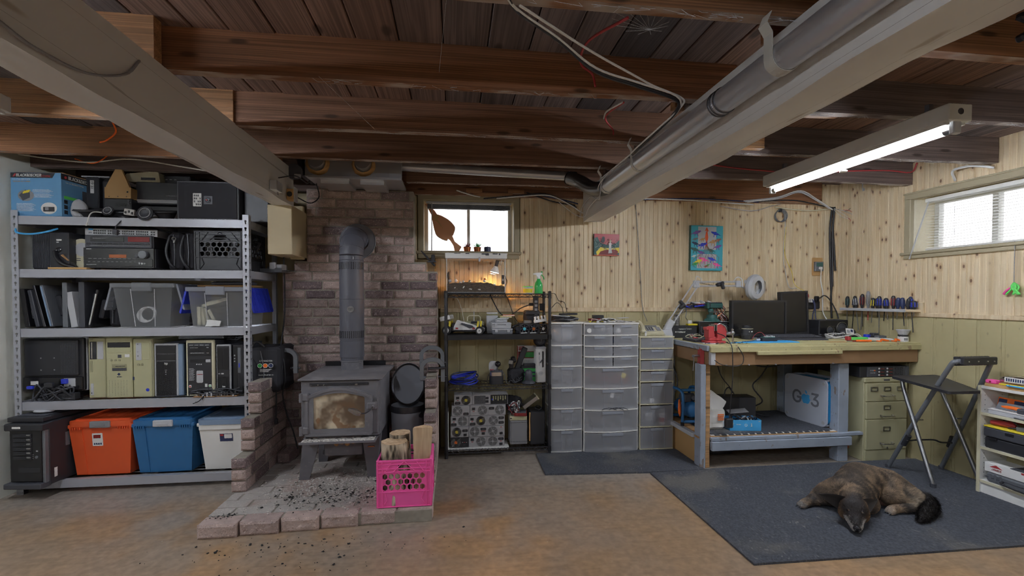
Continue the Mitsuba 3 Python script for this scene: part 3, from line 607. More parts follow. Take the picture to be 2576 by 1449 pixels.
def hexes(w,h,s,x0=0,z0=0):
 out=[]
 for r in range(int(h/(s*1.5))+1):
  for c in range(int(w/(s*1.78))+1):
   x,z=x0+s*1.0+c*s*1.78+(r%2)*s*.89,z0+s+r*s*1.5
   if x+s*.9<x0+w and z+s<z0+h:out.append(Polygon([(x+s*.8*math.sin(a),z+s*.8*math.cos(a))for a in np.arange(6)*math.pi/3]))
 return unary_union(out)
def milk_crate(lab,M,m,contents=None):
 """331 x 331 x 280 crate: ribbed rims, honeycomb windows and plain lower panels"""
 k=thing('milk_crate',lab,'crate',M);W,H=.33,.275
 def wall():
  p=sbox(0,0,W,H).difference(hexes(W-.05,.112,.0215,.025,.094)).difference(unary_union([rr(.075,.04,.006,W/2,.232)]))
  g=[plate(p,.004,.004)]
  for z in (.004,.09,.205,.225,.25,.268):g.append(bx(0,W,-.005,.003,z-.003,z+.003,.001))
  for x in (.004,.03,W-.03,W-.004):g.append(bx(x-.003,x+.003,-.006,.003,0,H,.001))
  for s in (-1,1):
   g.append(tube([(W/2+s*.135,-.003,.003),(W/2+s*.105,-.003,.045),(W/2+s*.12,-.003,.09)],.003,4));g.append(tube([(W/2+s*.12,-.003,.205),(W/2+s*.075,-.003,.265)],.003,4))
  g.append(tube([(W/2-.07,-.003,.205),(W/2,-.003,.268),(W/2+.07,-.003,.205)],.003,4))
  return J(g)
 w=wall()
 for i,A in enumerate([np.eye(4),tr(W,0,0)@RZ(90),tr(W,W,0)@RZ(180),tr(0,W,0)@RZ(270)]):part(k,'wall',mv(w,A),m)
 part(k,'base',cut(bx(.002,W-.002,.002,W-.002,0,.008,.001),J([bx(.03+.045*i,.06+.045*i,.03+.045*j,.06+.045*j,-.01,.02,0)for i in range(6)for j in range(6)])),m)
 part(k,'rim',J(bx(-.004,W+.004,-.004,.008,H-.006,H,.002),bx(-.004,W+.004,W-.008,W+.004,H-.006,H,.002),bx(-.004,.008,0,W,H-.006,H,.002),bx(W-.008,W+.004,0,W,H-.006,H,.002)),m)
 return k
milk_crate('black milk crate full of small parts on the second shelf',tr(-1.78,3.455,1.483),'black')
for i in range(3):
 k=thing('remote_control',['grey remote control sticking up in the black milk crate at left','silver remote control lying across the black milk crate','dark remote control at the right of the black milk crate'][i],'remote control',tr(-1.70+.085*i,3.52+.05*i,1.498)@RY([-14,8,22][i])@RX(-12))
 part(k,'body',bx(-.022,.022,-.008,.008,0,.23,.006),['light_grey','grey','charcoal'][i]);part(k,'buttons',J([bx(-.014+.012*(j%3),-.006+.012*(j%3),-.011,-.006,.03+.018*(j//3),.04+.018*(j//3),.001)for j in range(27)]),'black')
k=thing('metal_bracket','loose metal drive bracket sticking out at the right of the second shelf','bracket',tr(-1.36,3.72,1.484)@RZ(-20))
part(k,'frame',J(bx(-.10,.11,-.05,.05,0,.004,.001),bx(-.10,.11,-.05,-.046,0,.03,.001),bx(-.10,.08,.046,.05,0,.05,.001)),'steel');part(k,'module',J(bx(.02,.09,-.03,.03,.004,.06,.003),bx(.0,.05,-.05,-.03,.02,.075,.004)),'light_grey');part(k,'prong',J([bx(.09+.01*i,.14+.012*i,-.04+.02*i,-.03+.02*i,.01,.014,0)for i in range(4)]),'dark_steel')
# --- level 3: flat screens on edge and two open totes
def screen_on_edge(name,lab,x,lean,d,h,t,m,y=3.46,cat='monitor',extra=None):
 k=thing(name,lab,cat,tr(x,y,1.0915)@RY(lean));
 part(k,'frame',J(bx(0,t,0,d,.001+max(0,math.sin(math.radians(abs(lean))))*t,h,.003),bx(-.003,.002,.012,d-.012,.02,h-.012,.001)),m)
 part(k,'rear_cover',bx(t-.002,t+.03,d*.2,d*.8,h*.25,h*.75,.008),'black')
 if extra:extra(k,t,d,h)
 return k
def ribs(k,t,d,h):part(k,'vent_ribs',J([bx(t-.001,t+.002,.03,.09,.06+.008*i,.063+.008*i,0)for i in range(16)]),'light_grey')
screen_on_edge('old_screen','black monitor with ribbed vents leaning at the left end of third shelf',-2.84,-7,.36,.26,.03,'black_gloss',extra=ribs)
screen_on_edge('old_screen','thin dark monitor leaning second from the left on third shelf',-2.775,-11,.34,.255,.022,'charcoal')
screen_on_edge('laptop','old laptop with a chewed silver edge leaning among the monitors',-2.73,-13,.36,.29,.016,'dark_steel',cat='laptop')
screen_on_edge('old_screen','monitor with a pale blue edge strip leaning on third shelf',-2.69,-12,.38,.29,.02,'gun_metal',extra=lambda k,t,d,h:part(k,'edge_strip',bx(.004,.014,-.004,.002,.01,h-.01,.001),'steel_blue'))
screen_on_edge('grey_cabinet_cover','upright grey panel in the middle of the leaning monitors',-2.615,0,.36,.305,.03,'gun_metal',cat='panel')
one('perforated_plate',at(mv(bx(-.02,.02,0,.3,0,.24,.001),RY(-8)),-2.545,3.465,1.0915+.003),'light_grey','pale perforated metal plate wedged between dark panels on third shelf','plate')
screen_on_edge('grey_cabinet_cover','dark grey panel with a wide curved face on the third shelf',-2.515,0,.36,.31,.035,'charcoal',cat='panel')
k=screen_on_edge('tablet','tablet with a bright edge leaning next to the clear tote',-2.462,12,.24,.265,.016,'black_gloss',cat='tablet',extra=lambda k,t,d,h:part(k,'edge',bx(.003,t-.003,-.003,.001,.02,h-.03,.001),'chrome'))
soft_bag('laptop_bag','dark laptop sleeve slumped behind the tablet on the third shelf',-2.40,-2.33,3.56,1.092,.24,.3,False,6)
def tote_body(w0,w1,d0,d1,h,t=.003):
 """open tapered tub: bottom w0 x d0, top w1 x d1"""
 a=[(-w0/2,-d0/2,0),(w0/2,-d0/2,0),(w0/2,d0/2,0),(-w0/2,d0/2,0)];b=[(-w1/2,-d1/2,h),(w1/2,-d1/2,h),(w1/2,d1/2,h),(-w1/2,d1/2,h)]
 def prism(a,b):
  return mesh(np.array(a+b),[(0,2,1),(0,3,2),(4,5,6),(4,6,7)]+[f for i in range(4)for f in ((i,(i+1)%4,(i+1)%4+4),(i,(i+1)%4+4,i+4))])
 ia=[(x*(1-2*t/w0),y*(1-2*t/d0),t)for x,y,z in a];ib=[(x*(1-2*t/w1),y*(1-2*t/d1),h+.001)for x,y,z in b]
 return cut(prism(a,b),prism(ia,ib))
def sheet_tub(w0,w1,d0,d1,h):
 """the same as single sheets (for see-through plastic)"""
 def q(a,b,c,d):return mesh([a,b,c,d],[(0,1,2),(0,2,3)])
 A=[(-w0/2,-d0/2,.001),(w0/2,-d0/2,.001),(w0/2,d0/2,.001),(-w0/2,d0/2,.001)];B=[(-w1/2,-d1/2,h),(w1/2,-d1/2,h),(w1/2,d1/2,h),(-w1/2,d1/2,h)]
 return J([q(A[i],A[(i+1)%4],B[(i+1)%4],B[i])for i in range(4)]+[q(*A)])
def open_tote(lab,x,y,z,m,flap,w0,w1,d0,d1,h):
 k=thing('storage_tote',lab,'storage box',tr(x,y,z))
 part(k,'tub',sheet_tub(w0,w1,d0,d1,h),m)
 part(k,'rim',J(bx(-w1/2-.012,w1/2+.012,-d1/2-.012,-d1/2+.002,h-.03,h,.004),bx(-w1/2-.012,w1/2+.012,d1/2-.002,d1/2+.012,h-.03,h,.004),bx(-w1/2-.012,-w1/2+.002,-d1/2,d1/2,h-.03,h,.004),bx(w1/2-.002,w1/2+.012,-d1/2,d1/2,h-.03,h,.004)),'tote_clear' if flap!='royal' else 'blue_case')
 part(k,'handle',bx(-.06,.06,-d1/2-.022,-d1/2,h-.055,h+.004,.004),'tote_clear' if flap!='royal' else 'blue_case')
 for s in (-1,1):part(k,'rib',tube([(s*w0*.2,-d0/2-.002,.005),(s*w1*.2,-d1/2-.002,h-.04)],.003,4),'light_grey')
 for s in (-1,1):
  fl=J(bx(0,.006,-d1*.45,d1*.45,-.185,0,.002),[bx(-.003,.009,-d1*.45+d1*.15*i-.002,-d1*.45+d1*.15*i+.002,-.18,0,0)for i in range(7)],[bx(-.003,.009,-d1*.45,d1*.45,-.17+.04*i,-.166+.04*i,0)for i in range(5)])
  part(k,'lid_flap',at(mv(mv(fl,RY(-14)),np.diag([s,1,1,1.])),s*(w1/2+.014),0,h-.005),flap)
 return k
k1=open_tote('clear open tote with clear hinged flaps, holding a coil of white cable',-2.105,3.63,1.0925,'tote_clear','blue_case',.31,.375,.33,.38,.30)
open_tote('milky open tote with blue hinged flaps, holding pale wooden sticks',-1.64,3.63,1.0925,'tote_clear','royal',.325,.36,.33,.38,.275)
k=thing('cable_coil','coil of thick white cable inside the clear tote','cable',tr(-2.135,3.52,1.175))
part(k,'loop',J([ring((.004*i,.004*i,.002*i),.054-.002*i,.004,30,6,RX(-12))for i in range(4)]),'label_white',True)
for i,(x,z,a,l)in enumerate([(-1.775,1.10,-2,.13),(-1.75,1.10,-8,.13),(-1.72,1.10,-18,.125),(-1.68,1.10,-26,.12),(-1.78,1.235,74,.13),(-1.76,1.25,76,.15)]):
 one('wooden_stick',mv(bx(-.011,.011,-.006,.006,0,l,.002),RY(a)),'cream',['leftmost','second','third','rightmost'][i]+' of the pale flat sticks standing in the milky tote with blue flaps' if i<4 else ('pale wooden stick lying lower across the milky tote' if i==4 else 'pale wooden stick lying highest across the milky tote'),'stick','wooden sticks in the milky tote',M=tr(x,3.495+.012*i,z))
one('torn_packet',wob(mv(bx(-.05,.05,-.003,.003,0,.045,.001).subdivide().subdivide(),RX(-18)),.008,26),'label_white','torn white packet with a barcode in front of the milky tote','packet',M=tr(-1.66,3.435,1.094))
k,w,h=black_box('vent_heater','dark unit with vertical cooling fins between the two totes','electronic unit',-2.0,-1.88,3.70,3.86,1.092,1.25,None,'charcoal');part(k,'fins',J([bx(.008+.011*i,.013+.011*i,-.004,.002,.02,.15,0)for i in range(10)]),'black')
one('folder',bx(-1.80,-1.46,3.52,3.78,1.372,1.384,.002),'tan','brown folder lying on top of the milky tote','folder');k=thing('keyboard','dark keyboard lying on the milky tote under the second shelf','keyboard',tr(-1.70,3.50,1.386));part(k,'case',bx(0,.26,0,.12,0,.018,.004),'charcoal');part(k,'keys',J([bx(.01+.02*i,.027+.02*i,.012+.02*j,.029+.02*j,.018,.023,.001)for i in range(12)for j in range(5)]),'black')
# --- level 4
def monitor_back():
 k=thing('monitor','black monitor seen from behind on the fourth shelf','monitor',tr(-2.86,3.47,.61))
 part(k,'stand',bx(.10,.30,.02,.22,0,.02,.006),'black');part(k,'neck',bx(.17,.24,.06,.12,.01,.09,.006),'black')
 part(k,'cover',J(bx(0,.362,.0,.03,.055,.41,.008),bx(.02,.34,-.02,.004,.16,.40,.012)),'black');part(k,'lower_back',bx(.0,.36,-.012,.006,.06,.15,.008),'black_gloss')
 part(k,'bezel',bx(-.004,.366,.028,.045,.05,.414,.003),'light_grey')
 part(k,'dimples',J([bx(.24+.01*i,.244+.01*i,-.0215,-.019,.18+.01*j,.184+.01*j,0)for i in range(9)for j in range(20)]),'charcoal',kind='stuff')
 part(k,'screw',J([cyl((x,-.022,z),(x,-.018,z),.004,8)for x in (.12,.20)for z in (.2,.28)]),'grey');part(k,'sticker',J(bx(.05,.095,-.014,-.011,.10,.125,0)),'label_white');part(k,'sticker',bx(.25,.32,-.014,-.011,.085,.14,0),'light_grey')
 part(k,'video_plug',bx(.245,.278,-.035,-.012,.105,.138,.003),'royal',label='blue video plug')
 part(k,'base_grille',J(bx(.19,.34,-.05,.0,.0,.045,.003),[bx(.2+.006*i,.203+.006*i,-.052,-.049,.01,.035,0)for i in range(18)]),'black')
monitor_back()
k=thing('cable_pile','heap of black cables with a blue plug at the left of the fourth shelf','cables',tr(-2.66,3.435,.6085))
cables(k,'cable',9,-.11,.12,-.035,.03,0,.12,.005,['black','black','charcoal'],5);part(k,'plug',bx(-.12,-.085,-.05,-.03,.085,.105,.003),'royal');part(k,'adapter',bx(-.02,.03,-.05,-.02,.09,.125,.006),'black')
def tower(lab,x0,x1,y0,z1,m,front,d=.42,z0=.6095,bezel=.02):
 k=thing('computer_tower',lab,'computer tower',tr(x0,y0,z0));w,h=x1-x0,z1-z0
 part(k,'case',bx(0.002,w-.002,bezel,d,0,h-.004,.003),m);part(k,'front_panel',bx(0,w,0,bezel+.002,0,h,.005),front)
 return k,w,h
def fp(k,n,m,*rs,t=.0025,lab=None):
 part(k,n,J([bx(a,c,-t,.002,b,d,min(t*.5,.001))for a,b,c,d in rs]),m,label=lab)
k,w,h=tower('cream computer tower with an open drive bay right of the black monitor',-2.468,-2.362,3.47,1.02,'beige_dark','beige_case')
fp(k,'open_bay','black',(.01,.265,.052,.385));fp(k,'optical_drive','light_grey',(.056,.265,.094,.385));fp(k,'bay_flap','beige_dark',(.012,.18,.026,.255));fp(k,'label_strip','light_grey',(.012,.02,.03,.10));fp(k,'torn_cover','chrome',(.022,.27,.028,.38),t=.006);fp(k,'badge','beige_dark',(.012,.395,.03,.41));fp(k,'lettering','black',(.016,.03,.022,.04),t=.003)
k,w,h=tower('wide cream computer tower with a black optical drive on the fourth shelf',-2.35,-2.188,3.455,1.022,'beige_dark','beige_case')
fp(k,'optical_drive','black_gloss',(.012,.345,.152,.38));fp(k,'drive_cover','beige_case',(.012,.308,.152,.342),(.012,.27,.152,.305),t=.0015);fp(k,'badge','label_white',(.118,.278,.148,.298));fp(k,'badge','charcoal',(.075,.274,.098,.296));fp(k,'floppy_drive','beige_dark',(.038,.19,.128,.232));fp(k,'floppy_slot','black',(.06,.215,.12,.219),t=.004);fp(k,'port_panel','charcoal',(.04,.186,.128,.205),t=.004)
part(k,'button',J([cyl((x,-.004,.258),(x,0,.258),.007,14)for x in (.035,.06,.086)]),'beige_dark')
part(k,'emblem',plate(Polygon([(.08,.152),(.09,.162),(.08,.172),(.07,.162)]),.002),'navy');part(k,'lettering',txt('SEANIX',.006,tr(.067,-.0005,.142),True),'navy')
part(k,'vent_dots',J([cyl((.02+.018*i,-.001,.02+.010*j),(.02+.018*i,.001,.02+.010*j),.0016,5)for i in range(7)for j in range(11)]),'charcoal')
k,w,h=tower('plain cream computer tower with two round buttons and a blue sticker',-2.185,-2.06,3.46,1.012,'beige_dark','beige_case')
fp(k,'optical_drive','light_grey',(.02,.255,.055,.375));fp(k,'drive_cover','beige_case',(.062,.26,.108,.375));fp(k,'side_strip','beige_dark',(.116,.005,.123,.395));part(k,'button',J([cyl((x,-.004,.225),(x,0,.225),.008,14)for x in (.035,.058)]),'beige_dark');part(k,'sticker',plate(Point(.09,.05).buffer(.011),.001),'royal');fp(k,'tag','navy',(-.002,.12,.008,.142));fp(k,'drive_mark','charcoal',(.03,.36,.036,.37),(.03,.31,.036,.315),(.03,.28,.036,.29),t=.003)
k,w,h=tower('black computer tower with silver edges and a ribbed front',-2.058,-1.905,3.47,.977,'charcoal','light_grey')
fp(k,'front','black',(.012,.004,.142,.355));fp(k,'drive_bay','black_gloss',(.016,.245,.138,.345),t=.004);fp(k,'bay_line','grey',(.02,.295,.138,.2965),(.016,.246,.138,.2485),t=.005)
part(k,'grille',J([bx(.018+.006*i,.0205+.006*i,-.004,0,.01,.24,0)for i in range(20)]),'rubber');part(k,'lettering',txt('hp',.014,tr(.067,-.0045,.222),True),'label_white');fp(k,'ports','grey',(.07,.18,.083,.185),(.072,.165,.08,.175),(.072,.15,.08,.158),t=.005)
part(k,'side_strip',bx(w-.006,w+.03,.004,.04,.002,h-.004,.006),'steel_blue',label='pale blue edge strip')
k,w,h=tower('computer tower with a black glossy front inside a cream frame',-1.846,-1.664,3.455,1.0,'charcoal','cream')
fp(k,'front','black',(.012,.012,.166,.37));fp(k,'drive','black_gloss',(.016,.315,.162,.345),(.016,.28,.162,.312),t=.004);fp(k,'drive_line','light_grey',(.03,.336,.08,.338),(.135,.336,.15,.34),(.03,.298,.12,.3015),(.135,.298,.15,.3015),t=.005);fp(k,'card_slot','rubber',(.03,.235,.13,.255),t=.005);fp(k,'card_label','light_grey',(.13,.235,.16,.255),t=.0055);fp(k,'print','light_grey',*[(.022+.034*i,.353,.048+.034*i,.357)for i in range(4)],*[(.02,.19-.008*i,.05+.006*(i%2),.193-.008*i)for i in range(11)],t=.004)
part(k,'emblem_plate',plate(rr(.042,.085,.008,.09,.135),.005),'light_grey',30);part(k,'lettering',txt('COMPAQ',.006,tr(.072,-.0055,.148),True,fit=.036),'red');part(k,'button',J([cyl((.072+.014*i,-.006,.222),(.072+.014*i,0,.222),.004,10)for i in range(3)]),'light_grey');fp(k,'sticker','label_white',(.018,.06,.034,.078),(.122,.062,.138,.085),(.146,.062,.164,.08),t=.004);fp(k,'sticker_print','green',(.148,.066,.162,.072),t=.005);fp(k,'sticker_print','red',(.021,.063,.031,.073),t=.005);part(k,'teeth',J([bx(.016+.0095*i,.022+.0095*i,-.006,.0,.014,.034,0)for i in range(15)]),'rubber')
k,w,h=tower('narrow black computer tower with a ribbed lower front and silver edges',-1.658,-1.565,3.47,.965,'charcoal','light_grey',.34)
fp(k,'front','black',(.006,.004,.087,.345));fp(k,'panel','black_gloss',(.012,.18,.046,.33),(.05,.18,.082,.33),t=.004);part(k,'grille',J([bx(.014+.007*i,.0175+.007*i,-.004,0,.02,.13,0)for i in range(10)]),'rubber');part(k,'lettering',txt('hp',.012,tr(.04,-.0045,.055),True),'label_white');fp(k,'ports','light_grey',(.014,.148,.028,.153),(.034,.146,.05,.156),t=.0045)
k,w,h=tower('slim black computer tower nearest the black bag',-1.56,-1.49,3.49,.962,'charcoal','black',.34)
fp(k,'mesh','rubber',(.006,.006,.032,.34));fp(k,'drive','gun_metal',(.036,.15,.056,.33));fp(k,'sticker','royal',(.042,.19,.05,.22),t=.004);fp(k,'buttons','light_grey',(.012,.27,.02,.28),(.012,.25,.02,.258),(.012,.23,.02,.238),t=.004)
for i,(x,z,l,m)in enumerate([(-1.93,1.003,'silver laptop lying on the black towers under the third shelf','gun_metal'),(-1.86,1.022,'black flat laptop lying over the cream-framed tower','black')]):
 k=thing('laptop',l,'laptop',tr(x,3.52+.02*i,z));part(k,'base',bx(0,.30+.06*i,0,.22,0,.012,.003),m);part(k,'lid',bx(.002,.298+.06*i,.002,.218,.0125,.02,.003),m)
k=thing('cable_bundle','black cable bundle stuffed on top of the narrow tower','cables',tr(-1.56,3.56,.967));cables(k,'cable',5,-.07,.1,-.03,.05,.0,.06,.005,['black','charcoal'],9)
k,w=soft_bag('tote_bag','black fabric bag with printed circles at the right end of fourth shelf',-1.475,-1.245,3.50,.6095,.33,.32,False,8)
part(k,'front_sag',lump(at(ico(.07,3,(.9,.4,1.8)),.02,-.0,.14),.012,14,2),'dark_fabric',True)
for i,m in enumerate(('green','bright_orange','navy')):part(k,'printed_circle',mv(plate(Point(0,0).buffer(.014),.001),tr(.10+.037*i,-.016,.20)),m);part(k,'circle_rim',ring((.10+.037*i,-.0165,.20),.015,.0018,20,4),'label_white')
part(k,'lettering',txt('ATTRACTIX',.011,tr(.095,-.0165,.228),fit=.09),'label_white');part(k,'lettering',txt('www.attractix.ca',.008,tr(.09,-.016,.13),fit=.10),'label_white');part(k,'fine_print',J([plate(sbox(.10,.172-.008*i,.18-.01*i,.175-.008*i),.001,-.016)for i in range(3)]),'label_white');part(k,'handle',tube([(.03,.02,.32),(.07,.01,.37),(.12,.02,.33)],.008,6,6),'black',True)
k=thing('cable_pile','tangle of black leads and small circuit boards at the right of the fourth shelf','cables',tr(-1.66,3.435,.6085))
cables(k,'cable',8,-.15,.19,-.03,.03,.01,.06,.0035,['black','black','charcoal'],14);cables(k,'cable',1,-.12,.0,-.075,-.03,-.04,.02,.0035,['black'],3)
part(k,'circuit_board',J(bx(-.12,.02,-.03,.03,.002,.005,0),bx(.03,.16,-.025,.03,.002,.006,0)),'cardboard');part(k,'components',J([bx(x,x+.012,y,y+.012,.005,.005+h,.001)for x,y,h in [(R.uniform(-.11,.14),R.uniform(-.028,.015),R.uniform(.01,.03))for _ in range(26)]]),'dark_steel');part(k,'components',J([cyl((x,y,.005),(x,y,.005+h),.005,8)for x,y,h in [(R.uniform(-.11,.14),R.uniform(-.028,.015),R.uniform(.01,.03))for _ in range(16)]]),'light_grey')
# --- level 5, bottom: server tower and three lidded totes
def server():
 k=thing('server_tower','big black server tower with drive trays at the left of the bottom shelf','server',tr(-2.815,3.30,.088)@RZ(-6));W,D,H=.225,.52,.405
 part(k,'case',bx(0,W,.03,D,.0,H,.004),'black');part(k,'front_panel',bx(.006,W-.022,.0,.032,.03,H-.025,.003),'black_gloss');part(k,'edge_rail',bx(W-.022,W-.004,.004,.034,.02,H-.01,.004),'gun_metal')
 part(k,'top_bezel',bx(-.012,W+.002,-.02,.04,H-.045,H,.006),'black');part(k,'foot_bar',bx(-.012,W-.004,-.03,.05,-.008,.026,.005),'charcoal')
 part(k,'badge',bx(.045,.095,-.023,-.018,H-.028,H-.016,0),'label_white');part(k,'side_sticker',side(sbox(.06,.04,.08,.10),.0012,W),'label_white');part(k,'side_latch',side(sbox(.14,.22,.17,.31),.004,W-.002),'gun_metal')
 for i in range(6):
  z=.315-.0285*i
  part(k,'drive_tray',J(bx(.03,.145,-.006,.002,z,z+.024,.002),bx(.055,.115,-.011,-.004,z+.004,z+.012,.002)),'black');part(k,'tray_latch',bx(.118,.142,-.010,-.004,z+.012,z+.022,.001),'steel')
 part(k,'optical_drive',bx(.06,.195,-.003,.002,.09,.122,.001),'black');part(k,'power_button',J(cyl((.175,-.005,.19),(.175,0,.19),.009,16)),'gun_metal');part(k,'light',J([bx(.15,.153,-.002,0,.18+.012*i,.184+.012*i,0)for i in range(3)]+[bx(.172,.182,-.002,.0,.225,.232,0)]),'light_grey')
 k2=thing('flat_device','black flat device lying on the server tower','device',tr(-2.84,3.32,.4955)@RZ(-6));part(k2,'body',bx(0,.225,0,.42,0,.03,.004),'black');part(k2,'plate',bx(.03,.2,.04,.38,.03,.036,.003),'charcoal')
 pb=lump(at(ico(.05,3,(1.2,.8,.25)),0,0,.012),.008,20,4);pb.vertices[:,2]=np.maximum(pb.vertices[:,2],0)
 one('plastic_packet',pb,'light_grey','clear plastic packet on the flat black device above the server','packet',M=tr(-2.70,3.42,.533),smooth=True)
server()
def lid_tote(lab,x,y,body,lid,latch,w0,w1,d0,d1,h,round_lid=False):
 k=thing('lidded_tote',lab,'storage box',tr(x,y,.0885))
 t=tote_body(w0,w1,d0,d1,h);part(k,'tub',t,body)
 if not round_lid:
  for s in (-1,1):part(k,'corner_panel',mesh([(s*w0*.30,-d0/2-.004,.004),(s*w0*.5,-d0/2-.004,.004),(s*w1*.5,-d1/2-.006,h-.02),(s*w1*.30,-d1/2-.006,h-.02),(s*w0*.30,-d0/2+.004,.004),(s*w0*.5,-d0/2+.004,.004),(s*w1*.5,-d1/2+.004,h-.02),(s*w1*.30,-d1/2+.004,h-.02)],[(0,1,2),(0,2,3),(4,6,5),(4,7,6),(0,4,5),(0,5,1),(1,5,6),(1,6,2),(2,6,7),(2,7,3),(3,7,4),(3,4,0)]),body)
 part(k,'rim',cut(bx(-w1/2-.008,w1/2+.008,-d1/2-.008,d1/2+.008,h-.025,h,.004),bx(-w1/2+.004,w1/2-.004,-d1/2+.004,d1/2-.004,h-.05,h+.05,0)),body)
 a,b=w1+.012,d1+.03
 L=at(ex(rr(a,b,.035),.035),0,0,h-.012);top=at(ex(rr(a-.05,b-.05,.025),.012),0,0,h+.022);dent=at(ex(rr(a-.11,b-.11,.02),.012),0,0,h+.026)
 part(k,'lid',cut(J(L)if 0 else from_man(man(L)+man(top)),at(ex(rr(a-.11,b-.11,.02),.03),0,0,h+.026),bx(-w1/2+.004,w1/2-.004,-d1/2+.004,d1/2-.004,h-.05,h+.012,0)),lid,label=None)
 if not round_lid:
  part(k,'lid_rib',J([bx(-a*.32+a*.16*i-.006,-a*.32+a*.16*i+.006,-b/2+.06,b/2-.06,h+.024,h+.03,.002)for i in range(5)]),lid)
  part(k,'latch',J(bx(-.055,.07,-b/2-.012,-b/2+.012,h-.02,h+.024,.005),bx(-.03,.045,-b/2-.015,-b/2-.01,h-.008,h+.006,.003)),latch,label='grey latch handle')
  for s in (-1,1):part(k,'lug',J([bx(s*w1*.38-.03+.014*i,s*w1*.38-.024+.014*i,-d1/2-.022,-d1/2,h-.03,h-.014,.001)for i in range(5)]),body,kind='stuff')
 return k
k=lid_tote('orange lidded tote on the bottom shelf',-2.375,3.635,'orange','orange','grey',.33,.382,.35,.40,.35)
part(k,'product_label',mv(plate(rr(.064,.088,.004,.035,.245),.0015),tr(-.06,-.1755,0)@RX(4.1)),'label_white');part(k,'label_picture',mv(plate(sbox(.012,.255,.055,.278),.003),tr(-.06,-.1755,0)@RX(4.1)),'dark_red');part(k,'label_print',mv(plate(unary_union([sbox(.012+.013*i,.21,.02+.013*i,.222)for i in range(4)]),.003),tr(-.06,-.1755,0)@RX(4.1)),'navy')
lid_tote('dark blue lidded tote on the bottom shelf',-1.985,3.635,'blue','blue','light_grey',.33,.382,.35,.40,.345)
k=lid_tote('white tote with a dusty blue lid beside the brick half wall',-1.60,3.64,'white','steel_blue','grey',.27,.33,.34,.40,.335,True)
part(k,'grip',bx(-.16,.16,-.208,-.192,.285,.318,.006),'white');part(k,'product_label',mv(plate(sbox(-.03,.20,.055,.255),.0015),tr(0,-.1705,0)@RX(5.1)),'navy');part(k,'label_picture',mv(plate(sbox(.0,.222,.05,.252),.0025),tr(0,-.1705,0)@RX(5.1)),'label_white');part(k,'label_mark',mv(plate(sbox(-.027,.24,-.005,.252),.0025),tr(0,-.1705,0)@RX(5.1)),'red')
# ---- brick chimney, hearth and stove corner
def rough_brick(w,h,d,seed,faces='f',amp=.0085,nx=12,nz=5,mould=1.0):
 """brick 0..w, 0..d, 0..h whose front (y=0) is split stone; 'l'/'r' ends roughened a little too"""
 m=bx(0,w,.006,d,0,h,.003)
 xs,zs=np.linspace(.0,w,nx+1),np.linspace(0,h,nz+1);X,Z=np.meshgrid(xs,zs,indexing='ij')
 e=np.minimum(np.minimum(X,w-X)/.012,np.minimum(Z,h-Z)/.012);e=np.clip(e,0,1)
 n=meshkit.noise(np.stack([X*42+seed*3.7,Z*42,X*0+seed],-1))*.65+meshkit.noise(np.stack([X*95,Z*95+seed*2.3,X*0+seed],-1))*.35
 Yv=.004-(.004+amp*n*1.6)*e*mould
 v=np.stack([X,Yv,Z],-1).reshape(-1,3);f=[]
 for i in range(nx):
  for j in range(nz):
   a=i*(nz+1)+j;b=a+nz+1;f+=[(a,b,b+1),(a,b+1,a+1)]
 bd=[i*(nz+1)for i in range(nx+1)]+[nx*(nz+1)+j for j in range(1,nz+1)]+[i*(nz+1)+nz for i in range(nx-1,-1,-1)]+[j for j in range(nz-1,0,-1)]
 nv=len(v);v=np.vstack([v,v[bd]*[1,0,1]+[0,.012,0]]);L=len(bd)
 for i in range(L):f+=[(bd[i],nv+i,nv+(i+1)%L),(bd[i],nv+(i+1)%L,bd[(i+1)%L])]
 return J(m,mesh(v,f))
BW,BH,CO=.213,.062,.0715
def bond(row,x0,x1):
 """brick spans of one course"""
 out=[];x=x0-[0,.105,.052,.15][row%4]
 while x<x1:
  a,b=max(x,x0),min(x+BW,x1)
  if b-a>.03:out.append((a,b))
  x+=BW+.0105
 return out
def tone_b():return R.choice([.05,.0,.1])if R.random()<.17 else R.uniform(.5,1)
ch=thing('brick_chimney','stepped chimney breast of rough split-face bricks behind the wood stove','chimney')
CY=3.78
part(ch,'mortar_core',J(bx(-1.318,-.137,CY+.008,4.03,0,1.505,.002),bx(-1.232,-.222,CY+.008,4.03,1.5,1.58,.002),bx(-1.137,-.322,CY+.008,4.03,1.5,2.142,.002)),'mortar')
r=0;z=.0
while z<2.10:
 zt=z+BH
 x0,x1=(-1.318,-.137)if zt<1.52 else ((-1.232,-.222)if zt<1.59 else (-1.137,-.322))
 for a,b in bond(r,x0,x1):
  part(ch,'brick',at(rough_brick(b-a,BH,.06,R.random()*99),a,CY,z),'brick',tone=tone_b())
 z+=CO;r+=1
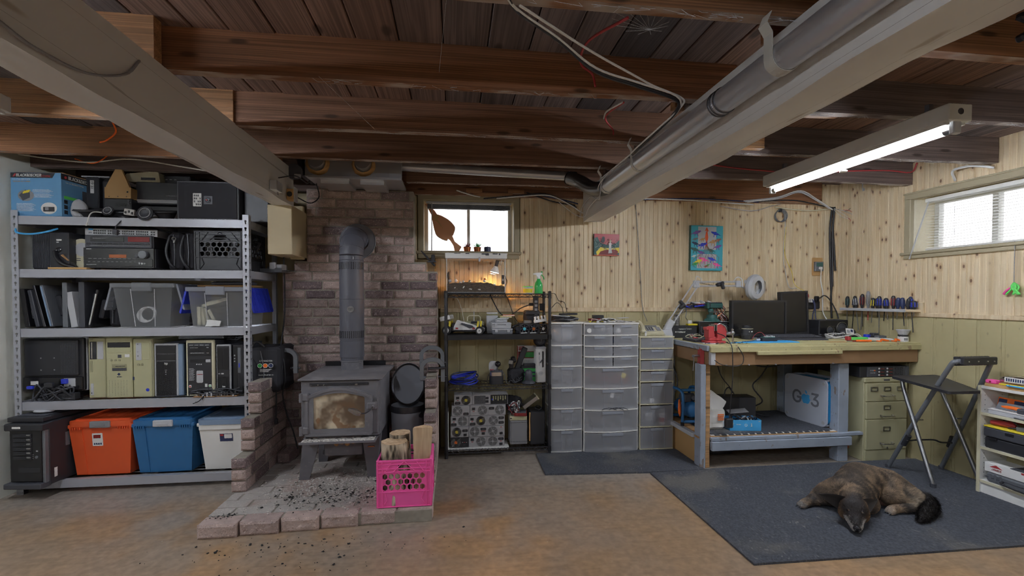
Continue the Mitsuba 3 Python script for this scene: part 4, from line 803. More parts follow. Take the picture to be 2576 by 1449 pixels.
def half_wall(lab,x0,x1,inner):
 k=thing('brick_half_wall',lab,'wall')
 q=.0722;steps=[(3.06,.078,3),(3.195,.078+3*q,3),(3.31,.078+6*q,3),(3.56,.078+9*q,1)]
 w=x1-x0;r=0;CO=.0722;BH=.063
 for y0,z0,n in steps:
  part(k,'mortar_core',bx(x0+.005,x1-.005,y0+.012,CY,z0-.004,z0+n*CO-.008,.001),'mortar')
  for i in range(n):
   z=z0+i*CO;dark=(i==n-1)
   b=rough_brick(w,BH,.09,R.random()*99,nx=6);part(k,'brick',at(b,x0,y0,z),'brick',tone=.12 if dark else R.uniform(.6,1))
   y=y0+.09+.0105 if r%2 else y0+.15+.0105
   if not r%2:part(k,'brick',bx(x0,x1,y0+.10,y,z,z+BH,.003)if 0 else bx(x0+.001,x1-.001,y0+.0885,y0+.15,z,z+BH,.003),'brick',tone=.12 if dark else R.uniform(.6,1))
   while y<CY-.01:
    y2=min(y+BW,CY)
    if y2-y>.02:part(k,'brick',bx(x0,x1,y,y2,z,z+BH,.003),'brick',tone=tone_b())
    y+=BW+.0105
   r+=1
half_wall('stepped brick half wall between the stove and the left shelf unit',-1.384,-1.30,1)
half_wall('stepped brick half wall between the stove and the black wire rack',-.208,-.126,-1)
he=thing('hearth','low dusty brick hearth under the wood stove with a rough front row','hearth')
part(he,'mortar_core',bx(-1.362,-.132,2.69,CY,0,.07,.002),'mortar')
n=6;W=(1.24-.0105*5)/6
for i in range(n):
 x=-1.368+i*(W+.0105);y=2.635+.075*i/5.5
 part(he,'brick',at(rough_brick(W,.076,.10,R.random()*99,amp=.007,nz=6,nx=14),x,y,0),'brick',tone=R.uniform(.65,1))
yy=2.75;r=1
while yy<CY-.02:
 for a,b in bond(r,-1.366,-.13):
  y2=min(yy+.09,CY-.002)
  part(he,'paver',bx(a,b,yy,y2,.03,.0765+R.uniform(-.0015,.001),.003),'hearth_stone',tone=.1 if R.random()<.12 else R.uniform(.4,.9))
 yy+=.0985;r+=1
def debris(name,lab,n,m,x0,x1,y0,y1,s0,s1,cx,cy,sp_,z=.0775):
 q=np.random.default_rng(len(name)+n);V,Fc=[],[];o=trimesh.creation.icosahedron()if 0 else trimesh.creation.box([1,1,1]);
 o=mesh(np.array([(1,0,0),(-1,0,0),(0,1,0),(0,-1,0),(0,0,1),(0,0,-1.)]),[(0,2,4),(2,1,4),(1,3,4),(3,0,4),(2,0,5),(1,2,5),(3,1,5),(0,3,5)])
 t=0;i=0
 while i<n and t<n*6:
  t+=1;x,y=q.normal(cx,sp_[0]),q.normal(cy,sp_[1])
  if not (x0<x<x1 and y0<y<y1):continue
  s=s0+(s1-s0)*q.random()**3;v=o.vertices*[s*q.uniform(.5,1.3),s*q.uniform(.5,1.3),s*q.uniform(.3,.7)]+q.normal(0,s*.15,(6,3))
  a=q.uniform(0,6.28);v=v@np.array([[math.cos(a),math.sin(a),0],[-math.sin(a),math.cos(a),0],[0,0,1]])
  V.append(v+[x,y,z+s*.3]);Fc.append(o.faces+6*i);i+=1
 one(name,mesh(np.vstack(V),np.vstack(Fc)),m,lab,'debris',kind='stuff')
debris('ash_chips','grey ash and wood chips strewn on the hearth before the stove',3600,'ash',-1.27,-.14,2.72,3.7,.0018,.0085,-.70,3.08,(.24,.16))
debris('charcoal_bits','black charcoal crumbs strewn on the hearth before the stove',420,'rubber',-1.3,-.14,2.68,3.5,.0025,.011,-.72,2.95,(.22,.11))
debris('floor_crumbs','black crumbs scattered on the concrete in front of the hearth',130,'rubber',-1.6,.4,2.05,2.62,.003,.009,-.75,2.5,(.4,.14),0.0005)
debris('corner_crumbs','black crumbs on the front left corner of the hearth',40,'rubber',-1.36,-1.2,2.66,2.8,.003,.010,-1.28,2.73,(.04,.02))
# --- stove
def stove():
 k=thing('wood_stove','black cast-iron wood stove with a smoked glass door on the brick hearth','stove')
 X0,X1,Y0,Y1=-.985,-.492,3.14,3.67
 body=at(ex(rr(X1-X0,Y1-Y0,.045),.375),(X0+X1)/2,(Y0+Y1)/2,.382)
 part(k,'firebox',body,'stove_iron',30);part(k,'top_plate',bx(-1.0,-.468,3.105,3.70,.757,.769,.003),'stove_iron')
 part(k,'front_frame',bx(-.985,-.50,3.125,3.17,.40,.752,.006),'stove_iron')
 door=unary_union([sbox(-.952,.40,-.535,.66)]);th=np.linspace(0,1,15)
 arc=[(-.952+.417*t,.655+.058*math.sin(math.pi*t))for t in th];door=Polygon([(-.952,.40)]+arc+[(-.535,.40)]).buffer(-.012).buffer(.012)
 arc2=[(-.903+.323*t,.648+.03*math.sin(math.pi*t))for t in th];glass=Polygon([(-.903,.443)]+arc2+[(-.58,.443)]).buffer(-.014).buffer(.014)
 part(k,'door',J(plate(door.difference(glass),.03,3.128),plate(door.difference(door.buffer(-.018)),.008,3.100)),'stove_iron')
 dk=k+'__door'
 part(dk,'window_glass',plate(glass.buffer(.003),.006,3.118),'smoked_glass',label='smoke-stained glass')
 part(dk,'glass_rim',plate(glass.buffer(.006).difference(glass.buffer(-.001)),.006,3.104),'gun_metal')
 for z in (.44,.655):part(dk,'hinge',J(bx(-.985,-.93,3.085,3.13,z-.026,z+.022,.007),cyl((-.975,3.088,z-.03),(-.975,3.088,z+.026),.011,12)),'stove_iron',30)
 part(dk,'latch',J(bx(-.568,-.505,3.085,3.13,.565,.612,.007),cyl((-.527,3.07,.585),(-.527,3.13,.585),.009,12)),'stove_iron',30)
 part(dk,'handle_rod',tube([(-.527,3.066,.585),(-.535,3.045,.575),(-.57,3.03,.556),(-.60,3.02,.562)],.0045,8,5),'dark_steel',True)
 t=np.linspace(0,1,150);ax=np.array([-.592,3.022,.558])+np.outer(t,[-.068,-.035,.036]);rr_=.008+.013*np.sin(np.pi*t**.8)
 ang=t*2*np.pi*13;part(dk,'spring_handle',tube(ax+np.stack([rr_*np.cos(ang)*.4,rr_*np.cos(ang)*-.7,rr_*np.sin(ang)],1),.0022,5),'chrome',True,label='coiled spring handle')
 part(k,'ash_shelf',J(bx(-.975,-.505,3.035,3.15,.366,.374,.002),bx(-.975,-.505,3.035,3.04,.366,.381,.002)),'stove_iron')
 q=np.random.default_rng(5);pts=q.uniform([-.965,3.042,.374],[-.52,3.13,.378],(900,3));o=trimesh.creation.icosahedron()
 part(k,'shelf_ash',mesh(np.vstack([o.vertices*s*[1,1,.7]+p for p,s in zip(pts,q.uniform(.002,.0075,900))]),np.vstack([o.faces+12*i for i in range(900)])),'ash',kind='stuff')
 part(k,'draft_slider',J(bx(-.93,-.56,3.118,3.13,.722,.738,.002),bx(-.69,-.645,3.112,3.12,.724,.732,.001)),'black');part(k,'bolt',J([cyl((x,3.110,.729),(x,3.12,.729),.0045,8)for x in (-.875,-.84,-.64,-.632)]),'steel')
 def leg(xt0,xt1,xb0,xb1,y,yb,s):
  a=[(xt0,y,.37),(xt1,y,.37),(xb1,y+.06,.0775),(xb0,y+.06,.0775)]
  v=a+[(p[0],p[1]+.012,p[2])for p in a]
  f=mesh(v,[(0,2,1),(0,3,2),(4,5,6),(4,6,7),(0,1,5),(0,5,4),(1,2,6),(1,6,5),(2,3,7),(2,7,6),(3,0,4),(3,4,7)]);f.fix_normals()
  xi,xo=(xt1,xt0)if s<0 else (xt0,xt1);xbo=xb0 if s<0 else xb1
  b=[(xo,y,.37),(xo,y+.10,.37),(xbo,y+.12,.0775),(xbo,y+.06,.0775)];v=b+[(p[0]-s*.012,p[1],p[2])for p in b]
  g=mesh(v,[(0,2,1),(0,3,2),(4,5,6),(4,6,7),(0,1,5),(0,5,4),(1,2,6),(1,6,5),(2,3,7),(2,7,6),(3,0,4),(3,4,7)]);g.fix_normals()
  return J(f,g)
 part(k,'leg',leg(-.985,-.875,-1.03,-.965,3.155,0,-1),'stove_iron');part(k,'leg',leg(-.61,-.495,-.585,-.53,3.155,0,1),'stove_iron')
 part(k,'leg',leg(-.985,-.875,-1.0,-.94,3.50,0,-1),'stove_iron');part(k,'leg',leg(-.61,-.495,-.555,-.50,3.50,0,1),'stove_iron')
 part(k,'leg_slot',bx(-.575,-.53,3.158,3.166,.298,.306,.003),'copper');part(k,'ash_pan',bx(-.865,-.615,3.20,3.5,.235,.372,.006),'stove_iron');part(k,'cross_plate',bx(-.90,-.59,3.30,3.52,.215,.24,.004),'stove_iron')
 part(k,'pan_rust',J([lump(at(ico(.016,2,(1,.2,.9)),-.785+.035*i,3.2,.315+.01*(i%2)),.006,60,i)for i in range(4)]),'tan')
 part(k,'rear_shield',bx(-.985,-.535,3.70,3.712,.60,.805,.003),'black_gloss')
 part(k,'pipe_collar',lathe([(.082,0),(.082,.055),(.088,.058),(.088,.066)],36).apply_translation((-.752,3.545,.767))if 0 else at(lathe([(.0,0),(.078,0),(.078,.055),(.083,.058),(.083,.068),(0,.068)],36),-.752,3.545,.768),'stove_iron',30)
stove()
def flue():
 k=thing('stove_pipe','dark grey stove pipe rising from the stove and bending into the chimney','stove pipe');x,y=-.752,3.545
 part(k,'lower_sleeve',at(lathe([(0,0),(.080,0),(.080,.02),(.086,.022),(.086,.14),(.083,.142),(.083,.15),(0,.15)],36),x,y,.836),'pipe_grey',30)
 part(k,'upper_sleeve',at(lathe([(0,0),(.0865,0),(.0865,.585),(0,.585)],40),x,y,.985),'pipe_grey',30)
 slot=lambda z0:[mv(bx(-.0035,.0035,-.0885,-.084,0,.052,.002),tr(x,y,z0)@RZ(a))for a in np.arange(-80,81,10)]
 part(k,'vent_slots',J(slot(1.50),slot(1.0)),'black');part(k,'seam',J([at(lathe([(.084,0),(.0885,.003),(.084,.006)],40),x,y,z)for z in (1.565,.99,1.28)]),'pipe_grey',30)
 part(k,'badge',J(at(mv(lathe([(0,0),(.024,0),(.024,.003),(0,.003)],24),RX(90)),x+.01,y-.087,1.21),ring((x+.01,y-.091,1.21),.021,.0015,24,5)),'steel',label='round silver maker badge')
 part(k,'badge_print',J(at(txt('SECURITY',.006,np.eye(4),True,fit=.032),x-.006,y-.0903,1.213),at(txt('CHIMNEYS',.005,np.eye(4),True,fit=.03),x-.005,y-.0903,1.203)),'black')
 seg=[];R0=.15
 part(k,'adapter',at(lathe([(0,0),(.084,0),(.084,.03),(0,.03)],36),x,y,1.57),'pipe_grey',30)
 a=np.linspace(0,np.pi/2,26);P=np.stack([x+0*a,y+R0-R0*np.cos(a),1.60+R0*np.sin(a)],1)
 e=tube(P,.0845,36);part(k,'elbow',e,'pipe_grey',True)
 for t in (.35,.8,1.2):
  i=int(t/(np.pi/2)*25);part(k,'elbow_seam',tube(P[i:i+2]+[[0,0,0],[0,0,0]],.0868,36),'pipe_grey',30)
 part(k,'stub',cyl((x,y+R0,1.75),(x,CY+.01,1.75),.083,36),'pipe_grey',30)
 part(k,'wall_ring',mv(lathe([(.085,0),(.128,0),(.136,.006),(.134,.012),(.10,.02),(.085,.02)],44),tr(x,CY-.002,1.735)@RX(90)),'stove_iron',30);part(k,'ring_rim',ring((x,CY-.012,1.735),.134,.005,44,6),'gun_metal',True)
 part(k,'screw',J([cyl((x+.03,y-.086,z),(x+.03,y-.08,z),.005,8)for z in (1.585,1.575)]),'steel')
flue()
def bucket():
 k=thing('ash_bucket','grey metal ash bucket between the stove and the right brick half wall','bucket',tr(-.345,3.48,.078))
 part(k,'body',lathe([(0,0),(.105,0),(.12,.40),(.126,.405),(.126,.425),(.119,.425),(.117,.40),(.10,.01),(0,.01)],40),'bucket_grey',30)
 part(k,'rim',lathe([(.1205,.385),(.1265,.39),(.1265,.43),(.12,.43)],40),'dark_steel',30);part(k,'ear',cyl((.10,-.07,.36),(.107,-.078,.36),.016,14),'dark_steel',30);part(k,'handle',tube([(.10,-.075,.36),(.115,-.05,.40),(.12,0,.425),(.118,.04,.43)],.004,6,5),'dark_steel');part(k,'sticker',mv(bx(-.03,.03,-.1215,-.1185,.24,.27,0),RZ(48)),'tan')
 k=thing('bucket_lid','round dark metal lid leaning on the chimney out of the ash bucket','lid',tr(-.35,3.585,.635)@RX(-14)@RZ(0))
 part(k,'disc',mv(lathe([(0,0),(.112,0),(.118,.004),(.124,.012),(.124,-.006),(.116,-.008),(0,-.006)],44),np.diag([.98,1,1.28,1.])@RX(90)),'dark_steel',30)
 part(k,'rim',mv(ring((0,0,0),.122,.006,44,6),np.diag([.98,1,1.28,1.])),'gun_metal',True)
bucket()
milk_crate('bright pink plastic milk crate holding firewood on the hearth',tr(-.443,2.722,.0785)@RZ(0)@np.diag([.925,.86,1.0,1.]),'pink')
def round_log(lab,M,r,h,seed):
 k=thing('firewood_log',lab,'log',M);n=40;a=np.arange(n)*2*np.pi/n;L=[]
 zs=np.linspace(0,h,26)
 for z in zs:L.append(np.stack([np.cos(a)*r*(1+.10*(meshkit.noise(np.stack([np.cos(a)*1.6,np.sin(a)*1.6,a*0+seed],1))-.5)+.16*(meshkit.noise(np.stack([a*5.1,a*0+z*5,a*0+seed*3],1))-.5)),np.sin(a)*r*(1+.16*(meshkit.noise(np.stack([a*5.1,a*0+z*5,a*0+seed*3],1))-.5)),a*0+z],1))
 v=np.vstack(L);f=[]
 for i in range(25):
  for j in range(n):A,B=i*n+j,i*n+(j+1)%n;f+=[(A,B,B+n),(A,B+n,A+n)]
 part(k,'bark',mesh(v,f),'bark',False,tone=seed*.37%1)
 top=L[-1]*[.985,.985,1]+[0,0,.002];c=top.mean(0);part(k,'cut_end',mesh(np.vstack([top,[c],top-[0,0,.01]]),[(j,(j+1)%n,n)for j in range(n)]+[q for j in range(n)for q in ((j,n+1+j,n+1+(j+1)%n),(j,n+1+(j+1)%n,(j+1)%n))]),'split_wood',tone=seed*.21%1)
def split_log(lab,M,w,d,h,seed):
 k=thing('firewood_log',lab,'log',M)
 m=ex(Polygon([(-w/2,0),(w/2,.01),(w*.35,d*.7),(0,d),(-w*.42,d*.55)]),h)
 for _ in range(4):m=m.subdivide()
 m=lump(m,.008,13,seed);m.vertices[:,0]*=.62+.38*(m.vertices[:,2:3]/h).ravel();part(k,'split_wood',m,'split_wood',tone=seed*.17%1)
 b=ex(Polygon([(w*.36,d*.71),(0,d+.006),(-w*.43,d*.56),(-w*.40,d*.5),(0,d-.006)]),h-.004);part(k,'bark',b,'bark',tone=.4)
round_log('round bark-covered log standing at the left of the pink crate',tr(-.355,2.80,.088),.076,.352,1)
round_log('log with a pale cut top standing behind the others in the pink crate',tr(-.325,2.90,.088)@RY(-1),.062,.375,2)
split_log('pale split wedge of firewood standing highest in the pink crate',tr(-.203,2.78,.088)@RY(2),.115,.075,.43,3)
split_log('dark narrow split log between the round log and the pale wedge',tr(-.275,2.83,.088)@RZ(80),.05,.045,.33,4)
one('loose_brick',at(rough_brick(.083,.07,.2,5,nx=6),-.0,0,0),'brick','loose brick lying on the hearth at the foot of the left half wall','brick',M=tr(-1.292,3.56,.077)@RZ(-4),tone=.25)
def clamp(lab,x,y,zt,w,h,bar,m='gun_metal',seed=1):
 k=thing('iron_clamp',lab,'clamp',tr(x,y,zt))
 a=np.linspace(0,np.pi,15);P=[(-w/2-.0,0,-h)]+[(-w/2*math.cos(t),0,w*.38*math.sin(t)-w*.38)for t in a]+[(w/2,0,-h*1.15)]
 o=[(p[0],p[2])for p in P];L=LineString(o).buffer(.014,cap_style=2)
 part(k,'frame',plate(L,.03,.015),m,30);part(k,'jaw',J(bx(-w/2-.012,-w/2+.03,-.015,.015,-h-.012,-h+.018,.004)),m)
 part(k,'screw',J(cyl((w/2-.03,0,-h*.9),(w/2+.03,0,-h*.9),.008,12),cyl((w/2-.034,0,-h*.9),(w/2-.028,0,-h*.9),.016,12)),'dark_steel')
 if bar:part(k,'handle_bar',cyl((-.03,-.03,-.062),(.095,-.03,-.058),.009,12),'dark_steel',True)
clamp('dark iron clamp over the back end of the left brick half wall',-1.246,3.61,.906,.15,.15,False)
clamp('dark iron clamp over the back end of the right brick half wall',-.172,3.61,.912,.16,.13,False)
clamp('iron clamp with a handle bar over the front of the right brick half wall',-.158,3.37,.85,.15,.14,True)
k=thing('extension_cord','black power cord looped over the left half wall with a hanging plug','cord')
part(k,'cord',tube([(-1.28,3.70,1.6),(-1.29,3.74,1.2),(-1.285,3.63,.93),(-1.28,3.55,.84),(-1.278,3.52,.60),(-1.275,3.50,.42)],.005,6,6),'black',True);part(k,'plug',bx(-1.285,-1.262,3.49,3.51,.385,.425,.004),'black')
part(k,'cord',tube([(-1.34,3.60,.86),(-1.28,3.59,.865),(-1.245,3.57,.84),(-1.235,3.57,.70),(-1.255,3.58,.58),(-1.24,3.60,.45),(-1.20,3.62,.30),(-1.17,3.63,.16)],.0055,6,6),'black',True);part(k,'cord',tube([(-1.30,3.58,.85),(-1.262,3.58,.855),(-1.25,3.56,.78),(-1.268,3.55,.66),(-1.252,3.56,.80)],.0055,6,6),'black',True)
k=thing('torch_tool','black soldering tool resting on the chimney ledge beside the small window','tool',tr(-.205,3.80,1.582))
part(k,'handle',tube([(.0,0,.01),(.055,.0,-.035),(.09,0,-.065)][::-1]if 0 else [(-.06,0,.09),(-.02,0,.045),(.05,0,-.03)],[.004,.008,.010],10,4),'black',True);part(k,'head',bx(.02,.05,-.012,.012,-.005,.06,.006),'black');part(k,'base',bx(-.01,.06,-.015,.02,-.002,.006,.002),'charcoal')
k=thing('duct_plenum','galvanised duct box with two spigots above the chimney top','duct',tr(-1.06,3.46,0))
part(k,'box',J(bx(.0,.60,.03,.34,2.165,2.33,.002)),'zinc');part(k,'flange',J(bx(.03,.68,.0,.34,2.148,2.166,.001),bx(.59,.68,.02,.05,2.15,2.30,.001)),'zinc');part(k,'lower_box',J(bx(.10,.30,.06,.30,2.125,2.15,.002),bx(.38,.55,.05,.30,2.12,2.15,.002)),'zinc');part(k,'end_flap',mv(bx(-.03,.0,.03,.3,0,.15,.001),tr(.0,0,2.17)@RY(-12)),'dark_steel')
for x in (.09,.41):part(k,'spigot',cyl((x,-.02,2.27),(x,.06,2.255),.055,24),'zinc',30);part(k,'foam_seal',lump(at(mv(lathe([(.055,0),(.085,.004),(.06,.03)],24),RX(90)),x,.035,2.258),.012,40,3),'tan',True)
# ---- black wire rack, the tank and its shelves of hardware
RX0,RX1,RY0,RY1=-.067,.777,3.735,3.99
def wire_rack():
 k=thing('wire_rack','black four-tier wire rack below the small window','wire rack')
 for x in (RX0,RX1):
  for y in (RY0,RY1):
   part(k,'post',J(cyl((x,y,0),(x,y,1.335),.0125,14),[cyl((x,y,z),(x,y,z+.0015),.0133,14)for z in np.arange(.05,1.3,.025)]),'black',30)
   part(k,'post_cap',at(lathe([(0,0),(.014,0),(.014,.01),(.008,.014),(0,.014)],14),x,y,1.335),'black_gloss',30)
 for z in (1.325,.985,.575,.065):
  g=[]
  for y in (RY0,RY1):
   g+=[cyl((RX0,y,z),(RX1,y,z),.0035,6),cyl((RX0,y,z-.026),(RX1,y,z-.026),.0035,6)]
   n=34;xs=np.linspace(RX0+.012,RX1-.012,n);g.append(tube([(x,y,z-.002 if i%2 else z-.024)for i,x in enumerate(xs)],.0022,5))
  for x in (RX0,RX1):g+=[cyl((x,RY0,z),(x,RY1,z),.0035,6),cyl((x,RY0,z-.026),(x,RY1,z-.026),.0035,6)]
  for x in np.linspace(RX0+.03,RX1-.03,31):g.append(cyl((x,RY0,z),(x,RY1,z),.0016,5))
  part(k,'wire_shelf',J(g),'black',kind='stuff')
  for x in (RX0,RX1):
   for y in (RY0,RY1):part(k,'sleeve',cyl((x,y,z-.035),(x,y,z+.008),.0165,14,.0145),'black_gloss',30)
wire_rack()
one('shelf_liner',wob(J(bx(RX0+.01,RX1-.01,RY0-.012,RY1-.02,.9905,.9935,0),bx(RX0+.012,RX1-.02,RY0-.014,RY0-.0115,.955,.993,0).subdivide().subdivide()),.002,10),'rubber','black non-slip mat drooping over the second tier of the wire rack','liner')
# --- tank
def tank():
 k=thing('glass_tank','glass terrarium with dark soil standing on top of the wire rack','terrarium');x0,x1,y0,y1,z0,z1=-.06,.412,3.765,3.975,1.335,1.612
 q=lambda *p:mesh(p,[(0,1,2),(0,2,3)])
 part(k,'pane',q((x0,y0,z0),(x1,y0,z0),(x1,y0,z1),(x0,y0,z1)),'glass_pane');part(k,'pane',q((x0,y1,z0),(x1,y1,z0),(x1,y1,z1),(x0,y1,z1)),'glass_pane')
 part(k,'pane',q((x0,y0,z0),(x0,y1,z0),(x0,y1,z1),(x0,y0,z1)),'glass_pane');part(k,'pane',q((x1,y0,z0),(x1,y1,z0),(x1,y1,z1),(x1,y0,z1)),'glass_pane')
 part(k,'silicone_edge',J([bx(x-.003,x+.003,y0-.003,y0+.003,z0,z1,0)for x in (x0,x1)]+[bx(x0,x1,y0-.003,y0+.003,z0,z0+.004,0),bx(x0,x1,y0-.003,y0+.003,z1-.004,z1,0)]),'light_grey')
 part(k,'base',bx(x0-.004,x1+.004,y0-.006,y1+.006,1.3285,1.336,.002),'black')
 part(k,'lid',J(bx(x0-.01,x1+.012,y0-.012,y1+.01,1.612,1.618,.001),bx(x0-.012,x1+.014,y0-.014,y0-.008,1.612,1.652,.001),bx(x0-.012,x1+.014,y0-.014,y1+.01,1.648,1.654,.001)),'white',label='white chipped lid')
 part(k,'lid_chips',J([bx(x,x+w,y0-.0155,y0-.0135,1.652-h,1.653,0)for x,w,h in [(.0,.05,.004),(.09,.03,.006),(.22,.06,.009),(.25,.03,.016),(.31,.04,.007),(.36,.012,.012)]]),'dark_steel')
 part(k,'clip',bx(.195,.21,y0-.018,y0-.006,1.585,1.622,.002),'light_grey')
 part(k,'strip_light',bx(x0,x1+.03,y0+.08,y1,1.6545,1.664,.002),'white')
 n=44;X,Yv=np.meshgrid(np.linspace(x0+.004,x1-.004,n),np.linspace(y0+.004,y1-.004,20),indexing='ij');Zv=1.405+.018*np.sin((X+.05)*8)*.7+.02*(meshkit.fbm(np.stack([X*30,Yv*30,X*0],-1),3)-.5)-.02*np.clip((X-.25)*4,0,1)
 v=np.stack([X,Yv,Zv],-1).reshape(-1,3);f=[(i*20+j,(i+1)*20+j,(i+1)*20+j+1,i*20+j+1)for i in range(n-1)for j in range(19)]
 fr=[(X[i,0],y0+.004,1.337)for i in range(n)];nb=len(v);v=np.vstack([v,fr]);f+=[(nb+i,nb+i+1,(i+1)*20,i*20)for i in range(n-1)]
 part(k,'soil',(v,np.array(f)),'soil',kind='stuff')if 0 else part(k,'soil',trimesh.Trimesh(v,np.vstack([np.array(f)[:,[0,1,2]],np.array(f)[:,[0,2,3]]]),process=False),'soil',kind='stuff')
 q2=np.random.default_rng(3)
 for i,(x,z,m)in enumerate([(-.035,1.43,'light_grey'),(.015,1.432,'label_white'),(.05,1.415,'light_grey'),(.075,1.425,'light_grey'),(.125,1.425,'chrome'),(.165,1.415,'copper'),(.245,1.43,'light_grey'),(.25,1.445,'copper'),(.325,1.40,'light_grey'),(.385,1.395,'tan')]):
  s=thing('marble',['blue-white glass marble at the left end of the terrarium soil','large pale marble second from the left on the terrarium soil','small grey marble third from the left on the terrarium soil','grey marble fourth from the left on the terrarium soil','shiny marble in the middle of the terrarium soil','coppery red marble right of the shiny one in the terrarium','pale marble below a copper one right of the terrarium middle','copper marble topmost on the terrarium soil','grey marble under the glowing bulb in the terrarium','tan marble at the right end of the terrarium soil'][i],'marble');part(s,'stone',ico(.0135 if i in (0,1,4)else .011,3).apply_translation((x,y0+.022+.01*(i%2),z)),m,True);part(s,'stripe',at(mv(lathe([(.0112,-.002),(.0139,0),(.0112,.002)],20),RX(40+30*i)),x,y0+.022+.01*(i%2),z)if i in (0,1,4)else at(mv(lathe([(.009,-.002),(.0114,0),(.009,.002)],20),RX(40+30*i)),x,y0+.022+.01*(i%2),z),'navy' if i%2==0 else 'dark_red',True)
 part(k,'soil_bits',J([wob(at(mv(bx(-.011,.011,-.0015,.0015,-.003,.003,.0005),RY(a)),x,y0+.005,z),.003,90)for x,z,a in [(.0,1.372,-28),(.075,1.378,-60),(.13,1.365,5),(.18,1.37,-15),(.2,1.36,10)]]),'label_white')
 L=thing('heat_lamp','lit orange reflector bulb hanging inside the right end of the terrarium','lamp');c=np.array([.335,3.87,1.505]);A=tr(*c)@RX(0)@RY(14)
 part(L,'reflector',lathe([(.012,.055),(.02,.045),(.036,.012),(.038,.0),(.0365,.0),(.034,.012),(.018,.043),(.011,.053)],28),'chrome',True)if 0 else part(L,'reflector',mv(lathe([(.012,.055),(.02,.045),(.036,.012),(.038,.0),(.0365,.0),(.034,.012),(.018,.043),(.011,.053)],28),A),'white',True)
 part(L,'socket',mv(lathe([(0,.05),(.014,.05),(.015,.1),(0,.1)],16),A),'black',30);part(L,'wire_guard',J(tube([tuple(c+[.03,0,.09]),tuple(c+[.05,0,.06]),tuple(c+[.055,0,.11]),tuple(c+[.01,0,.105])],.003,6,4)),'chrome')
 b=num(L+'__bulb');g=mv(lathe([(.0,-.004),(.02,-.002),(.033,.006),(.033,.009),(0,.009)],28),A);scene[b]=mikit.ply(g,'white',True,emitter={'type':'area','radiance':{'type':'rgb','value':[420.,190.,48.]}});labels[b]={'label':'glowing orange bulb face'}
 part(L,'cord',tube([tuple(c+[.02,.0,.1]),tuple(c+[.04,.03,.10]),tuple(c+[.088,.05,.09]),(.43,3.95,1.50),(.445,3.96,1.43),(.43,3.95,1.37),(.44,3.98,1.30)],.0035,6,6),'black',True)
 k2=thing('thermostat','black thermostat box clipped to the right pane of the terrarium','thermostat');part(k2,'box',bx(.385,.409,3.79,3.83,1.405,1.48,.004),'black');part(k2,'dial',cyl((.397,3.784,1.44),(.397,3.79,1.44),.010,16),'steel',30);part(k2,'cord',tube([(.415,3.83,1.47),(.44,3.87,1.43),(.425,3.93,1.36),(.46,3.985,1.28),(.52,3.97,1.12),(.56,3.9,1.06)],.003,6,6),'black',True)
 k3=thing('black_dome','black round gadget at the left pane inside the terrarium','gadget');part(k3,'dome',at(mv(ico(.035,3,(.35,1,1)),np.eye(4)),x0+.014,3.86,1.475),'black',True);part(k3,'foot',bx(x0+.006,x0+.02,3.84,3.88,1.40,1.45,.003),'black')
tank()
# --- in the small window
gx,gz=lambda c:c*.000648-.3216,lambda c:2.2385-c*.000652
P=[(115,195),(140,190),(240,290),(265,330),(330,350),(420,400),(490,470),(505,520),(480,600),(465,605),(500,690),(590,760),(562,812),(505,812),(490,740),(440,665),(410,645),(395,675),(330,655),(260,605),(225,500),(205,400),(205,350),(150,250)]
mat('instrument_wood',S(206,146,106),.45)
k=thing('wooden_instrument','brown teardrop-shaped wooden instrument leaning in the small window','instrument',tr(0,4.15,0))
body=ex(Polygon([(gx(a),gz(b))for a,b in P]).buffer(.006).buffer(-.004),.03);
part(k,'body',mv(body,UP),'instrument_wood',30);part(k,'inlay',mv(ex(Polygon([(gx(a),gz(b))for a,b in [(205,370),(250,330),(310,340),(275,395),(350,520),(335,505),(265,420),(215,410)]]),.004),tr(0,-.031,0)@UP),'tan');part(k,'edge_band',J([tube([(gx(a),-.02,gz(b))for a,b in P[4:9]],.003,5,4),tube([(gx(a),-.02,gz(b))for a,b in P[16:21]],.003,5,4)]),'charcoal');part(k,'knob',at(ico(.009,2),gx(128),-.015,gz(200)),'copper',True)
def pot(x,lab,s=1.):
 k=thing('potted_plant',lab,'plant',tr(x,4.14,1.6935));part(k,'pot',lathe([(0,0),(.025,0),(.033,.045),(.035,.05),(.031,.05),(.024,.004),(0,.004)],24),'copper',30)
 q=np.random.default_rng(int(x*100)+50);part(k,'spiky_leaves',J([tube([(0,0,.04),(.02*math.cos(a)*r,.02*math.sin(a)*r,.04+.03*h),(.05*math.cos(a)*r,.03*math.sin(a)*r,.05+.055*h)],[.002,.0016,.0003],4)for a,r,h in zip(q.uniform(0,6.28,36),q.uniform(.4,1.2,36),q.uniform(.3,1,36))]),'dark_red' if s==1 else 'green')
pot(.115,'small reddish spiky plant in a clay pot on the window sill');pot(.205,'small green spiky plant in a clay pot next to the blue candle',.9)
k=thing('blue_candle','stubby dark blue candle on the sill of the small window','candle',tr(.295,4.14,1.6935));part(k,'wax',lathe([(0,0),(.03,0),(.03,.05),(.026,.053),(0,.05)],24),'navy',30);part(k,'wick',cyl((0,0,.05),(0,0,.062),.0015,6),'black')
k=thing('roller_shade','dark raised blind with cobwebs across the top of the small window','blind');part(k,'stack',J([bx(-.23,.49,4.07,4.10,2.066+.006*i,2.069+.006*i,.001)for i in range(7)]),'gun_metal');part(k,'head_rail',bx(-.24,.50,4.065,4.10,2.112,2.126,.002),'light_grey');part(k,'wand',cyl((-.19,4.06,2.11),(-.192,4.05,1.70),.0035,8),'light_grey');part(k,'cobweb',J([tube([(.26+.2*R.random(),4.06,2.10),(.3+.2*R.random(),4.055,2.07),(.3+.2*R.random(),4.06,2.055)],.0008,4)for _ in range(16)]),'charcoal')
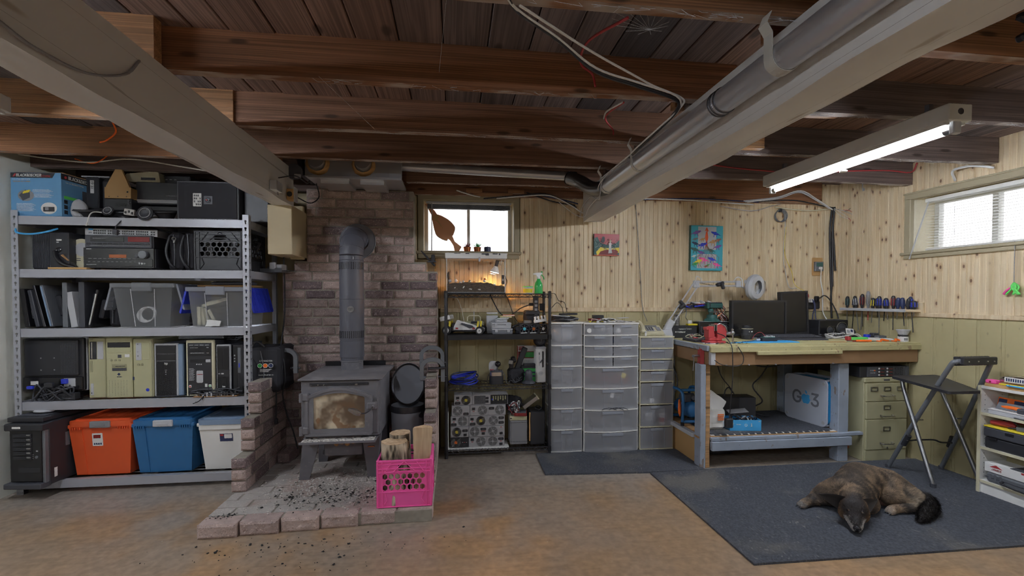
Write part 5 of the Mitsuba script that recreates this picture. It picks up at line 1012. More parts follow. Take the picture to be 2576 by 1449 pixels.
# --- top of the rack
def spray():
 k=thing('spray_bottle','translucent green spray bottle on the right of the wire rack top','spray bottle',tr(.705,3.85,1.328));part(k,'bottle',lathe([(0,0),(.034,0),(.036,.006),(.033,.045),(.036,.06),(.03,.09),(.014,.115),(.013,.128),(0,.128)],28),'spray_green',True)
 part(k,'collar',lathe([(0,.126),(.0165,.126),(.0165,.142),(0,.142)],18),'label_white',30);part(k,'head',plate(Polygon([(-.012,.14),(.012,.14),(.014,.155),(.03,.165),(.032,.178),(-.02,.176),(-.045,.17),(-.045,.160),(-.02,.158)]),.018,.009),'label_white',30);part(k,'trigger',plate(Polygon([(.026,.166),(.046,.14),(.05,.12),(.044,.12),(.036,.142),(.02,.16)]),.010,.005),'green',30);part(k,'nozzle',bx(.02,.034,-.009,.009,.166,.188,.004),'green')
mat('spray_green',S(60,176,92),.15)
spray()
k=thing('plastic_tub','short clear tub with a yellow label next to the green spray bottle','tub',tr(.615,3.86,1.328));part(k,'tub',lathe([(0,0),(.036,0),(.041,.05),(.043,.052),(.043,.056),(.0,.056)],28),'light_grey',30);part(k,'label_band',lathe([(.0366,.008),(.0405,.042),(.0412,.042),(.0374,.008)],28),'yellow',30);part(k,'lid',lathe([(0,.055),(.045,.055),(.045,.062),(0,.062)],28),'lime',30)
k=thing('power_strip','black power strip hanging at the right end of the wire rack','power strip',tr(.69,3.90,1.085));part(k,'body',bx(-.022,.022,-.015,.02,0,.225,.006),'black');part(k,'sockets',J([bx(-.012,.012,-.018,-.014,.03+.034*i,.05+.034*i,.001)for i in range(5)]),'grey');part(k,'plug',J(bx(.03,.075,-.03,.02,.10,.16,.006),bx(-.06,-.022,-.01,.015,.14,.165,.005)),'black_gloss');part(k,'cord',tube([(-.05,0,.15),(-.13,0,.12),(-.22,0,.06),(-.30,.02,.075),(-.36,.06,.18),(-.385,.08,.24)],.005,6,7),'black',True)
# --- second tier
def buggy():
 k=thing('toy_buggy','white radio controlled toy buggy with yellow shocks on the second tier','toy car',tr(.10,3.86,.9935)@RZ(-12));
 def wheel(x,y,r,w):
  wk=part(k,'wheel',at(mv(lathe([(r*.6,-w/2),(r*.92,-w/2),(r,-w*.3),(r,w*.3),(r*.92,w/2),(r*.6,w/2)],28),RX(90)),x,y,r),'rubber',30);part(wk,'rim',at(mv(lathe([(0,-w*.3),(r*.2,-w*.42),(r*.62,-w*.34),(r*.66,-w*.52),(r*.66,w*.5),(0,w*.5)],24),RX(-90)),x,y,r),'label_white',30);part(wk,'hub',cyl((x,y-w*.52,r),(x,y-w*.3,r),.004,10),'black')
 for x,r in ((-.145,.036),(.125,.034)):
  for y in (-.095,.085):wheel(x,y,r,.036)
 part(k,'chassis',J(bx(-.13,.13,-.04,.04,.022,.03,.002),bx(-.15,-.10,-.06,.06,.026,.06,.004),bx(.09,.14,-.06,.05,.026,.05,.004),cyl((-.145,-.09,.036),(-.145,.085,.036),.004,8),cyl((.125,-.09,.034),(.125,.085,.034),.004,8)),'black')
 v=[(-.11,.045,.035),(.10,.03,.035),(.145,.012,.045),(-.075,.03,.115),(-.02,.022,.10),(.06,.018,.075)];pts=np.array([(x,s*y,z)for x,y,z in v for s in (-1,1)]);part(k,'body_shell',trimesh.convex.convex_hull(pts),'label_white',label='white body shell')
 part(k,'side_window',mesh([(-.045,-.041,.085),(.03,-.034,.048),(.075,-.03,.052),(.05,-.0305,.073),(-.03,-.036,.093)],[(0,1,4),(1,2,3),(1,3,4)]),'charcoal');part(k,'side_print',J([mesh([(x,-.0445,z),(x+.022,-.043,z-.002),(x+.024,-.0415,z+.012),(x+.003,-.0435,z+.014)],[(0,1,2),(0,2,3)])for x,z in ((-.085,.042),(.055,.042))]),'red')
 part(k,'wing',mv(at(bx(-.03,.045,-.07,.07,0,.004,.001),0,0,0),tr(-.175,0,.135)@RY(-14)),'label_white');[part(k,'wing_plate',mv(bx(-.035,.05,s*.07-.002,s*.07+.002,-.022,.014,.001),tr(-.175,0,.135)@RY(-14)),'label_white')for s in (-1,1)];part(k,'wing_post',J([cyl((-.14,s*.03,.06),(-.165,s*.04,.135),.004,8)for s in (-1,1)]),'black')
 for i,(x,y)in enumerate(((-.135,-.05),(-.135,.05),(.10,-.05),(.115,.02))):part(k,'shock',J(cyl((x,y,.05),(x+.004,y*.8,.105),.008,10),cyl((x,y,.045),(x+.004,y*.8,.11),.003,8)),'yellow',30,label='yellow shock absorber')
 part(k,'antenna',tube([(-.02,0,.10),(-.04,0,.2),(-.075,0,.29),(-.115,.0,.30)],.0016,5,5),'label_white');part(k,'motor',bx(-.12,-.06,-.03,.03,.04,.09,.006),'black')
buggy()
k=thing('radio_transmitter','grey radio transmitter with a carrying handle behind the toy buggy','transmitter',tr(.165,3.945,.9935));part(k,'body',bx(-.085,.085,-.025,.025,0,.105,.01),'beige_dark');part(k,'panel',bx(-.07,.07,-.028,-.024,.02,.075,.002),'charcoal');part(k,'display',bx(-.025,.025,-.029,-.025,.083,.102,.001),'black');part(k,'handle',tube([(-.055,0,.10),(-.055,0,.135),(-.04,0,.148),(.04,0,.148),(.055,0,.135),(.055,0,.10)],.0055,8),'cream',True);part(k,'antenna',cyl((0,0,.10),(0,0,.185),.004,8),'light_grey');part(k,'stick',J([cyl((x,-.05,.05),(x,-.025,.05),.004,8)for x in (-.035,.035)]),'steel')
k=thing('white_carton','old white carton standing behind the small parts boxes','carton',tr(.318,3.93,.9935));part(k,'box',bx(-.047,.047,-.03,.03,0,.15,.002),'light_grey');part(k,'flap',bx(-.047,.047,-.036,.02,.165,.176,.003),'label_white');part(k,'lettering',txt('1.5',.016,tr(-.03,-.0305,.09)),'grey');part(k,'upper_box',bx(-.044,.046,-.025,.03,.15,.166,.002),'beige_dark')
def small_box(name,lab,x0,x1,y0,d,z0,h,m,lidm=None,txtb=False,cat='box'):
 k=thing(name,lab,cat,tr(x0,y0,z0));w=x1-x0;part(k,'body',bx(0,w,0,d,0,h*.75,.004),m);part(k,'lid',bx(-.002,w+.002,-.002,d+.002,h*.72,h,.003),lidm or m)
 part(k,'latch',J([bx(w*a-.012,w*a+.012,-.006,.0,h*.35,h*.85,.002)for a in (.2,.8)]),lidm or m)
 if txtb:part(k,'label_plate',bx(w*.12,w*.88,-.003,.0,h*.1,h*.55,0),'light_grey');part(k,'lettering',J([plate(sbox(w*.18+.012*i,h*.62,w*.18+.012*i+.008,h*.68),.004)for i in range(8)]),'grey')
small_box('parts_case','clear hinged parts case at the bottom of the pile beside the toy buggy',.31,.478,3.80,.12,.9935,.045,'blue_case','light_grey');small_box('parts_case','grey parts case in the middle of the pile beside the toy buggy',.308,.468,3.815,.12,1.0395,.047,'light_grey','light_grey',True);small_box('parts_case','small pale box on top of the grey parts case',.34,.438,3.84,.09,1.0875,.026,'light_grey')
for i,(m,lab)in enumerate([('dark_green','dark green booklet under a yellow one on the parts boxes'),('yellow','yellow-edged booklet between others on the parts boxes'),('bright_orange','orange-topped booklet on top of the parts boxes pile')]):
 k=thing('booklet',lab,'booklet',tr(.355+.025*i,3.86,1.1145+.0125*i));part(k,'pages',bx(.002,.098,.001,.07,.002,.0095,.0005),'label_white');part(k,'cover',J(bx(0,.1,0,.072,0,.002,.0005),bx(0,.1,0,.072,.0095,.0115,.0005)),m)
def fan(lab,x,y,z,s,tilt,hub,M2=np.eye(4)):
 k=thing('cooling_fan',lab,'fan',tr(x,y,z)@RZ(tilt)@M2);f=rr(s,s,s*.08,0,s/2).difference(Point(0,s/2).buffer(s*.46));part(k,'frame',plate(f,.025,.0125),'black')
 part(k,'blades',J([mv(bx(-.004,.004,-.008,.008,s*.16,s*.44,.001),tr(0,0,s/2)@RY(a)@RZ(35))for a in np.arange(7)*360/7]),'charcoal');part(k,'hub',cyl((0,-.013,s/2),(0,.01,s/2),s*.19,18),'black',30);part(k,'sticker',cyl((0,-.0136,s/2),(0,-.0128,s/2),s*.16,18),hub);part(k,'struts',J([mv(bx(-.002,.002,.008,.012,s*.15,s*.49,0),tr(0,0,s/2)@RY(a))for a in (45,135,225,315)]),'black');part(k,'screw',cyl((-s*.4,-.016,s*.08),(s*.25,-.016,s*.11),.0035,8),'label_white')
fan('black cooling fan with a teal hub sticker on the second tier',.575,3.80,.995,.082,6,'teal');fan('black cooling fan with a silver hub sticker in the middle',.655,3.80,.995,.082,-4,'copper');fan('black cooling fan with a white hub at the right end of the second tier',.735,3.82,.995,.08,14,'label_white')
k=thing('adapter_pile','black power adapters and leads behind the cooling fans','adapters',tr(.53,3.86,.995));part(k,'adapter',J(bx(-.02,.05,-.03,.03,0,.055,.006)),'charcoal');part(k,'adapter',mv(bx(-.03,.03,-.025,.025,0,.045,.006),tr(.05,.04,.05)@RY(-14)),'black');part(k,'bracket',bx(.05,.115,-.02,.03,.083,.11,.002),'steel');cables(k,'cable',4,-.06,.1,-.045,.02,.0,.09,.0035,['black'],21)
k=thing('camera_pouch','rounded black camera pouch behind the cooling fans','pouch',tr(.655,3.93,.995));m=bx(-.065,.07,-.04,.04,0,.185,.03);m=m.subdivide().subdivide().subdivide();part(k,'body',lump(m,.008,16,3),'dark_fabric',True);part(k,'flap',lump(bx(-.06,.066,-.05,.04,.15,.192,.015).subdivide().subdivide().subdivide(),.004,18,5),'black',True)
k=thing('white_bracket','white comb-shaped plastic bracket lying over the fans','bracket',tr(.655,3.775,1.085)@RY(-9));part(k,'comb',plate(unary_union([sbox(0,0,.105,.022)]+[sbox(.006+.028*i,.02,.02+.028*i,.05)for i in range(4)]),.02,.01),'label_white')
# --- third tier
k=thing('network_cable_coil','coil of dark blue cable on the left of the third tier','cable',tr(.075,3.85,.58));q=np.random.default_rng(8)
for i in range(10):
 a=np.linspace(0,6.283,28);rx,ry=q.uniform(.095,.125),q.uniform(.07,.09);part(k,'loop',tube(np.stack([rx*np.cos(a)+q.uniform(-.008,.008),ry*np.sin(a),.008+.0075*i+.028*(i/10)*np.sin(a+1)+.008*np.sin(2*a+i)],1),.0055,6,caps=False),'royal' if i%3 else 'navy',True)
def shifter():
 k=thing('game_shifter','black game shifter with a ball knob and button panel on the third tier','controller',tr(.345,3.84,.578));part(k,'base',at(ex(rr(.115,.10,.03),.07),0,0,0),'black',30);part(k,'collar',at(ex(rr(.11,.095,.03),.03),0,0,.07),'chrome',30);part(k,'top',at(ex(rr(.10,.085,.03),.012),0,0,.10),'charcoal',30);part(k,'gate',J([bx(-.03+.02*i,-.022+.02*i,-.03,.02,.111,.116,.001)for i in range(4)]),'steel');part(k,'shaft',cyl((.005,0,.11),(.012,-.01,.15),.007,12),'steel');part(k,'knob',at(ico(.024,3),.013,-.012,.165),'black_gloss',True)
 p=part(k,'button_panel',mv(plate(rr(.07,.09,.025,0,.045),.02),tr(-.025,.03,.10)@RX(12)),'light_grey',30);part(p,'buttons',J([cyl((-.035+.012*i,.005,.155+.012*((i+1)%2)),(-.035+.012*i,.02,.155+.012*((i+1)%2)),.005,10)for i in range(4)]),'black');part(p,'red_button',J([cyl((-.045+.018*i,-.005,.115),(-.045+.018*i,.02,.115),.006,10)for i in range(2)]),'red');part(k,'cord',tube([(.05,.02,.11),(.075,.0,.06),(.085,-.03,.01),(.12,-.06,.003),(.135,-.09,.0035)],.003,6,6),'steel',True);part(k,'cord',tube([(-.05,.02,.09),(-.07,-.01,.06),(-.072,.0,.03)],.003,6,5),'black',True)
shifter()
k=thing('game_pedals','black jumble of game pedals and leads beside the shifter','controller',tr(.52,3.90,.578));part(k,'pedal_arm',mv(bx(-.022,.022,-.02,.02,0,.24,.006),tr(-.01,0,.07)@RY(22)),'black');part(k,'base',lump(bx(-.07,.06,-.06,.05,0,.12,.02).subdivide().subdivide().subdivide(),.014,18,6),'dark_fabric',True);part(k,'clip',J(bx(-.065,-.03,-.07,-.03,.12,.20,.006),mv(bx(-.02,.02,-.03,.03,.0,.05,.012),tr(-.02,-.02,.17)@RY(-14))),'black_gloss');part(k,'buckle',mv(bx(-.018,.018,-.003,.003,-.012,.02,.002),tr(-.055,-.075,.175)@RY(10)),'steel');cables(k,'cable',4,-.08,.05,-.09,-.02,0,.06,.004,['charcoal','black'],31)
k=thing('network_box','red and white carton with a photo of a gadget on its front','carton',tr(.545,3.955,.578));part(k,'carton',bx(0,.15,0,.06,0,.30,.002),'label_white');part(k,'side',bx(-.0012,.001,.002,.058,.002,.298,0),'red');part(k,'band',plate(sbox(.002,.192,.148,.252),.001),'dark_red');part(k,'logo_patch',plate(sbox(.006,.262,.055,.296),.001),'red');part(k,'picture',J(plate(sbox(.06,.2,.146,.246),.002)),'green');part(k,'picture',plate(Polygon([(.05,.11),(.09,.145),(.13,.12),(.10,.09)]),.001),'charcoal');part(k,'lettering',J(txt('NETGEAR',.007,tr(.009,-.0012,.283),True,fit=.042),txt('ROUTER',.006,tr(.009,-.0012,.27))),'label_white');part(k,'fine_print',J([plate(sbox(.05,.175-.007*i,.11-.01*(i%2),.177-.007*i),.0006)for i in range(4)]),'grey')
k=thing('green_carton','green striped carton with a flat black device on top','carton',tr(.568,3.875,.578));part(k,'carton',bx(0,.125,0,.07,0,.118,.002),'green');part(k,'stripe',J(bx(-.001,.126,-.001,.071,.045,.058,0),bx(-.001,.126,-.001,.071,.075,.088,0)),'navy');part(k,'dark_lid',J(bx(-.004,.13,-.006,.07,.118,.135,.003)),'black')
k2=thing('optical_drive','flat black drive lying on the green striped carton','drive',tr(.585,3.87,.714)@RX(-4));part(k2,'body',bx(0,.10,0,.065,0,.018,.002),'black');part(k2,'lid',bx(.004,.096,.004,.06,.018,.022,.001),'charcoal')
k=thing('webcam_turret','dark grey dome-shaped webcam stand in front of the green carton','webcam',tr(.612,3.80,.578));part(k,'foot',lathe([(0,0),(.055,0),(.056,.012),(.04,.026),(.033,.03),(0,.03)],28),'charcoal',True);part(k,'dome',lathe([(.0,.02),(.033,.02),(.032,.085),(.026,.106),(.014,.118),(0,.121)],28),'charcoal',True)
def console():
 k=thing('game_console','white upright game console with a ring button on the third tier','game console',tr(.683,3.83,.578));part(k,'body',bx(0,.082,0,.15,0,.29,.008),'label_white');part(k,'end_cap',bx(-.003,.085,-.004,.152,.285,.303,.004),'light_grey');part(k,'disc_slot',bx(.05,.063,-.003,.002,.13,.265,.003),'black');part(k,'port_door',J(bx(.022,.029,-.002,.002,.235,.255,.002)),'black');part(k,'door_line',J(bx(.022,.03,-.0015,.001,.185,.228,.002),bx(.022,.03,-.0015,.001,.145,.18,.002)),'light_grey');part(k,'power_ring',J(ring((.04,-.001,.08),.016,.0018,24,5),ring((.04,-.001,.08),.009,.0015,20,5),cyl((.04,-.003,.08),(.04,0,.08),.006,16)),'light_grey');part(k,'connector',mv(bx(-.004,.004,-.012,-.004,0,.05,.001),tr(.03,-.004,.17)@RY(38)),'charcoal')
 h=thing('headset','black headset and coiled lead lying on top of the white console','headset',tr(.725,3.90,.883));
 for i in range(4):part(h,'loop',ring((0,-.01*i,.048),.05-.004*i,.006,26,6,RX(-12)),'black',True)
 part(h,'ear_cup',mv(lathe([(0,0),(.04,.0),(.042,.012),(.03,.022),(0,.024)],24),tr(.0,-.025,.045)@RX(90)),'charcoal',30);part(h,'lead',tube([(.0,-.05,.03),(.006,-.052,.05),(.0,-.05,.07)],.003,5,4),'grey')
console()
# --- bottom tier: fifteen computer power supplies in five rows
def psu(lab,x,y,z,spec,m='psu_metal',w=.147,h=.0855,rz=0):
 k=thing('power_supply',lab,'power supply',tr(x,y,z)@RZ(rz));part(k,'case',bx(0,w,.002,.14,0,h-.001,.001),m);part(k,'rear_plate',bx(.001,w-.001,0,.003,.001,h-.002,.0005),m)
 for s in spec:
  n,u,v=s[0],s[1]*w,s[2]*h
  if n in ('fan','wire'):
   r=.038;part(k,'fan_hole',plate(Point(u,v).buffer(r),.0012),'rubber')
   if n=='fan':
    rings=[Point(u,v).buffer(a).difference(Point(u,v).buffer(a-.0028))for a in (.0345,.0265,.0185)]+[Point(u,v).buffer(.011)];sp4=[LineString([(u-.037*math.cos(a),v-.037*math.sin(a)),(u+.037*math.cos(a),v+.037*math.sin(a))]).buffer(.0018)for a in (s[3],s[3]+math.pi/2)]
    part(k,'grille',plate(unary_union(rings+sp4),.0022),m)
   else :
    part(k,'wire_grille',J([ring((u,-.005,v),a,.0011,26,4)for a in (.036,.029,.022,.015)]+[cyl((u-s[3]*.038,-.006,v+.038),(u+s[3]*.038,-.006,v-.038),.0014,5)]),'chrome');part(k,'fan_hub',plate(Point(u,v).buffer(.012),.003),'yellow' if m!='black' else 'bright_orange')
  elif n=='socket':part(k,'socket',J(plate(rr(.046,.022,.008,u,v),.002)),'black');part(k,'prongs',plate(unary_union([sbox(u-.008+.007*i,v-.004,u-.006+.007*i,v+.003)for i in range(3)]),.003),'grey')
  elif n=='switch':part(k,'rocker_switch',J(plate(rr(.026,.020,.002,u,v),.003),plate(sbox(u-.008,v-.006,u+.008,v+.006),.005)),'black')
  elif n=='red':part(k,'voltage_switch',plate(sbox(u-.006,v-.0025,u+.006,v+.0025),.002),'red');part(k,'screw',plate(unary_union([Point(u-.016,v).buffer(.003),Point(u+.016,v).buffer(.003)]),.002),'label_white')
  elif n=='mesh':part(k,'mesh_panel',plate(rr(.095,.07,.004,u,v),.001),'gun_metal');part(k,'mesh_holes',plate(unary_union([sbox(u-.044+.0075*i,v-.032+.0075*j,u-.039+.0075*i,v-.027+.0075*j)for i in range(12)for j in range(9)]),.0016),'rubber')
  elif n=='open':part(k,'open_front',plate(sbox(.003,.003,w-.003,h-.006),.0012),'rubber');part(k,'parts',J([bx(.02+.02*i,.03+.02*i,-.004,0,.03+.01*(i%2),.07,.001)for i in range(6)]),'beige_dark');part(k,'blue_plug',bx(.012,.022,-.006,0,.035,.048,.001),'royal')
  elif n=='tag':part(k,'sticker',plate(sbox(u-.02,v-.005,u+.02,v+.005),.001),'skin_pink')
 part(k,'corner_screw',J([cyl((a,-.0012,b),(a,.001,b),.0022,6)for a in (.006,w-.006)for b in (.007,h-.008)]),'dark_steel')
C=[-.034,.115,.262]
rows=[(.068,0),(.1545,.001),(.241,.002),(.3275,.010),(.414,.020)]
nm=['bottom row','second row from the bottom','middle row','second row from the top','top row'];cn=['left','middle','right']
specs=[[[('wire',.30,.5,-1),('socket',.77,.28),('red',.78,.5)],[('switch',.2,.72),('red',.2,.5),('fan',.68,.5,.3)],[('fan',.34,.5,.0),('socket',.8,.72),('red',.8,.5),('switch',.8,.22)]],[[('wire',.34,.5,-1),('socket',.8,.62),('switch',.8,.22)],[('fan',.32,.5,.0),('socket',.8,.72),('tag',.8,.52),('switch',.8,.3)],[('fan',.33,.5,.5),('red',.8,.86),('switch',.8,.26)]],[[('fan',.66,.5,.0),('switch',.2,.74),('red',.18,.46),('socket',.17,.2)],[('wire',.66,.5,-1),('switch',.17,.68),('red',.18,.46),('socket',.2,.2)],[('fan',.36,.5,.6),('socket',.8,.74),('socket',.8,.28)]],[[('fan',.33,.5,.7),('socket',.79,.2)],[('switch',.2,.66),('red',.2,.42),('fan',.7,.5,.5)],[('socket',.2,.66),('fan',.66,.5,.2)]],[[('switch',.2,.7),('red',.2,.46),('socket',.2,.2),('wire',.66,.46,-1)],[('mesh',.42,.46),('switch',.82,.62),('switch',.82,.3)],[('open',.5,.5)]]]
extra=[['black','psu_metal','psu_metal'],['psu_metal']*3,['psu_metal']*3,['psu_metal']*3,['psu_metal','psu_metal','psu_metal']]
for r_,(z,dx)in enumerate(rows):
 for c in range(3):
  lab=f"{'black' if extra[r_][c] == 'black' else 'grey'} computer power supply, {cn[c]} one in the {nm[r_]} of the stack"
  psu(lab,C[c]+dx+(.010 if r_==4 else 0),3.785+(.012 if r_==4 else R.uniform(-.003,.004)),z,specs[r_][c],extra[r_][c],h=.0855)
k=thing('white_tray','bent white panel lying under the stack of power supplies','panel');part(k,'bottom',wob(bx(-.05,.445,3.765,3.95,.0655,.0678,0),.0,5),'white');part(k,'front_edge',bx(-.05,.44,3.758,3.766,.05,.0675,.001),'white');part(k,'side',bx(-.055,-.049,3.76,3.95,.05,.365,.001),'white')
k=thing('silver_case','small silver box-shaped computer on the lowest tier','computer',tr(.46,3.80,.068));part(k,'case',bx(0,.145,.01,.18,0,.205,.006),'light_grey');part(k,'front',bx(.004,.141,0,.012,.006,.20,.004),'grey');part(k,'groove',J(bx(.0,.145,-.001,.002,.026,.029,0),bx(0,.145,-.001,.002,.186,.189,0)),'charcoal')
k=thing('black_case','dusty black cabinet standing at the right of the lowest tier','case',tr(.625,3.79,.068));part(k,'case',bx(0,.125,.0,.19,0,.275,.006),'black');part(k,'foam_strip',wob(bx(-.01,.0,-.004,.01,.03,.27,.002).subdivide().subdivide(),.004,40),'tan');cables(k,'cable',2,.03,.11,.03,.14,.275,.30,.004,['black'],41)
k=thing('beige_drives','cream optical drive lying on the silver computer','drive',tr(.455,3.80,.2735));part(k,'body',bx(0,.145,0,.16,0,.036,.003),'cream');part(k,'tray_front',bx(.02,.14,-.003,.001,.008,.028,.002),'beige_case');part(k,'jack',cyl((.01,-.003,.018),(.01,0,.018),.006,12),'charcoal')
k=thing('red_drive','dark red enclosure lying on the cream drive','drive',tr(.49,3.79,.311)@RZ(-8));part(k,'body',bx(0,.105,0,.12,0,.026,.003),'dark_red');part(k,'plate',bx(.003,.1,.003,.117,.026,.029,.001),'gun_metal');part(k,'light',bx(.02,.028,-.002,0,.008,.016,0),'red')
k=thing('silver_drive','grey drive propped at a slant above the black cabinet','drive',tr(.585,3.83,.352)@RY(-36));part(k,'body',bx(0,.15,0,.12,0,.035,.003),'steel');part(k,'front',bx(.145,.155,-.002,.122,-.002,.037,.002),'cream');part(k,'connector',bx(.0,.012,.03,.06,.01,.025,.001),'royal')
k=thing('fabric_heap','black cloth pouch heaped behind the loose leads on the lowest tier','pouch',tr(.50,3.92,.32));part(k,'pouch',lump(at(ico(.075,4,(1,.6,1.1)),0,0,.07),.02,14,7),'dark_fabric',True);part(k,'tag',bx(.0,.03,-.052,-.048,.06,.09,0),'grey')
k=thing('wire_tangle','knot of loose leads and white plugs beside the power supplies','leads',tr(.485,3.81,.345));cables(k,'lead',8,-.05,.06,-.03,.03,-.02,.09,.003,['black','label_white','charcoal','dark_red'],51);part(k,'plug',J([bx(x,x+.016,y,y+.012,z,z+.014,.002)for x,y,z in [(R.uniform(-.05,.04),R.uniform(-.03,.0),R.uniform(.0,.08))for _ in range(12)]]),'light_grey')
# ---- three towers of plastic drawers
def curved_sheet(x0,x1,y,z0,z1,bow,n=16,t=0):
 xs=np.linspace(x0,x1,n+1);u=(xs-x0)/(x1-x0)*2-1;ys=y-bow*(1-u*u)
 v=[(a,b,z)for z in (z0,z1)for a,b in zip(xs,ys)];f=[]
 for i in range(n):f+=[(i,i+1,n+2+i),(i,n+2+i,n+1+i)]
 m=mesh(v,f)
 if t:
  b=m.copy();b.vertices=b.vertices+[0,t,0];b.invert();e=[(0,n+1),(n,2*n+1)]
  v2=np.vstack([m.vertices,b.vertices]);N=2*n+2;f2=list(map(tuple,m.faces))+[tuple(q+N)for q in b.faces]
  loop=list(range(n+1))+list(range(2*n+1,n,-1))
  for i in range(len(loop)):p,q=loop[i],loop[(i+1)%len(loop)];f2+=[(p,p+N,q+N),(p,q+N,q)]
  m=mesh(v2,f2)
 return m
def drawer_tower(lab,x0,x1,y0,y1,levels,bow,halves,frame,tname,posts=(.33,.66)):
 """levels: (z0, z1) of the drawers from the top down; halves: how many of the top ones are split in two"""
 k=thing('drawer_tower',lab,'drawer unit',tr(0,0,0));zt=levels[0][1]+.012
 part(k,'top',J(curved_sheet(x0-.004,x1+.004,y0,levels[0][1]+.001,zt,bow,16,.02),bx(x0-.004,x1+.004,y0+.012,y1,levels[0][1]+.001,zt,.002)),frame)
 for x in (x0,x1-.006):part(k,'side_frame',J(bx(x,x+.006,y0+.008,y0+.03,0,zt,.001),bx(x,x+.006,y1-.02,y1,0,zt,.001)),frame)
 for i,(a,b)in enumerate(levels):
  part(k,'shelf_lip',J(curved_sheet(x0,x1,y0+.004,a-.010,a-.001,bow,16,.02),bx(x0,x1,y0+.02,y1,a-.006,a-.003,0)),frame)
  spans=[(x0+.008,(x0+x1)/2-.004),((x0+x1)/2+.004,x1-.008)]if i<halves else [(x0+.008,x1-.008)]
  for u0,u1 in spans:
   w=u1-u0;mid=(u0+u1)/2-(x0+x1)/2;half=(x1-x0)/2
   if len(spans)==1:fs=curved_sheet(u0,u1,y0,a+.002,b-.002,bow,16)
   else :
    xs=np.linspace(u0,u1,9);ys=y0-bow*(1-((xs-(x0+x1)/2)/half)**2);fs=mesh([(p,q,z)for z in (a+.002,b-.002)for p,q in zip(xs,ys)],[t for j in range(8)for t in ((j,j+1,10+j),(j,10+j,9+j))])
   d=part(k,'drawer',J(fs,mesh([(u0,y0,a+.002),(u1,y0,a+.002),(u1,y1-.03,a+.002),(u0,y1-.03,a+.002)],[(0,1,2),(0,2,3)]),mesh([(u0,y0,a+.002),(u0,y1-.03,a+.002),(u0,y1-.03,b-.01),(u0,y0,b-.01)],[(0,1,2),(0,2,3)]),mesh([(u1,y0,a+.002),(u1,y1-.03,a+.002),(u1,y1-.03,b-.01),(u1,y0,b-.01)],[(0,1,2),(0,2,3)])),'drawer_plastic',True)
   h=min(.022,(b-a)*.25);yb=y0-bow*(1-(mid/half)**2)
   part(d,'handle',bx(mid+(x0+x1)/2-w*.2,mid+(x0+x1)/2+w*.2,yb-.006,yb+.004,b-.004-h,b-.003,.002),'blue_case')
   if len(spans)==1 and bow>.01:part(d,'rib',J([bx(u0+w*t-.0015,u0+w*t+.0015,y0-bow*(1-(2*t-1)**2)-.002,y0-bow*(1-(2*t-1)**2)+.002,a+.004,b-.006,0)for t in posts]),'blue_case')
   if len(spans)==1 and bow<=.01:part(d,'rib',J([bx(u0+w*t-.0015,u0+w*t+.0015,y0-bow-.002,y0-bow+.002,a+.004,b-.006,0)for t in (.36,.74)]),'blue_case')
 return k
def stuffing(name,lab,cat,x0,x1,y0,y1,z0,z1,m,n,seed,kind='sheet'):
 q=np.random.default_rng(seed);g=[]
 if kind=='bag':
  b=ico(1,4);b.apply_scale(((x1-x0)/2*.96,(y1-y0)/2*.9,(z1-z0)/2*.94));b=lump(b,.010,16,seed);b=lump(b,.004,45,seed+1);g=[at(b,(x0+x1)/2,(y0+y1)/2,(z0+z1)/2)]
 else :
  for i in range(n):
   w,d,h=(q.uniform(.03,.09),q.uniform(.02,.06),q.uniform(.004,.014))if kind=='sheet' else (q.uniform(.02,.06),q.uniform(.02,.05),q.uniform(.02,.05))
   c=mv(bx(-w/2,w/2,-d/2,d/2,-h/2,h/2,.0015),RZ(q.uniform(0,180))@RX(q.uniform(-50,50))@RY(q.uniform(-40,40)))
   e=c.extents/2;c=at(c,*[q.uniform(a+k,max(a+k+1e-4,b-k))for a,b,k in zip((x0,y0,z0),(x1,y1,z1),e)]);c.vertices[:,2]=np.clip(c.vertices[:,2],z0,z1);c.vertices[:,0]=np.clip(c.vertices[:,0],x0,x1);g.append(c)
 one(name,J(g),m,lab,cat,kind='stuff',smooth=(kind=='bag'))
A=[(.905,1.077),(.732,.898),(.553,.722),(.379,.543),(.203,.368),(.018,.192)]
drawer_tower('narrow left tower of six translucent drawers next to the wire rack',.789,1.058,3.745,4.02,A,.016,0,'white','left')
B=[(.988,1.073),(.899,.978),(.810,.889),(.722,.80),(.545,.711),(.365,.535),(.184,.355),(.010,.174)]
drawer_tower('wide middle tower of translucent drawers, its four top rows split in two',1.068,1.535,3.72,4.02,B,.035,4,'white','middle')
Cc=[(.872,.957),(.78,.860),(.688,.766),(.592,.674),(.40,.576),(.209,.385),(.020,.197)]
drawer_tower('right tower of seven translucent drawers carrying the cream telephone',1.55,1.846,3.715,4.0,Cc,.004,0,'cream','right')
o=['top','second','third','fourth','fifth','bottom']
for i,(a,b)in enumerate(A):
 bag_=i<3
 stuffing('bagged_parts' if bag_ else 'drawer_parts',f"{['crinkled clear bags', 'crumpled plastic film', 'foil and plastic bags', 'dark disk caddies', 'grey disks and cards', 'black labelled drives'][i]} in the {o[i]} drawer of the left drawer tower",'parts',.80,1.045,3.77,3.98,a+.006,a+(b-a)*.86,['bag_clear','bag_clear','light_grey','charcoal','grey','black'][i]if not bag_ else ['light_grey','grey','light_grey'][i],26,60+i,'bag' if bag_ and i!=2 else ('sheet' if i in (2,3)else 'block'))
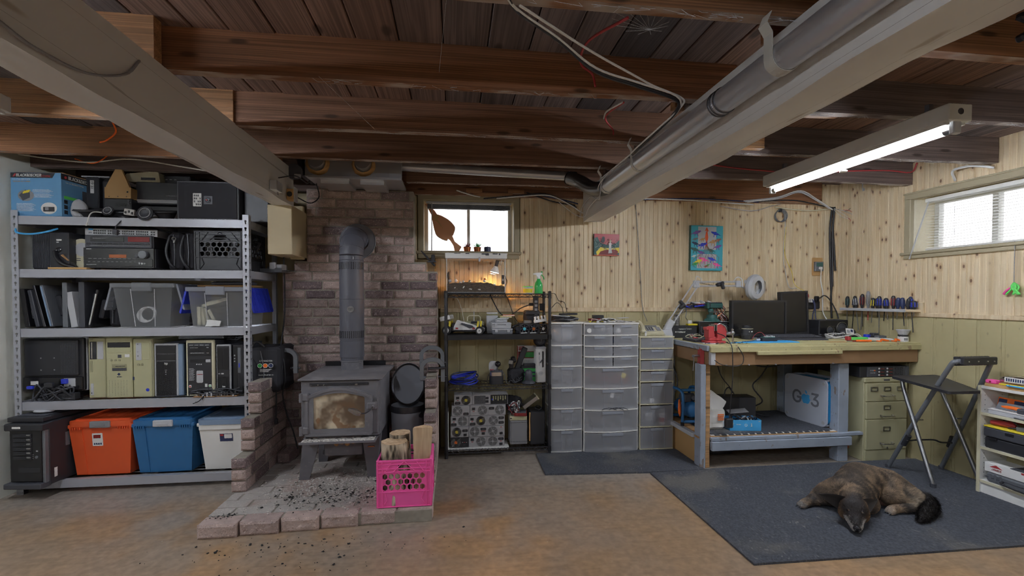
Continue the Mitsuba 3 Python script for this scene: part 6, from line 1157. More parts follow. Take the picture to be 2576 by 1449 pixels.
for c in (0,1):
 for z in range(4):one('cartridge_drive',J(bx(.81+.12*c,.91+.12*c,3.755,3.9,.03+.03*z,.055+.03*z,.002),bx(.82+.12*c,.88+.12*c,3.7535,3.757,.038+.03*z,.048+.03*z,0)),['black','charcoal','gun_metal','black'][z],f"{['lowest', 'second', 'third', 'topmost'][z]} cartridge of the {['left', 'right'][c]} pile in the bottom drawer of the left tower",'cartridge','cartridges in the bottom drawer of the left tower')
o8=['top','second','third','fourth','fifth','sixth','seventh','bottom']
for i,(a,b)in enumerate(B):
 stuffing('drawer_parts',f"{['small bottles and screws', 'cables and clips', 'small cards and leads', 'dark small boxes', 'red and clear wiring', 'bagged leads', 'grey cables', 'blue cables and tools'][i]} in the {o8[i]} drawer row of the middle drawer tower",'parts',1.085,1.52,3.745,3.97,a+.005,a+(b-a)*.7,['light_grey','navy','grey','charcoal','dark_red','gun_metal','grey','navy'][i],34,80+i,'sheet' if i%2 else 'block')
for j,(x,lab)in enumerate(((1.105,'white round bottle cap in the top left half drawer of the middle tower'),(1.355,'white round bottle cap in the top right half drawer of the middle tower'))):one('bottle_cap',lathe([(0,0),(.019,0),(.019,.016),(0,.018)],20),'label_white',lab,'cap',M=tr(x,3.722,1.022)@RX(90),smooth=30)
one('yellow_note',bx(-.02,.02,-.001,.001,-.02,.02,0),'yellow','yellow paper note seen in the fifth drawer of the middle tower','note',M=tr(1.40,3.712,.645)@RY(24))
one('white_note',bx(-.015,.015,-.001,.001,-.022,.022,0),'label_white','white paper tag seen in the sixth drawer of the middle tower','tag',M=tr(1.30,3.70,.485)@RY(14))
o7=['top','second','third','fourth','fifth','sixth','bottom']
for i,(a,b)in enumerate(Cc):
 stuffing('drawer_parts',f"{['pale bags and leads', 'dark wires', 'grey hoses', 'coloured leads', 'dark camera parts', 'small dark boxes', 'black boxes and chips'][i]} in the {o7[i]} drawer of the right drawer tower",'parts',1.565,1.83,3.76,3.95,a+.005,a+(b-a)*.75,['light_grey','navy','grey','brown','charcoal','black','navy'][i],24,100+i,'sheet' if i%2 else 'block')
k=thing('disc_box','black SETUP DISC box seen in the sixth drawer of the right tower','box',tr(1.575,3.725,.216));part(k,'box',bx(0,.12,0,.03,0,.125,.002),'black');part(k,'lettering',J(txt('SETUP',.026,tr(.022,-.0005,.075),True,fit=.07),txt('DISC',.026,tr(.022,-.0005,.042),fit=.07)),'label_white')
k=thing('paper_cup','white paper cup with red print in the sixth drawer of the right tower','cup',tr(1.765,3.765,.214));part(k,'cup',lathe([(0,0),(.028,0),(.038,.10),(.040,.102),(.036,.1),(.026,.004),(0,.004)],26),'label_white',30);part(k,'print',lathe([(.0305,.02),(.0345,.06),(.0350,.06),(.031,.02)],26),'red',30);part(k,'lettering',txt('LIMIT',.011,tr(-.02,-.0385,.072),True),'navy');part(k,'gadget',bx(-.025,.02,-.01,.01,.08,.135,.003),'light_grey')
one('lens_tag',J(bx(-.018,.018,-.001,.001,-.018,.018,0),ring((0,-.002,0),.011,.0012,20,4)),'label_white','square white tag with a ring in the fifth drawer of the right tower','tag',M=tr(1.655,3.722,.427))
k=thing('drawer_lead','thin dark leads poking out over the sixth drawer of the middle tower','lead');
for i,x in enumerate((1.26,1.32,1.36)):part(k,'lead',tube([(x-.05,3.69,.365),(x-.03,3.675,.38),(x+.02,3.672,.384),(x+.07,3.685,.364)],.0028,5,5),'charcoal')
# --- on top of the towers
k=thing('lead_heap','heap of black leads and silver parts on the left drawer tower','leads',tr(.915,3.86,1.091));cables(k,'lead',9,-.12,.13,-.09,.08,0,.05,.004,['black','charcoal','black','grey'],71);part(k,'slab',J(mv(bx(-.09,.09,-.05,.05,.03,.042,.003),RY(5)),mv(bx(-.02,.12,-.05,.05,.055,.07,.004),RY(-2))),'black');part(k,'slab',mv(bx(-.1,.05,-.05,.05,.044,.052,.002),RY(4)),'light_grey')
part(k,'lead',tube([(-.11,.0,.10),(-.05,.0,.16),(.0,.02,.12),(.02,.03,.06),(.07,.02,.07)],.0025,5,6),'black');part(k,'lead',tube([(-.14,.05,.22),(-.06,.06,.24),(-.02,.07,.18),(.03,.06,.16),(.05,.05,.08)],.0025,5,6),'black')
k=thing('tool_heap','pile of red and black tools with a yellow strip on the middle drawer tower','tools',tr(1.20,3.84,1.087));part(k,'red_tool',mv(bx(-.06,.04,-.03,.03,.012,.03,.004),RZ(12)),'dark_red');part(k,'yellow_strip',bx(-.07,.06,-.05,-.03,0,.01,.002),'yellow');part(k,'black_box',bx(-.02,.07,-.01,.05,.03,.058,.004),'black');cables(k,'lead',5,-.05,.16,-.09,-.02,0,.04,.003,['black','label_white','charcoal'],81);part(k,'plug',J([bx(x,x+.02,-.1,-.08,.0,.012,.002)for x in (-.02,.04,.12,.2)]),'label_white')
one('plastic_tray_white',wob(J(mv(bx(-.10,.10,-.05,.05,0,.006,.002),RY(7)),mv(bx(.03,.12,-.05,.04,.012,.016,.002),RY(-4))),.003,12),'light_grey','crumpled white plastic sheet lying on the middle drawer tower','sheet',M=tr(1.37,3.86,1.10))
k=thing('card_litter','small white cards and plugs scattered at the front of the middle drawer tower','cards',tr(1.36,3.74,1.087));
for i in range(10):part(k,'card',mv(bx(-.018,.018,-.01,.01,0,.004,.001),tr(-.06+.022*i,R.uniform(-.015,.02),R.uniform(0,.008))@RZ(R.uniform(-60,60))),['label_white','light_grey','charcoal'][i%3])
def phone():
 k=thing('telephone','cream push-button telephone on the right drawer tower','telephone',tr(1.575,3.78,.9705)@RZ(-8));prof=[(0,0),(.17,0),(.17,.03),(.10,.062),(.02,.105),(.0,.10)]
 part(k,'base',at(mv(side([(0,0),(.17,0),(.17,.075),(.14,.08),(0,.028)],.20),np.eye(4)),0,0,0),'cream',30);part(k,'handset',tube([(.022,-.012,.035),(.022,.03,.075),(.022,.11,.105),(.022,.165,.10)],[.02,.016,.016,.022],12,5),'cream',True);part(k,'ear_piece',J(at(ico(.026,2,(1,1,.7)),.022,-.008,.038),at(ico(.026,2,(1,1,.7)),.022,.16,.095)),'cream',True)
 ky=part(k,'keypad',mv(bx(.06,.13,.02,.10,0,.003,.001),tr(0,.0,.0305)@RX(20.3)),'light_grey');part(ky,'keys',J([mv(bx(.066+.021*i,.08+.021*i,.024+.019*j,.036+.019*j,.003,.006,.001),tr(0,0,.0305)@RX(20.3))for i in range(3)for j in range(4)]),'charcoal');part(k,'display',mv(bx(.07,.17,.11,.138,0,.004,.001),tr(0,0,.0305)@RX(20.3)),'gun_metal');part(k,'side_keys',J([mv(bx(.15,.185,.03+.016*j,.04+.016*j,.0,.004,.001),tr(0,0,.0305)@RX(20.3))for j in range(5)]),'grey')
 t=np.linspace(0,1,220);part(k,'coiled_cord',tube(np.stack([.03+.17*t,-.03+.008*np.cos(t*150),.010+.008*np.sin(t*150)],1),.0022,5),'cream')
phone()
k=thing('lip_balm','small white stick standing in front of the telephone','stick',tr(1.605,3.74,.9705));part(k,'tube',lathe([(0,0),(.007,0),(.007,.025),(0,.025)],14),'label_white',30);part(k,'cap',lathe([(0,.025),(.0074,.025),(.0074,.04),(0,.041)],14),'light_grey',30)
# ---- workbench
TZ=.94
def bench():
 k=thing('workbench','old painted workbench with pale blue legs and a brown apron along the back wall','workbench')
 part(k,'top',wob(J(bx(1.885,3.655,3.225,4.005,.918,TZ,.003),bx(1.90,3.655,3.24,4.0,.90,.919,.002)),.0015,6),'chipped_paint',tone=.95)
 part(k,'front_edge_board',wob(bx(1.885,3.655,3.212,3.236,.885,.928,.004).subdivide().subdivide(),.002,12),'chipped_paint',tone=.9)
 part(k,'edge_strip',wob(bx(2.25,2.95,3.195,3.222,.862,.892,.005).subdivide().subdivide(),.003,14),'chipped_paint',tone=.97)
 part(k,'apron',bx(1.93,3.645,3.235,3.262,.785,.888,.003),'bench_brown');part(k,'corner_plate',bx(1.895,1.932,3.228,3.264,.79,.90,.003),'light_grey')
 part(k,'side_apron',bx(1.885,1.912,3.262,3.95,.79,.888,.003),'bench_brown');part(k,'side_edge_board',wob(mv(bx(-.012,.012,0,.76,-.02,.02,.003),tr(1.878,3.235,.915)),.002,10),'chipped_paint',tone=.2)
 part(k,'bolt',J([cyl((x,3.226,.788),(x,3.24,.788),.005,8)for x in (2.02,2.2,2.42,2.9)]),'grey')
 part(k,'leg',wob(bx(1.842,1.885,3.275,3.365,0,.79,.004).subdivide().subdivide().subdivide(),.0015,9),'chipped_paint',tone=.1);part(k,'leg',wob(bx(1.887,1.925,3.285,3.372,.0,.79,.004).subdivide().subdivide(),.0015,9),'timber',tone=[.78,0])
 for x,y in ((3.0,3.285),(1.86,3.90),(3.0,3.90)):part(k,'leg',wob(bx(x,x+.09,y,y+.09,0,.79,.005).subdivide().subdivide().subdivide(),.0015,9),'chipped_paint',tone=.12)
 part(k,'leg_brace',bx(3.085,3.105,3.29,3.33,.10,.17,.002),'copper')
 part(k,'shelf',bx(1.84,3.10,3.29,3.97,.222,.238,.002),'timber',tone=[.8,0]);part(k,'shelf_beam',wob(bx(1.925,3.095,3.252,3.284,.135,.205,.004).subdivide().subdivide(),.002,9),'chipped_paint',tone=.1)
 part(k,'shelf_edge',wob(bx(1.925,3.20,3.262,3.30,.208,.232,.003).subdivide().subdivide(),.003,12),'chipped_paint',tone=.3);part(k,'shelf_edge',mv(bx(-.04,0,0,.55,-.02,.012,.003),tr(1.86,3.36,.235)),'light_grey')
 part(k,'lower_panel',bx(1.87,1.885,3.37,3.9,0,.20,.002),'tan')
bench()
tooth=unary_union([sbox(1.955,3.325,2.985,3.96)]+[Polygon([(1.98+.058*i,3.33),(1.972+.058*i,3.296),(2.012+.058*i,3.296),(2.004+.058*i,3.33)])for i in range(17)])
one('foam_mat',at(ex(tooth,.008),0,0,.2385),'felt','dark foam mat with interlocking teeth on the lower shelf of the workbench','mat');one('mat_underlay',at(ex(sbox(1.945,3.292,3.0,3.36),.004),0,0,.2335)if 0 else bx(1.945,2.995,3.302,3.324,.2385,.242,.0005),'label_white','white underlay strip showing between the teeth of the foam mat','underlay')
# --- the monitors
def monitor(lab,x,y,w,h,rz,tilt,m='black',stand=True,z=TZ+.012):
 k=thing('monitor',lab,'monitor',tr(x,y,z)@RZ(rz)@RY(tilt));b=.016
 part(k,'housing',bx(-w/2,w/2,.004,.045,0,h,.004),m);part(k,'bezel',plate(sbox(-w/2,0,w/2,h).difference(sbox(-w/2+b,b*1.2,w/2-b,h-b)),.012,.006),m);part(k,'screen',bx(-w/2+b,w/2-b,0,.004,b*1.2,h-b,0),'screen',label='dark switched-off screen')
 if stand:part(k,'stand',J(bx(-.10,.10,.0,.16,-.012,-.002,.004),bx(-.03,.03,.045,.07,-.012,h*.5,.004)),'black')
 return k
monitor('wide black monitor in the middle of the workbench',2.665,3.78,.50,.315,-4,0,z=TZ+.016)
k=monitor('black monitor turned upright and tilted behind the wide one',3.078,3.86,.262,.395,-3,-2.5,z=TZ+.018);part(k,'power_light',bx(.118,.122,-.008,-.004,.36,.364,0),'royal');part(k,'side_port',J([bx(.131,.136,.01,.03,.08+.05*i,.11+.05*i,.001)for i in range(3)]),'light_grey')
# --- lamp with magnifier
def magnifier():
 k=thing('magnifier_lamp','pale articulated magnifier lamp with a round head clamped at the left of the workbench','lamp');Yl=3.84;Bp=np.array([1.825,Yl,TZ])
 part(k,'base',mv(trimesh.convex.convex_hull(np.array([(-.06,-.05,0),(.055,-.05,0),(-.06,.05,0),(.055,.05,0),(-.05,-.04,.07),(.04,-.04,.085),(-.05,.04,.07),(.04,.04,.085)])),tr(*Bp)),'light_grey');part(k,'base_switch',bx(1.772,1.79,Yl-.052,Yl-.046,TZ+.02,TZ+.05,.001),'black')
 A,E,H=(1.85,Yl,1.04),(2.095,Yl-.02,1.412),(2.47,Yl-.03,1.415)
 part(k,'yoke',mv(bx(-.03,.03,-.02,.02,-.02,.09,.006),tr(1.842,Yl,1.02)@RY(30)),'light_grey')
 for d in (-.018,.018):part(k,'lower_arm',cyl((A[0]+d*1.2,A[1],A[2]-d*.6),(E[0]+d*1.2,E[1],E[2]-d*.6),.0065,10),'light_grey',30)
 part(k,'spring',J([tube(np.stack([np.linspace(A[0]+.0+.01*s,1.98+.01*s,120)+.004*np.cos(np.linspace(0,180,120)),Yl-.012+.004*np.sin(np.linspace(0,180,120)),np.linspace(A[2]+.02,1.24,120)],1),.0012,4)for s in (0,1)]),'steel')
 part(k,'elbow',J(mv(bx(-.025,.03,-.012,.012,-.045,.02,.006),tr(E[0],Yl-.02,1.425)),cyl((E[0],Yl-.04,1.42),(E[0],Yl,1.42),.014,14)),'light_grey')
 for d in (0,-.036):part(k,'upper_arm',cyl((E[0]+.01,Yl-.02,1.432+d),(H[0]-.01,Yl-.03,1.434+d),.0065,10),'light_grey',30)
 part(k,'spring',tube(np.stack([np.linspace(E[0]+.01,2.25,90),Yl-.026+.004*np.sin(np.linspace(0,150,90)),np.linspace(1.428,1.402,90)+.004*np.cos(np.linspace(0,150,90))],1),.0013,4),'dark_steel')
 for c,r in (((1.97,Yl-.02,1.24),50),((2.31,Yl-.035,1.415),-20)):part(k,'cable_clip',mv(J(bx(-.035,.035,-.018,.018,-.014,.014,.006),bx(-.005,.02,-.03,.0,-.05,.01,.006)),tr(*c)@RY(r)),'black')
 part(k,'head_bracket',J(mv(bx(-.012,.04,-.01,.01,-.045,.015,.005),tr(H[0],Yl-.03,1.43)),tube([(H[0]+.03,Yl-.03,1.40),(H[0]+.07,Yl-.04,1.38)],.007,8)),'light_grey');part(k,'arm_cord',J(tube([(E[0]-.01,Yl-.03,1.44),(E[0]-.005,Yl-.04,1.48),(E[0]+.03,Yl-.04,1.465),(E[0]+.045,Yl-.03,1.44)],.004,6,6),tube([(H[0]-.03,Yl-.03,1.44),(H[0]+.0,Yl-.04,1.475),(H[0]+.035,Yl-.05,1.455),(H[0]+.045,Yl-.05,1.39)],.005,6,6)),'label_white',True)
 Mh=tr(2.615,3.80,1.388)@RZ(24)@RX(4)
 part(k,'head',mv(mv(lathe([(.058,-.012),(.062,-.016),(.078,-.02),(.10,-.012),(.112,.006),(.113,.03),(.10,.05),(.06,.054),(.058,.05)],44),RX(90)),Mh),'light_grey',30,label='round lamp head');hk=k+'__head'
 part(hk,'inner_ring',mv(mv(lathe([(.052,-.014),(.058,-.018),(.063,-.014),(.058,.02),(.052,.02)],44),RX(90)),Mh),'white',30)
 t=np.linspace(-.053,.053,15);prof=[(0,-.006)]+[(r,-.006+.006*(r/.0535)**2)for r in np.linspace(.008,.0535,8)]+[(r,.006-.006*(r/.0535)**2+.001)for r in np.linspace(.0535,.008,8)]+[(0,.007)]
 part(hk,'lens',mv(mv(lathe(prof,36),RX(90)),Mh),'lens_glass',True);part(hk,'handle',mv(tube([(.095,-.03,.06),(.125,-.035,.05),(.135,-.035,.0),(.12,-.035,-.05),(.085,-.03,-.06)],.005,8,5),Mh),'chrome',True);part(hk,'switch_block',mv(bx(-.105,-.08,-.0,.02,.03,.06,.005),Mh),'light_grey')
magnifier()
# --- boxes, speakers and small hardware standing on the bench
def desk_speaker(lab,x0,x1,y,d,h,rings,rz=0):
 k=thing('desk_speaker',lab,'loudspeaker',tr(x0,y,TZ+.001)@RZ(rz));w=x1-x0;part(k,'cabinet',bx(0,w,.004,d,0,h,.004),'black');part(k,'front',bx(.006,w-.006,0,.006,.005,h-.005,.002),'black_gloss')
 for x,z,r in rings:part(k,'ring',ring((x,-.002,z),r,.003,30,6),'chrome',True);part(k,'cone',mv(lathe([(0,.004),(r*.3,.008),(r*.9,-.001),(r,.0)],28),tr(x,0,z)@RX(90)),'charcoal',True)
 return k
desk_speaker('black speaker box with a ringed cone behind the red vise',2.16,2.45,3.87,.12,.138,[(.24,.07,.052)])
k=desk_speaker('black double-coned speaker box right of the monitors',3.27,3.575,3.80,.17,.15,[(.115,.06,.036),(.235,.075,.056)],3)
part(k,'top_bits',J([bx(x,x+.04,.03,.06,.148,.156,.003)for x in (.04,.13,.2)]),'charcoal')
k=thing('network_box_black','black network box with white lettering near the magnifier lamp base','electronic unit',tr(1.87,3.86,TZ+.001));part(k,'case',bx(0,.26,.0,.11,0,.105,.003),'black');part(k,'lettering',J(txt('Network Tester',.012,tr(.09,-.0005,.072)),txt('Hubland',.014,tr(.075,-.0005,.045),True)),'label_white');part(k,'shield_mark',plate(Polygon([(.058,.058),(.07,.058),(.07,.05),(.064,.043),(.058,.05)]),.001),'label_white');part(k,'ports',J([bx(.17+.02*i,.182+.02*i,-.001,.001,.025,.035,0)for i in range(4)]),'grey');part(k,'vents',J([bx(.01+.008*i,.013+.008*i,-.001,.001,.015,.085,0)for i in range(5)]),'charcoal')
k=thing('spray_can','short silver striped can standing on the black network box','can',tr(1.965,3.91,TZ+.107));part(k,'body',lathe([(0,0),(.026,0),(.026,.075),(.022,.082),(0,.082)],24),'steel',30);part(k,'bands',J([at(lathe([(.0262,0),(.0266,.003),(.0262,.006)],24),0,0,z)for z in (.02,.038,.056)]),'charcoal');part(k,'cap',lathe([(0,.08),(.021,.08),(.021,.098),(0,.1)],24),'dark_steel',30)
k=thing('yellow_sponge','yellow block with a white plug lying on the black network box','sponge',tr(2.06,3.90,TZ+.107));part(k,'block',bx(0,.09,-.02,.03,0,.016,.004),'yellow');part(k,'plug',bx(.0,.035,-.02,.0,.016,.045,.004),'label_white')
def green_vise():
 k=thing('bench_vise','dark green small vise holding a part behind the red vise','vise',tr(2.31,3.93,TZ+.141));part(k,'base',lathe([(0,0),(.075,0),(.06,.02),(.045,.03),(.045,.05),(.04,.06),(0,.06)],28),'dark_green',30);part(k,'neck',J(cyl((-.01,0,.05),(-.01,0,.1),.018,16),ico(.026,2).apply_translation((-.01,0,.095))),'dark_green',True);part(k,'jaw',J(bx(-.03,.09,-.03,.03,.12,.165,.006),bx(-.06,-.035,-.03,.03,.115,.17,.006)),'dark_green');part(k,'jaw_pad',J(bx(-.036,-.03,-.032,.032,.14,.172,.001),bx(-.04,.08,-.03,.03,.165,.173,.002)),'charcoal');part(k,'handle',J(cyl((-.06,-.06,.085),(.03,-.06,.085),.004,8),cyl((-.02,-.06,.085),(-.01,0,.09),.005,8)),'steel')
green_vise()
k=thing('board_plate','thin grey board lying on the black speaker under the green vise','board',tr(2.20,3.87,TZ+.1395));part(k,'sheet',bx(0,.25,-.005,.12,0,.0015,0),'light_grey')
k=thing('wire_bundle','thick bundle of red, white and brown wires hanging beside the wide monitor','wires',tr(2.39,3.96,1.13));q=np.random.default_rng(4)
for i in range(34):
 a,b=q.uniform(-.06,.03),q.uniform(-.06,.07);part(k,'wire',tube([(a*.5,q.uniform(-.04,.0),.10+q.uniform(-.03,.02)),(a+q.uniform(-.02,.03),q.uniform(-.055,.0),.05),(b,q.uniform(-.055,.0),-.02+q.uniform(-.02,.02)),(b*.8+q.uniform(-.03,.03),q.uniform(-.04,.0),-.05)],.0028,5,4),['copper','dark_red','light_grey','cream','black'][i%5])
def red_vise():
 k=thing('bench_vise','worn red vise clamped at the front left of the workbench','vise',tr(1.99,3.40,TZ+.001)@RZ(0));
 part(k,'base',J(bx(-.05,.10,-.05,.05,0,.018,.005),bx(-.03,.08,-.035,.035,.016,.05,.008)),'red');jaw=Polygon([(-.035,.045),(-.035,.12),(.005,.13),(.012,.05)])
 part(k,'fixed_jaw',J(plate(jaw,.07,.035),bx(-.05,.01,-.03,.03,.10,.125,.006)),'red');part(k,'moving_jaw',J(plate(Polygon([(.035,.04),(.03,.14),(.06,.15),(.095,.128),(.112,.09),(.108,.05),(.09,.035)]),.075,.038)),'red');part(k,'jaw_face',J(bx(.008,.014,-.04,.04,.095,.14,.001),bx(.026,.032,-.04,.04,.095,.145,.001)),'steel');part(k,'slide',bx(-.02,.09,-.018,.018,.05,.075,.003),'dark_red');part(k,'worn_edge',tube([(.03,-.037,.142),(.06,-.04,.152),(.098,-.04,.128),(.114,-.04,.09)],.0035,6,4),'steel')
 part(k,'screw_end',J(cyl((.115,-.03,.075),(.145,-.05,.075),.014,16),ico(.017,2).apply_translation((.148,-.055,.08))),'steel',True);part(k,'handle',J(cyl((.148,-.055,.10),(.155,-.06,-.07),.0055,10),ico(.010,2).apply_translation((.155,-.06,-.07)),ico(.009,2).apply_translation((.148,-.055,.105))),'chrome',True)
red_vise()
k=thing('old_red_box','chipped red box hung at the left end of the workbench apron','box',tr(1.855,3.31,.765)@RZ(72));part(k,'box',bx(0,.12,-.03,.0,0,.14,.003),'red');part(k,'lettering',J([bx(.02+.02*i,.032+.02*i,-.0325,-.029,.04+.04*j,.06+.04*j,0)for i in range(4)for j in range(2)]),'label_white');part(k,'worn_edge',wob(bx(.108,.123,-.034,-.0,0,.14,.001).subdivide().subdivide(),.004,40),'light_grey')
k=thing('clamp_screw','small steel clamp screw with a bar left of the old red box','clamp');part(k,'screw',cyl((1.80,3.32,.85),(1.855,3.33,.85),.010,12),'steel');part(k,'bar',cyl((1.80,3.30,.86),(1.798,3.31,.74),.004,8),'steel')
def lens():
 k=thing('camera_lens','black camera lens standing on the workbench in front of the wide monitor','lens',tr(2.487,3.68,TZ));part(k,'barrel',lathe([(0,0),(.044,0),(.046,.006),(.046,.026),(.0475,.03),(.0475,.052),(.0455,.056),(.0455,.085),(.043,.09),(.034,.098),(.034,.114),(0,.114)],40),'black',30);part(k,'grip_ring',J([at(lathe([(.0465,0),(.0485,.0015),(.0465,.003)],40),0,0,z)for z in (.032,.037,.042,.047)]),'charcoal',30);part(k,'silver_ring',at(lathe([(.0432,0),(.0452,.001),(.0452,.004),(.0432,.005)],40),0,0,.087),'cream',30);part(k,'marks',J([mv(bx(-.0025,.0025,-.0485,-.0455,.063,.072,0),RZ(a))for a in (-14,8,16,24)]),'label_white');part(k,'mount',lathe([(.0,.114),(.03,.114),(.03,.119),(0,.119)],32),'dark_steel',30)
lens()
def keyboard():
 k=thing('keyboard','black keyboard lying before the monitors','keyboard',tr(2.64,3.58,TZ+.002)@RZ(-4)@RX(5));part(k,'case',bx(0,.47,0,.155,0,.016,.004),'black');part(k,'palm_rest',bx(.01,.46,-.05,.002,0,.010,.004),'charcoal')
 for j in range(6):part(k,'key_row',J([bx(.012+.0192*i,.028+.0192*i,.012+.023*j,.03+.023*j,.015,.023,.0015)for i in range(23)]),'charcoal')
keyboard()
k=thing('mouse','black computer mouse right of the keyboard','mouse',tr(3.20,3.66,TZ)@RZ(60));m=ico(1,3,(.035,.058,.034));m.vertices[:,2]=np.maximum(m.vertices[:,2],0);part(k,'shell',m,'black_gloss',True);part(k,'mark',mv(bx(-.01,.01,-.045,-.03,.024,.026,0),RX(12)),'label_white');part(k,'wheel',cyl((-.004,.03,.03),(.004,.03,.03),.009,14),'charcoal');part(k,'cable',tube([(0,.055,.01),(-.02,.10,.004),(.04,.15,.004),(.14,.16,.004)],.002,5,5),'black')
k=thing('monitor_plastic','strip of clear plastic film lying behind the keyboard','film',tr(2.50,3.72,TZ+.001));part(k,'film',wob(bx(0,.70,0,.10,.0,.004,.001).subdivide().subdivide().subdivide(),.006,9),'gun_metal',True)
one('blue_mat',wob(ex(Polygon([(0,.02),(.10,.055),(.32,.16),(.58,.14),(.565,.0),(.25,.012)]),.006),.0015,8),'sky_blue','bright blue plastic sheet lying before the keyboard','sheet',M=tr(2.13,3.33,TZ+.001))
k=thing('circuit_box','small black box with loose wires and chips on the blue sheet','electronics',tr(2.43,3.40,TZ+.0075));part(k,'box',bx(0,.13,0,.07,0,.026,.003),'black');part(k,'board',bx(.02,.11,.0,.06,.026,.031,.001),'dark_green');part(k,'chip',J([bx(.03+.018*i,.042+.018*i,.01,.03,.031,.04+.004*(i%2),.001)for i in range(5)]),'light_grey');part(k,'wire',J(tube([(.03,.01,.04),(-.0,.02,.07),(-.04,.03,.055),(-.08,.02,.01)],.0018,5,5)),'red');part(k,'wire',tube([(.0,.02,.035),(-.05,.02,.01),(-.12,.0,.003),(-.18,-.01,.002)],.0018,5,5),'navy');part(k,'wire',tube([(.12,.01,.03),(.2,-.0,.01),(.26,.02,.004),(.3,.0,.003)],.0022,5,5),'black');part(k,'plug',cyl((-.04,.02,.01),(-.01,.02,.012),.009,12),'light_grey')
k=thing('solder_station','green and grey soldering meter leaning near the magnifier lamp','meter',tr(2.10,3.66,TZ)@RX(14));part(k,'body',bx(0,.12,0,.05,0,.10,.008),'dark_green');part(k,'panel',bx(.02,.116,-.003,.002,.01,.092,.002),'light_grey');part(k,'screen',bx(.034,.10,-.005,-.002,.04,.08,.001),'charcoal');part(k,'knob',cyl((.05,-.01,.025),(.05,0,.025),.009,14),'black');cables(k,'lead',4,-.07,.10,-.05,-.01,.0,.14,.003,['black','black','charcoal'],91)
k=thing('pink_leads','loop of pale pink and red leads lying near the magnifier lamp','leads',tr(1.99,3.62,TZ));cables(k,'lead',3,-.09,.1,-.05,.05,0,.06,.0032,['cream','skin_pink','cream'],95);part(k,'clip',J(bx(-.05,-.01,-.05,-.04,.02,.03,.002),bx(.06,.10,-.06,-.045,.0,.012,.002)),'red')
k=thing('black_notebook','flat black laptop lying at the left end of the workbench','laptop',tr(1.895,3.45,TZ+.0005));part(k,'base',bx(0,.20,0,.22,0,.012,.003),'black');part(k,'lid',bx(.002,.198,.002,.218,.013,.021,.003),'charcoal')
k=thing('screw_litter','scatter of screws and small bolts in front of the red vise','screws',tr(2.10,3.36,TZ+.001));q=np.random.default_rng(6);part(k,'screws',J([cyl((x,y,.004),(x+.018*math.cos(a),y+.018*math.sin(a),.005),.0028,6)for x,y,a in zip(q.uniform(-.2,.12,46),q.uniform(-.07,.06,46),q.uniform(0,6.28,46))]),'dark_steel',kind='stuff');one('paper_sheet',bx(1.945,2.05,3.55,3.68,TZ,TZ+.001,0)if 0 else at(bx(0,.10,0,.10,0,.0012,0),1.90,3.30,TZ+.001),'label_white','small white paper at the left front corner of the workbench','paper')
one('wooden_ruler',mv(bx(0,.17,0,.012,0,.004,.001),RZ(-4)),'tan','thin wooden stick lying at the front of the workbench','stick',M=tr(2.93,3.33,TZ+.001))
k=thing('orange_pliers','orange-handled snips at the front right of the workbench','snips',tr(3.18,3.32,TZ+.001)@RZ(-6));part(k,'handle',J(tube([(0,0,.01),(.05,-.012,.012),(.11,-.014,.010)],.008,8,4),tube([(0,.01,.008),(.05,.016,.01),(.11,.012,.008)],.007,8,4)),'bright_orange',True);part(k,'blade',J(bx(-.07,0,.0,.012,.004,.010,.002)),'steel');part(k,'spring_cap',bx(-.03,-.005,-.008,.018,.004,.014,.002),'dark_red')
k=thing('green_case_tool','bright green and red plastic tool lying right of the snips','tool',tr(3.23,3.44,TZ+.001)@RZ(-3));part(k,'green_body',bx(.02,.17,0,.035,0,.026,.004),'lime');part(k,'red_end',bx(-.008,.02,-.003,.038,0,.032,.004),'red');part(k,'white_end',bx(.17,.27,.003,.032,.002,.022,.003),'label_white');part(k,'grey_tip',bx(.27,.31,.008,.028,.004,.018,.002),'light_grey')
k=thing('white_rope','loose white braided rope on the right of the workbench','rope',tr(3.44,3.36,TZ+.001));cables(k,'strand',6,-.12,.10,-.04,.06,0,.022,.006,['cloth','label_white'],103)
for i,(x,y,lab)in enumerate([(3.40,3.29,'orange plastic clip near the middle of the white rope'),(3.53,3.30,'orange plastic clip at the right end of the white rope')]):
 k=thing('orange_clip',lab,'clip',tr(x,y,TZ+.001)@RZ(10+20*i));part(k,'body',tube([(-.04,0,.008),(-.01,.01,.018),(.02,-.005,.012),(.055,.005,.008)],[.007,.009,.007,.005],8,5),'bright_orange',True);part(k,'hook',tube([(-.04,0,.008),(-.055,.015,.008),(-.04,.028,.008)],.005,6,4),'bright_orange',True)
k=thing('white_leads','tangle of white cables and a white card right of the mouse','cables',tr(3.33,3.62,TZ+.001));cables(k,'cable',6,-.14,.17,-.07,.09,0,.055,.0045,['label_white','cloth','light_grey'],111);cables(k,'cable',4,-.05,.2,-.03,.1,0,.05,.0035,['black','charcoal'],112)
k=thing('paper_label','small white printed card propped on the white cables','card',tr(3.335,3.58,TZ+.045)@RY(6)@RX(-18));part(k,'card',bx(0,.075,-.001,.001,0,.05,0),'label_white');part(k,'print',J([plate(sbox(.008,.01+.007*i,.04-.004*(i%2),.013+.007*i),.002)for i in range(4)]+[plate(sbox(.045,.02,.066,.042),.002)]),'navy')
k=thing('glasses_case','black rounded case behind the white cables','case',tr(3.45,3.70,TZ+.03)@RZ(-8));m=ico(1,3,(.075,.04,.034));part(k,'shell',at(m,0,0,.02),'black',True);part(k,'seam',mv(ring((0,0,0),1,.03,30,4),tr(0,0,.02)@np.diag([.0755,.0405,.03,1.])@RX(90)),'charcoal');part(k,'prop',bx(-.07,.07,-.03,.03,-.029,-.006,.004),'charcoal')
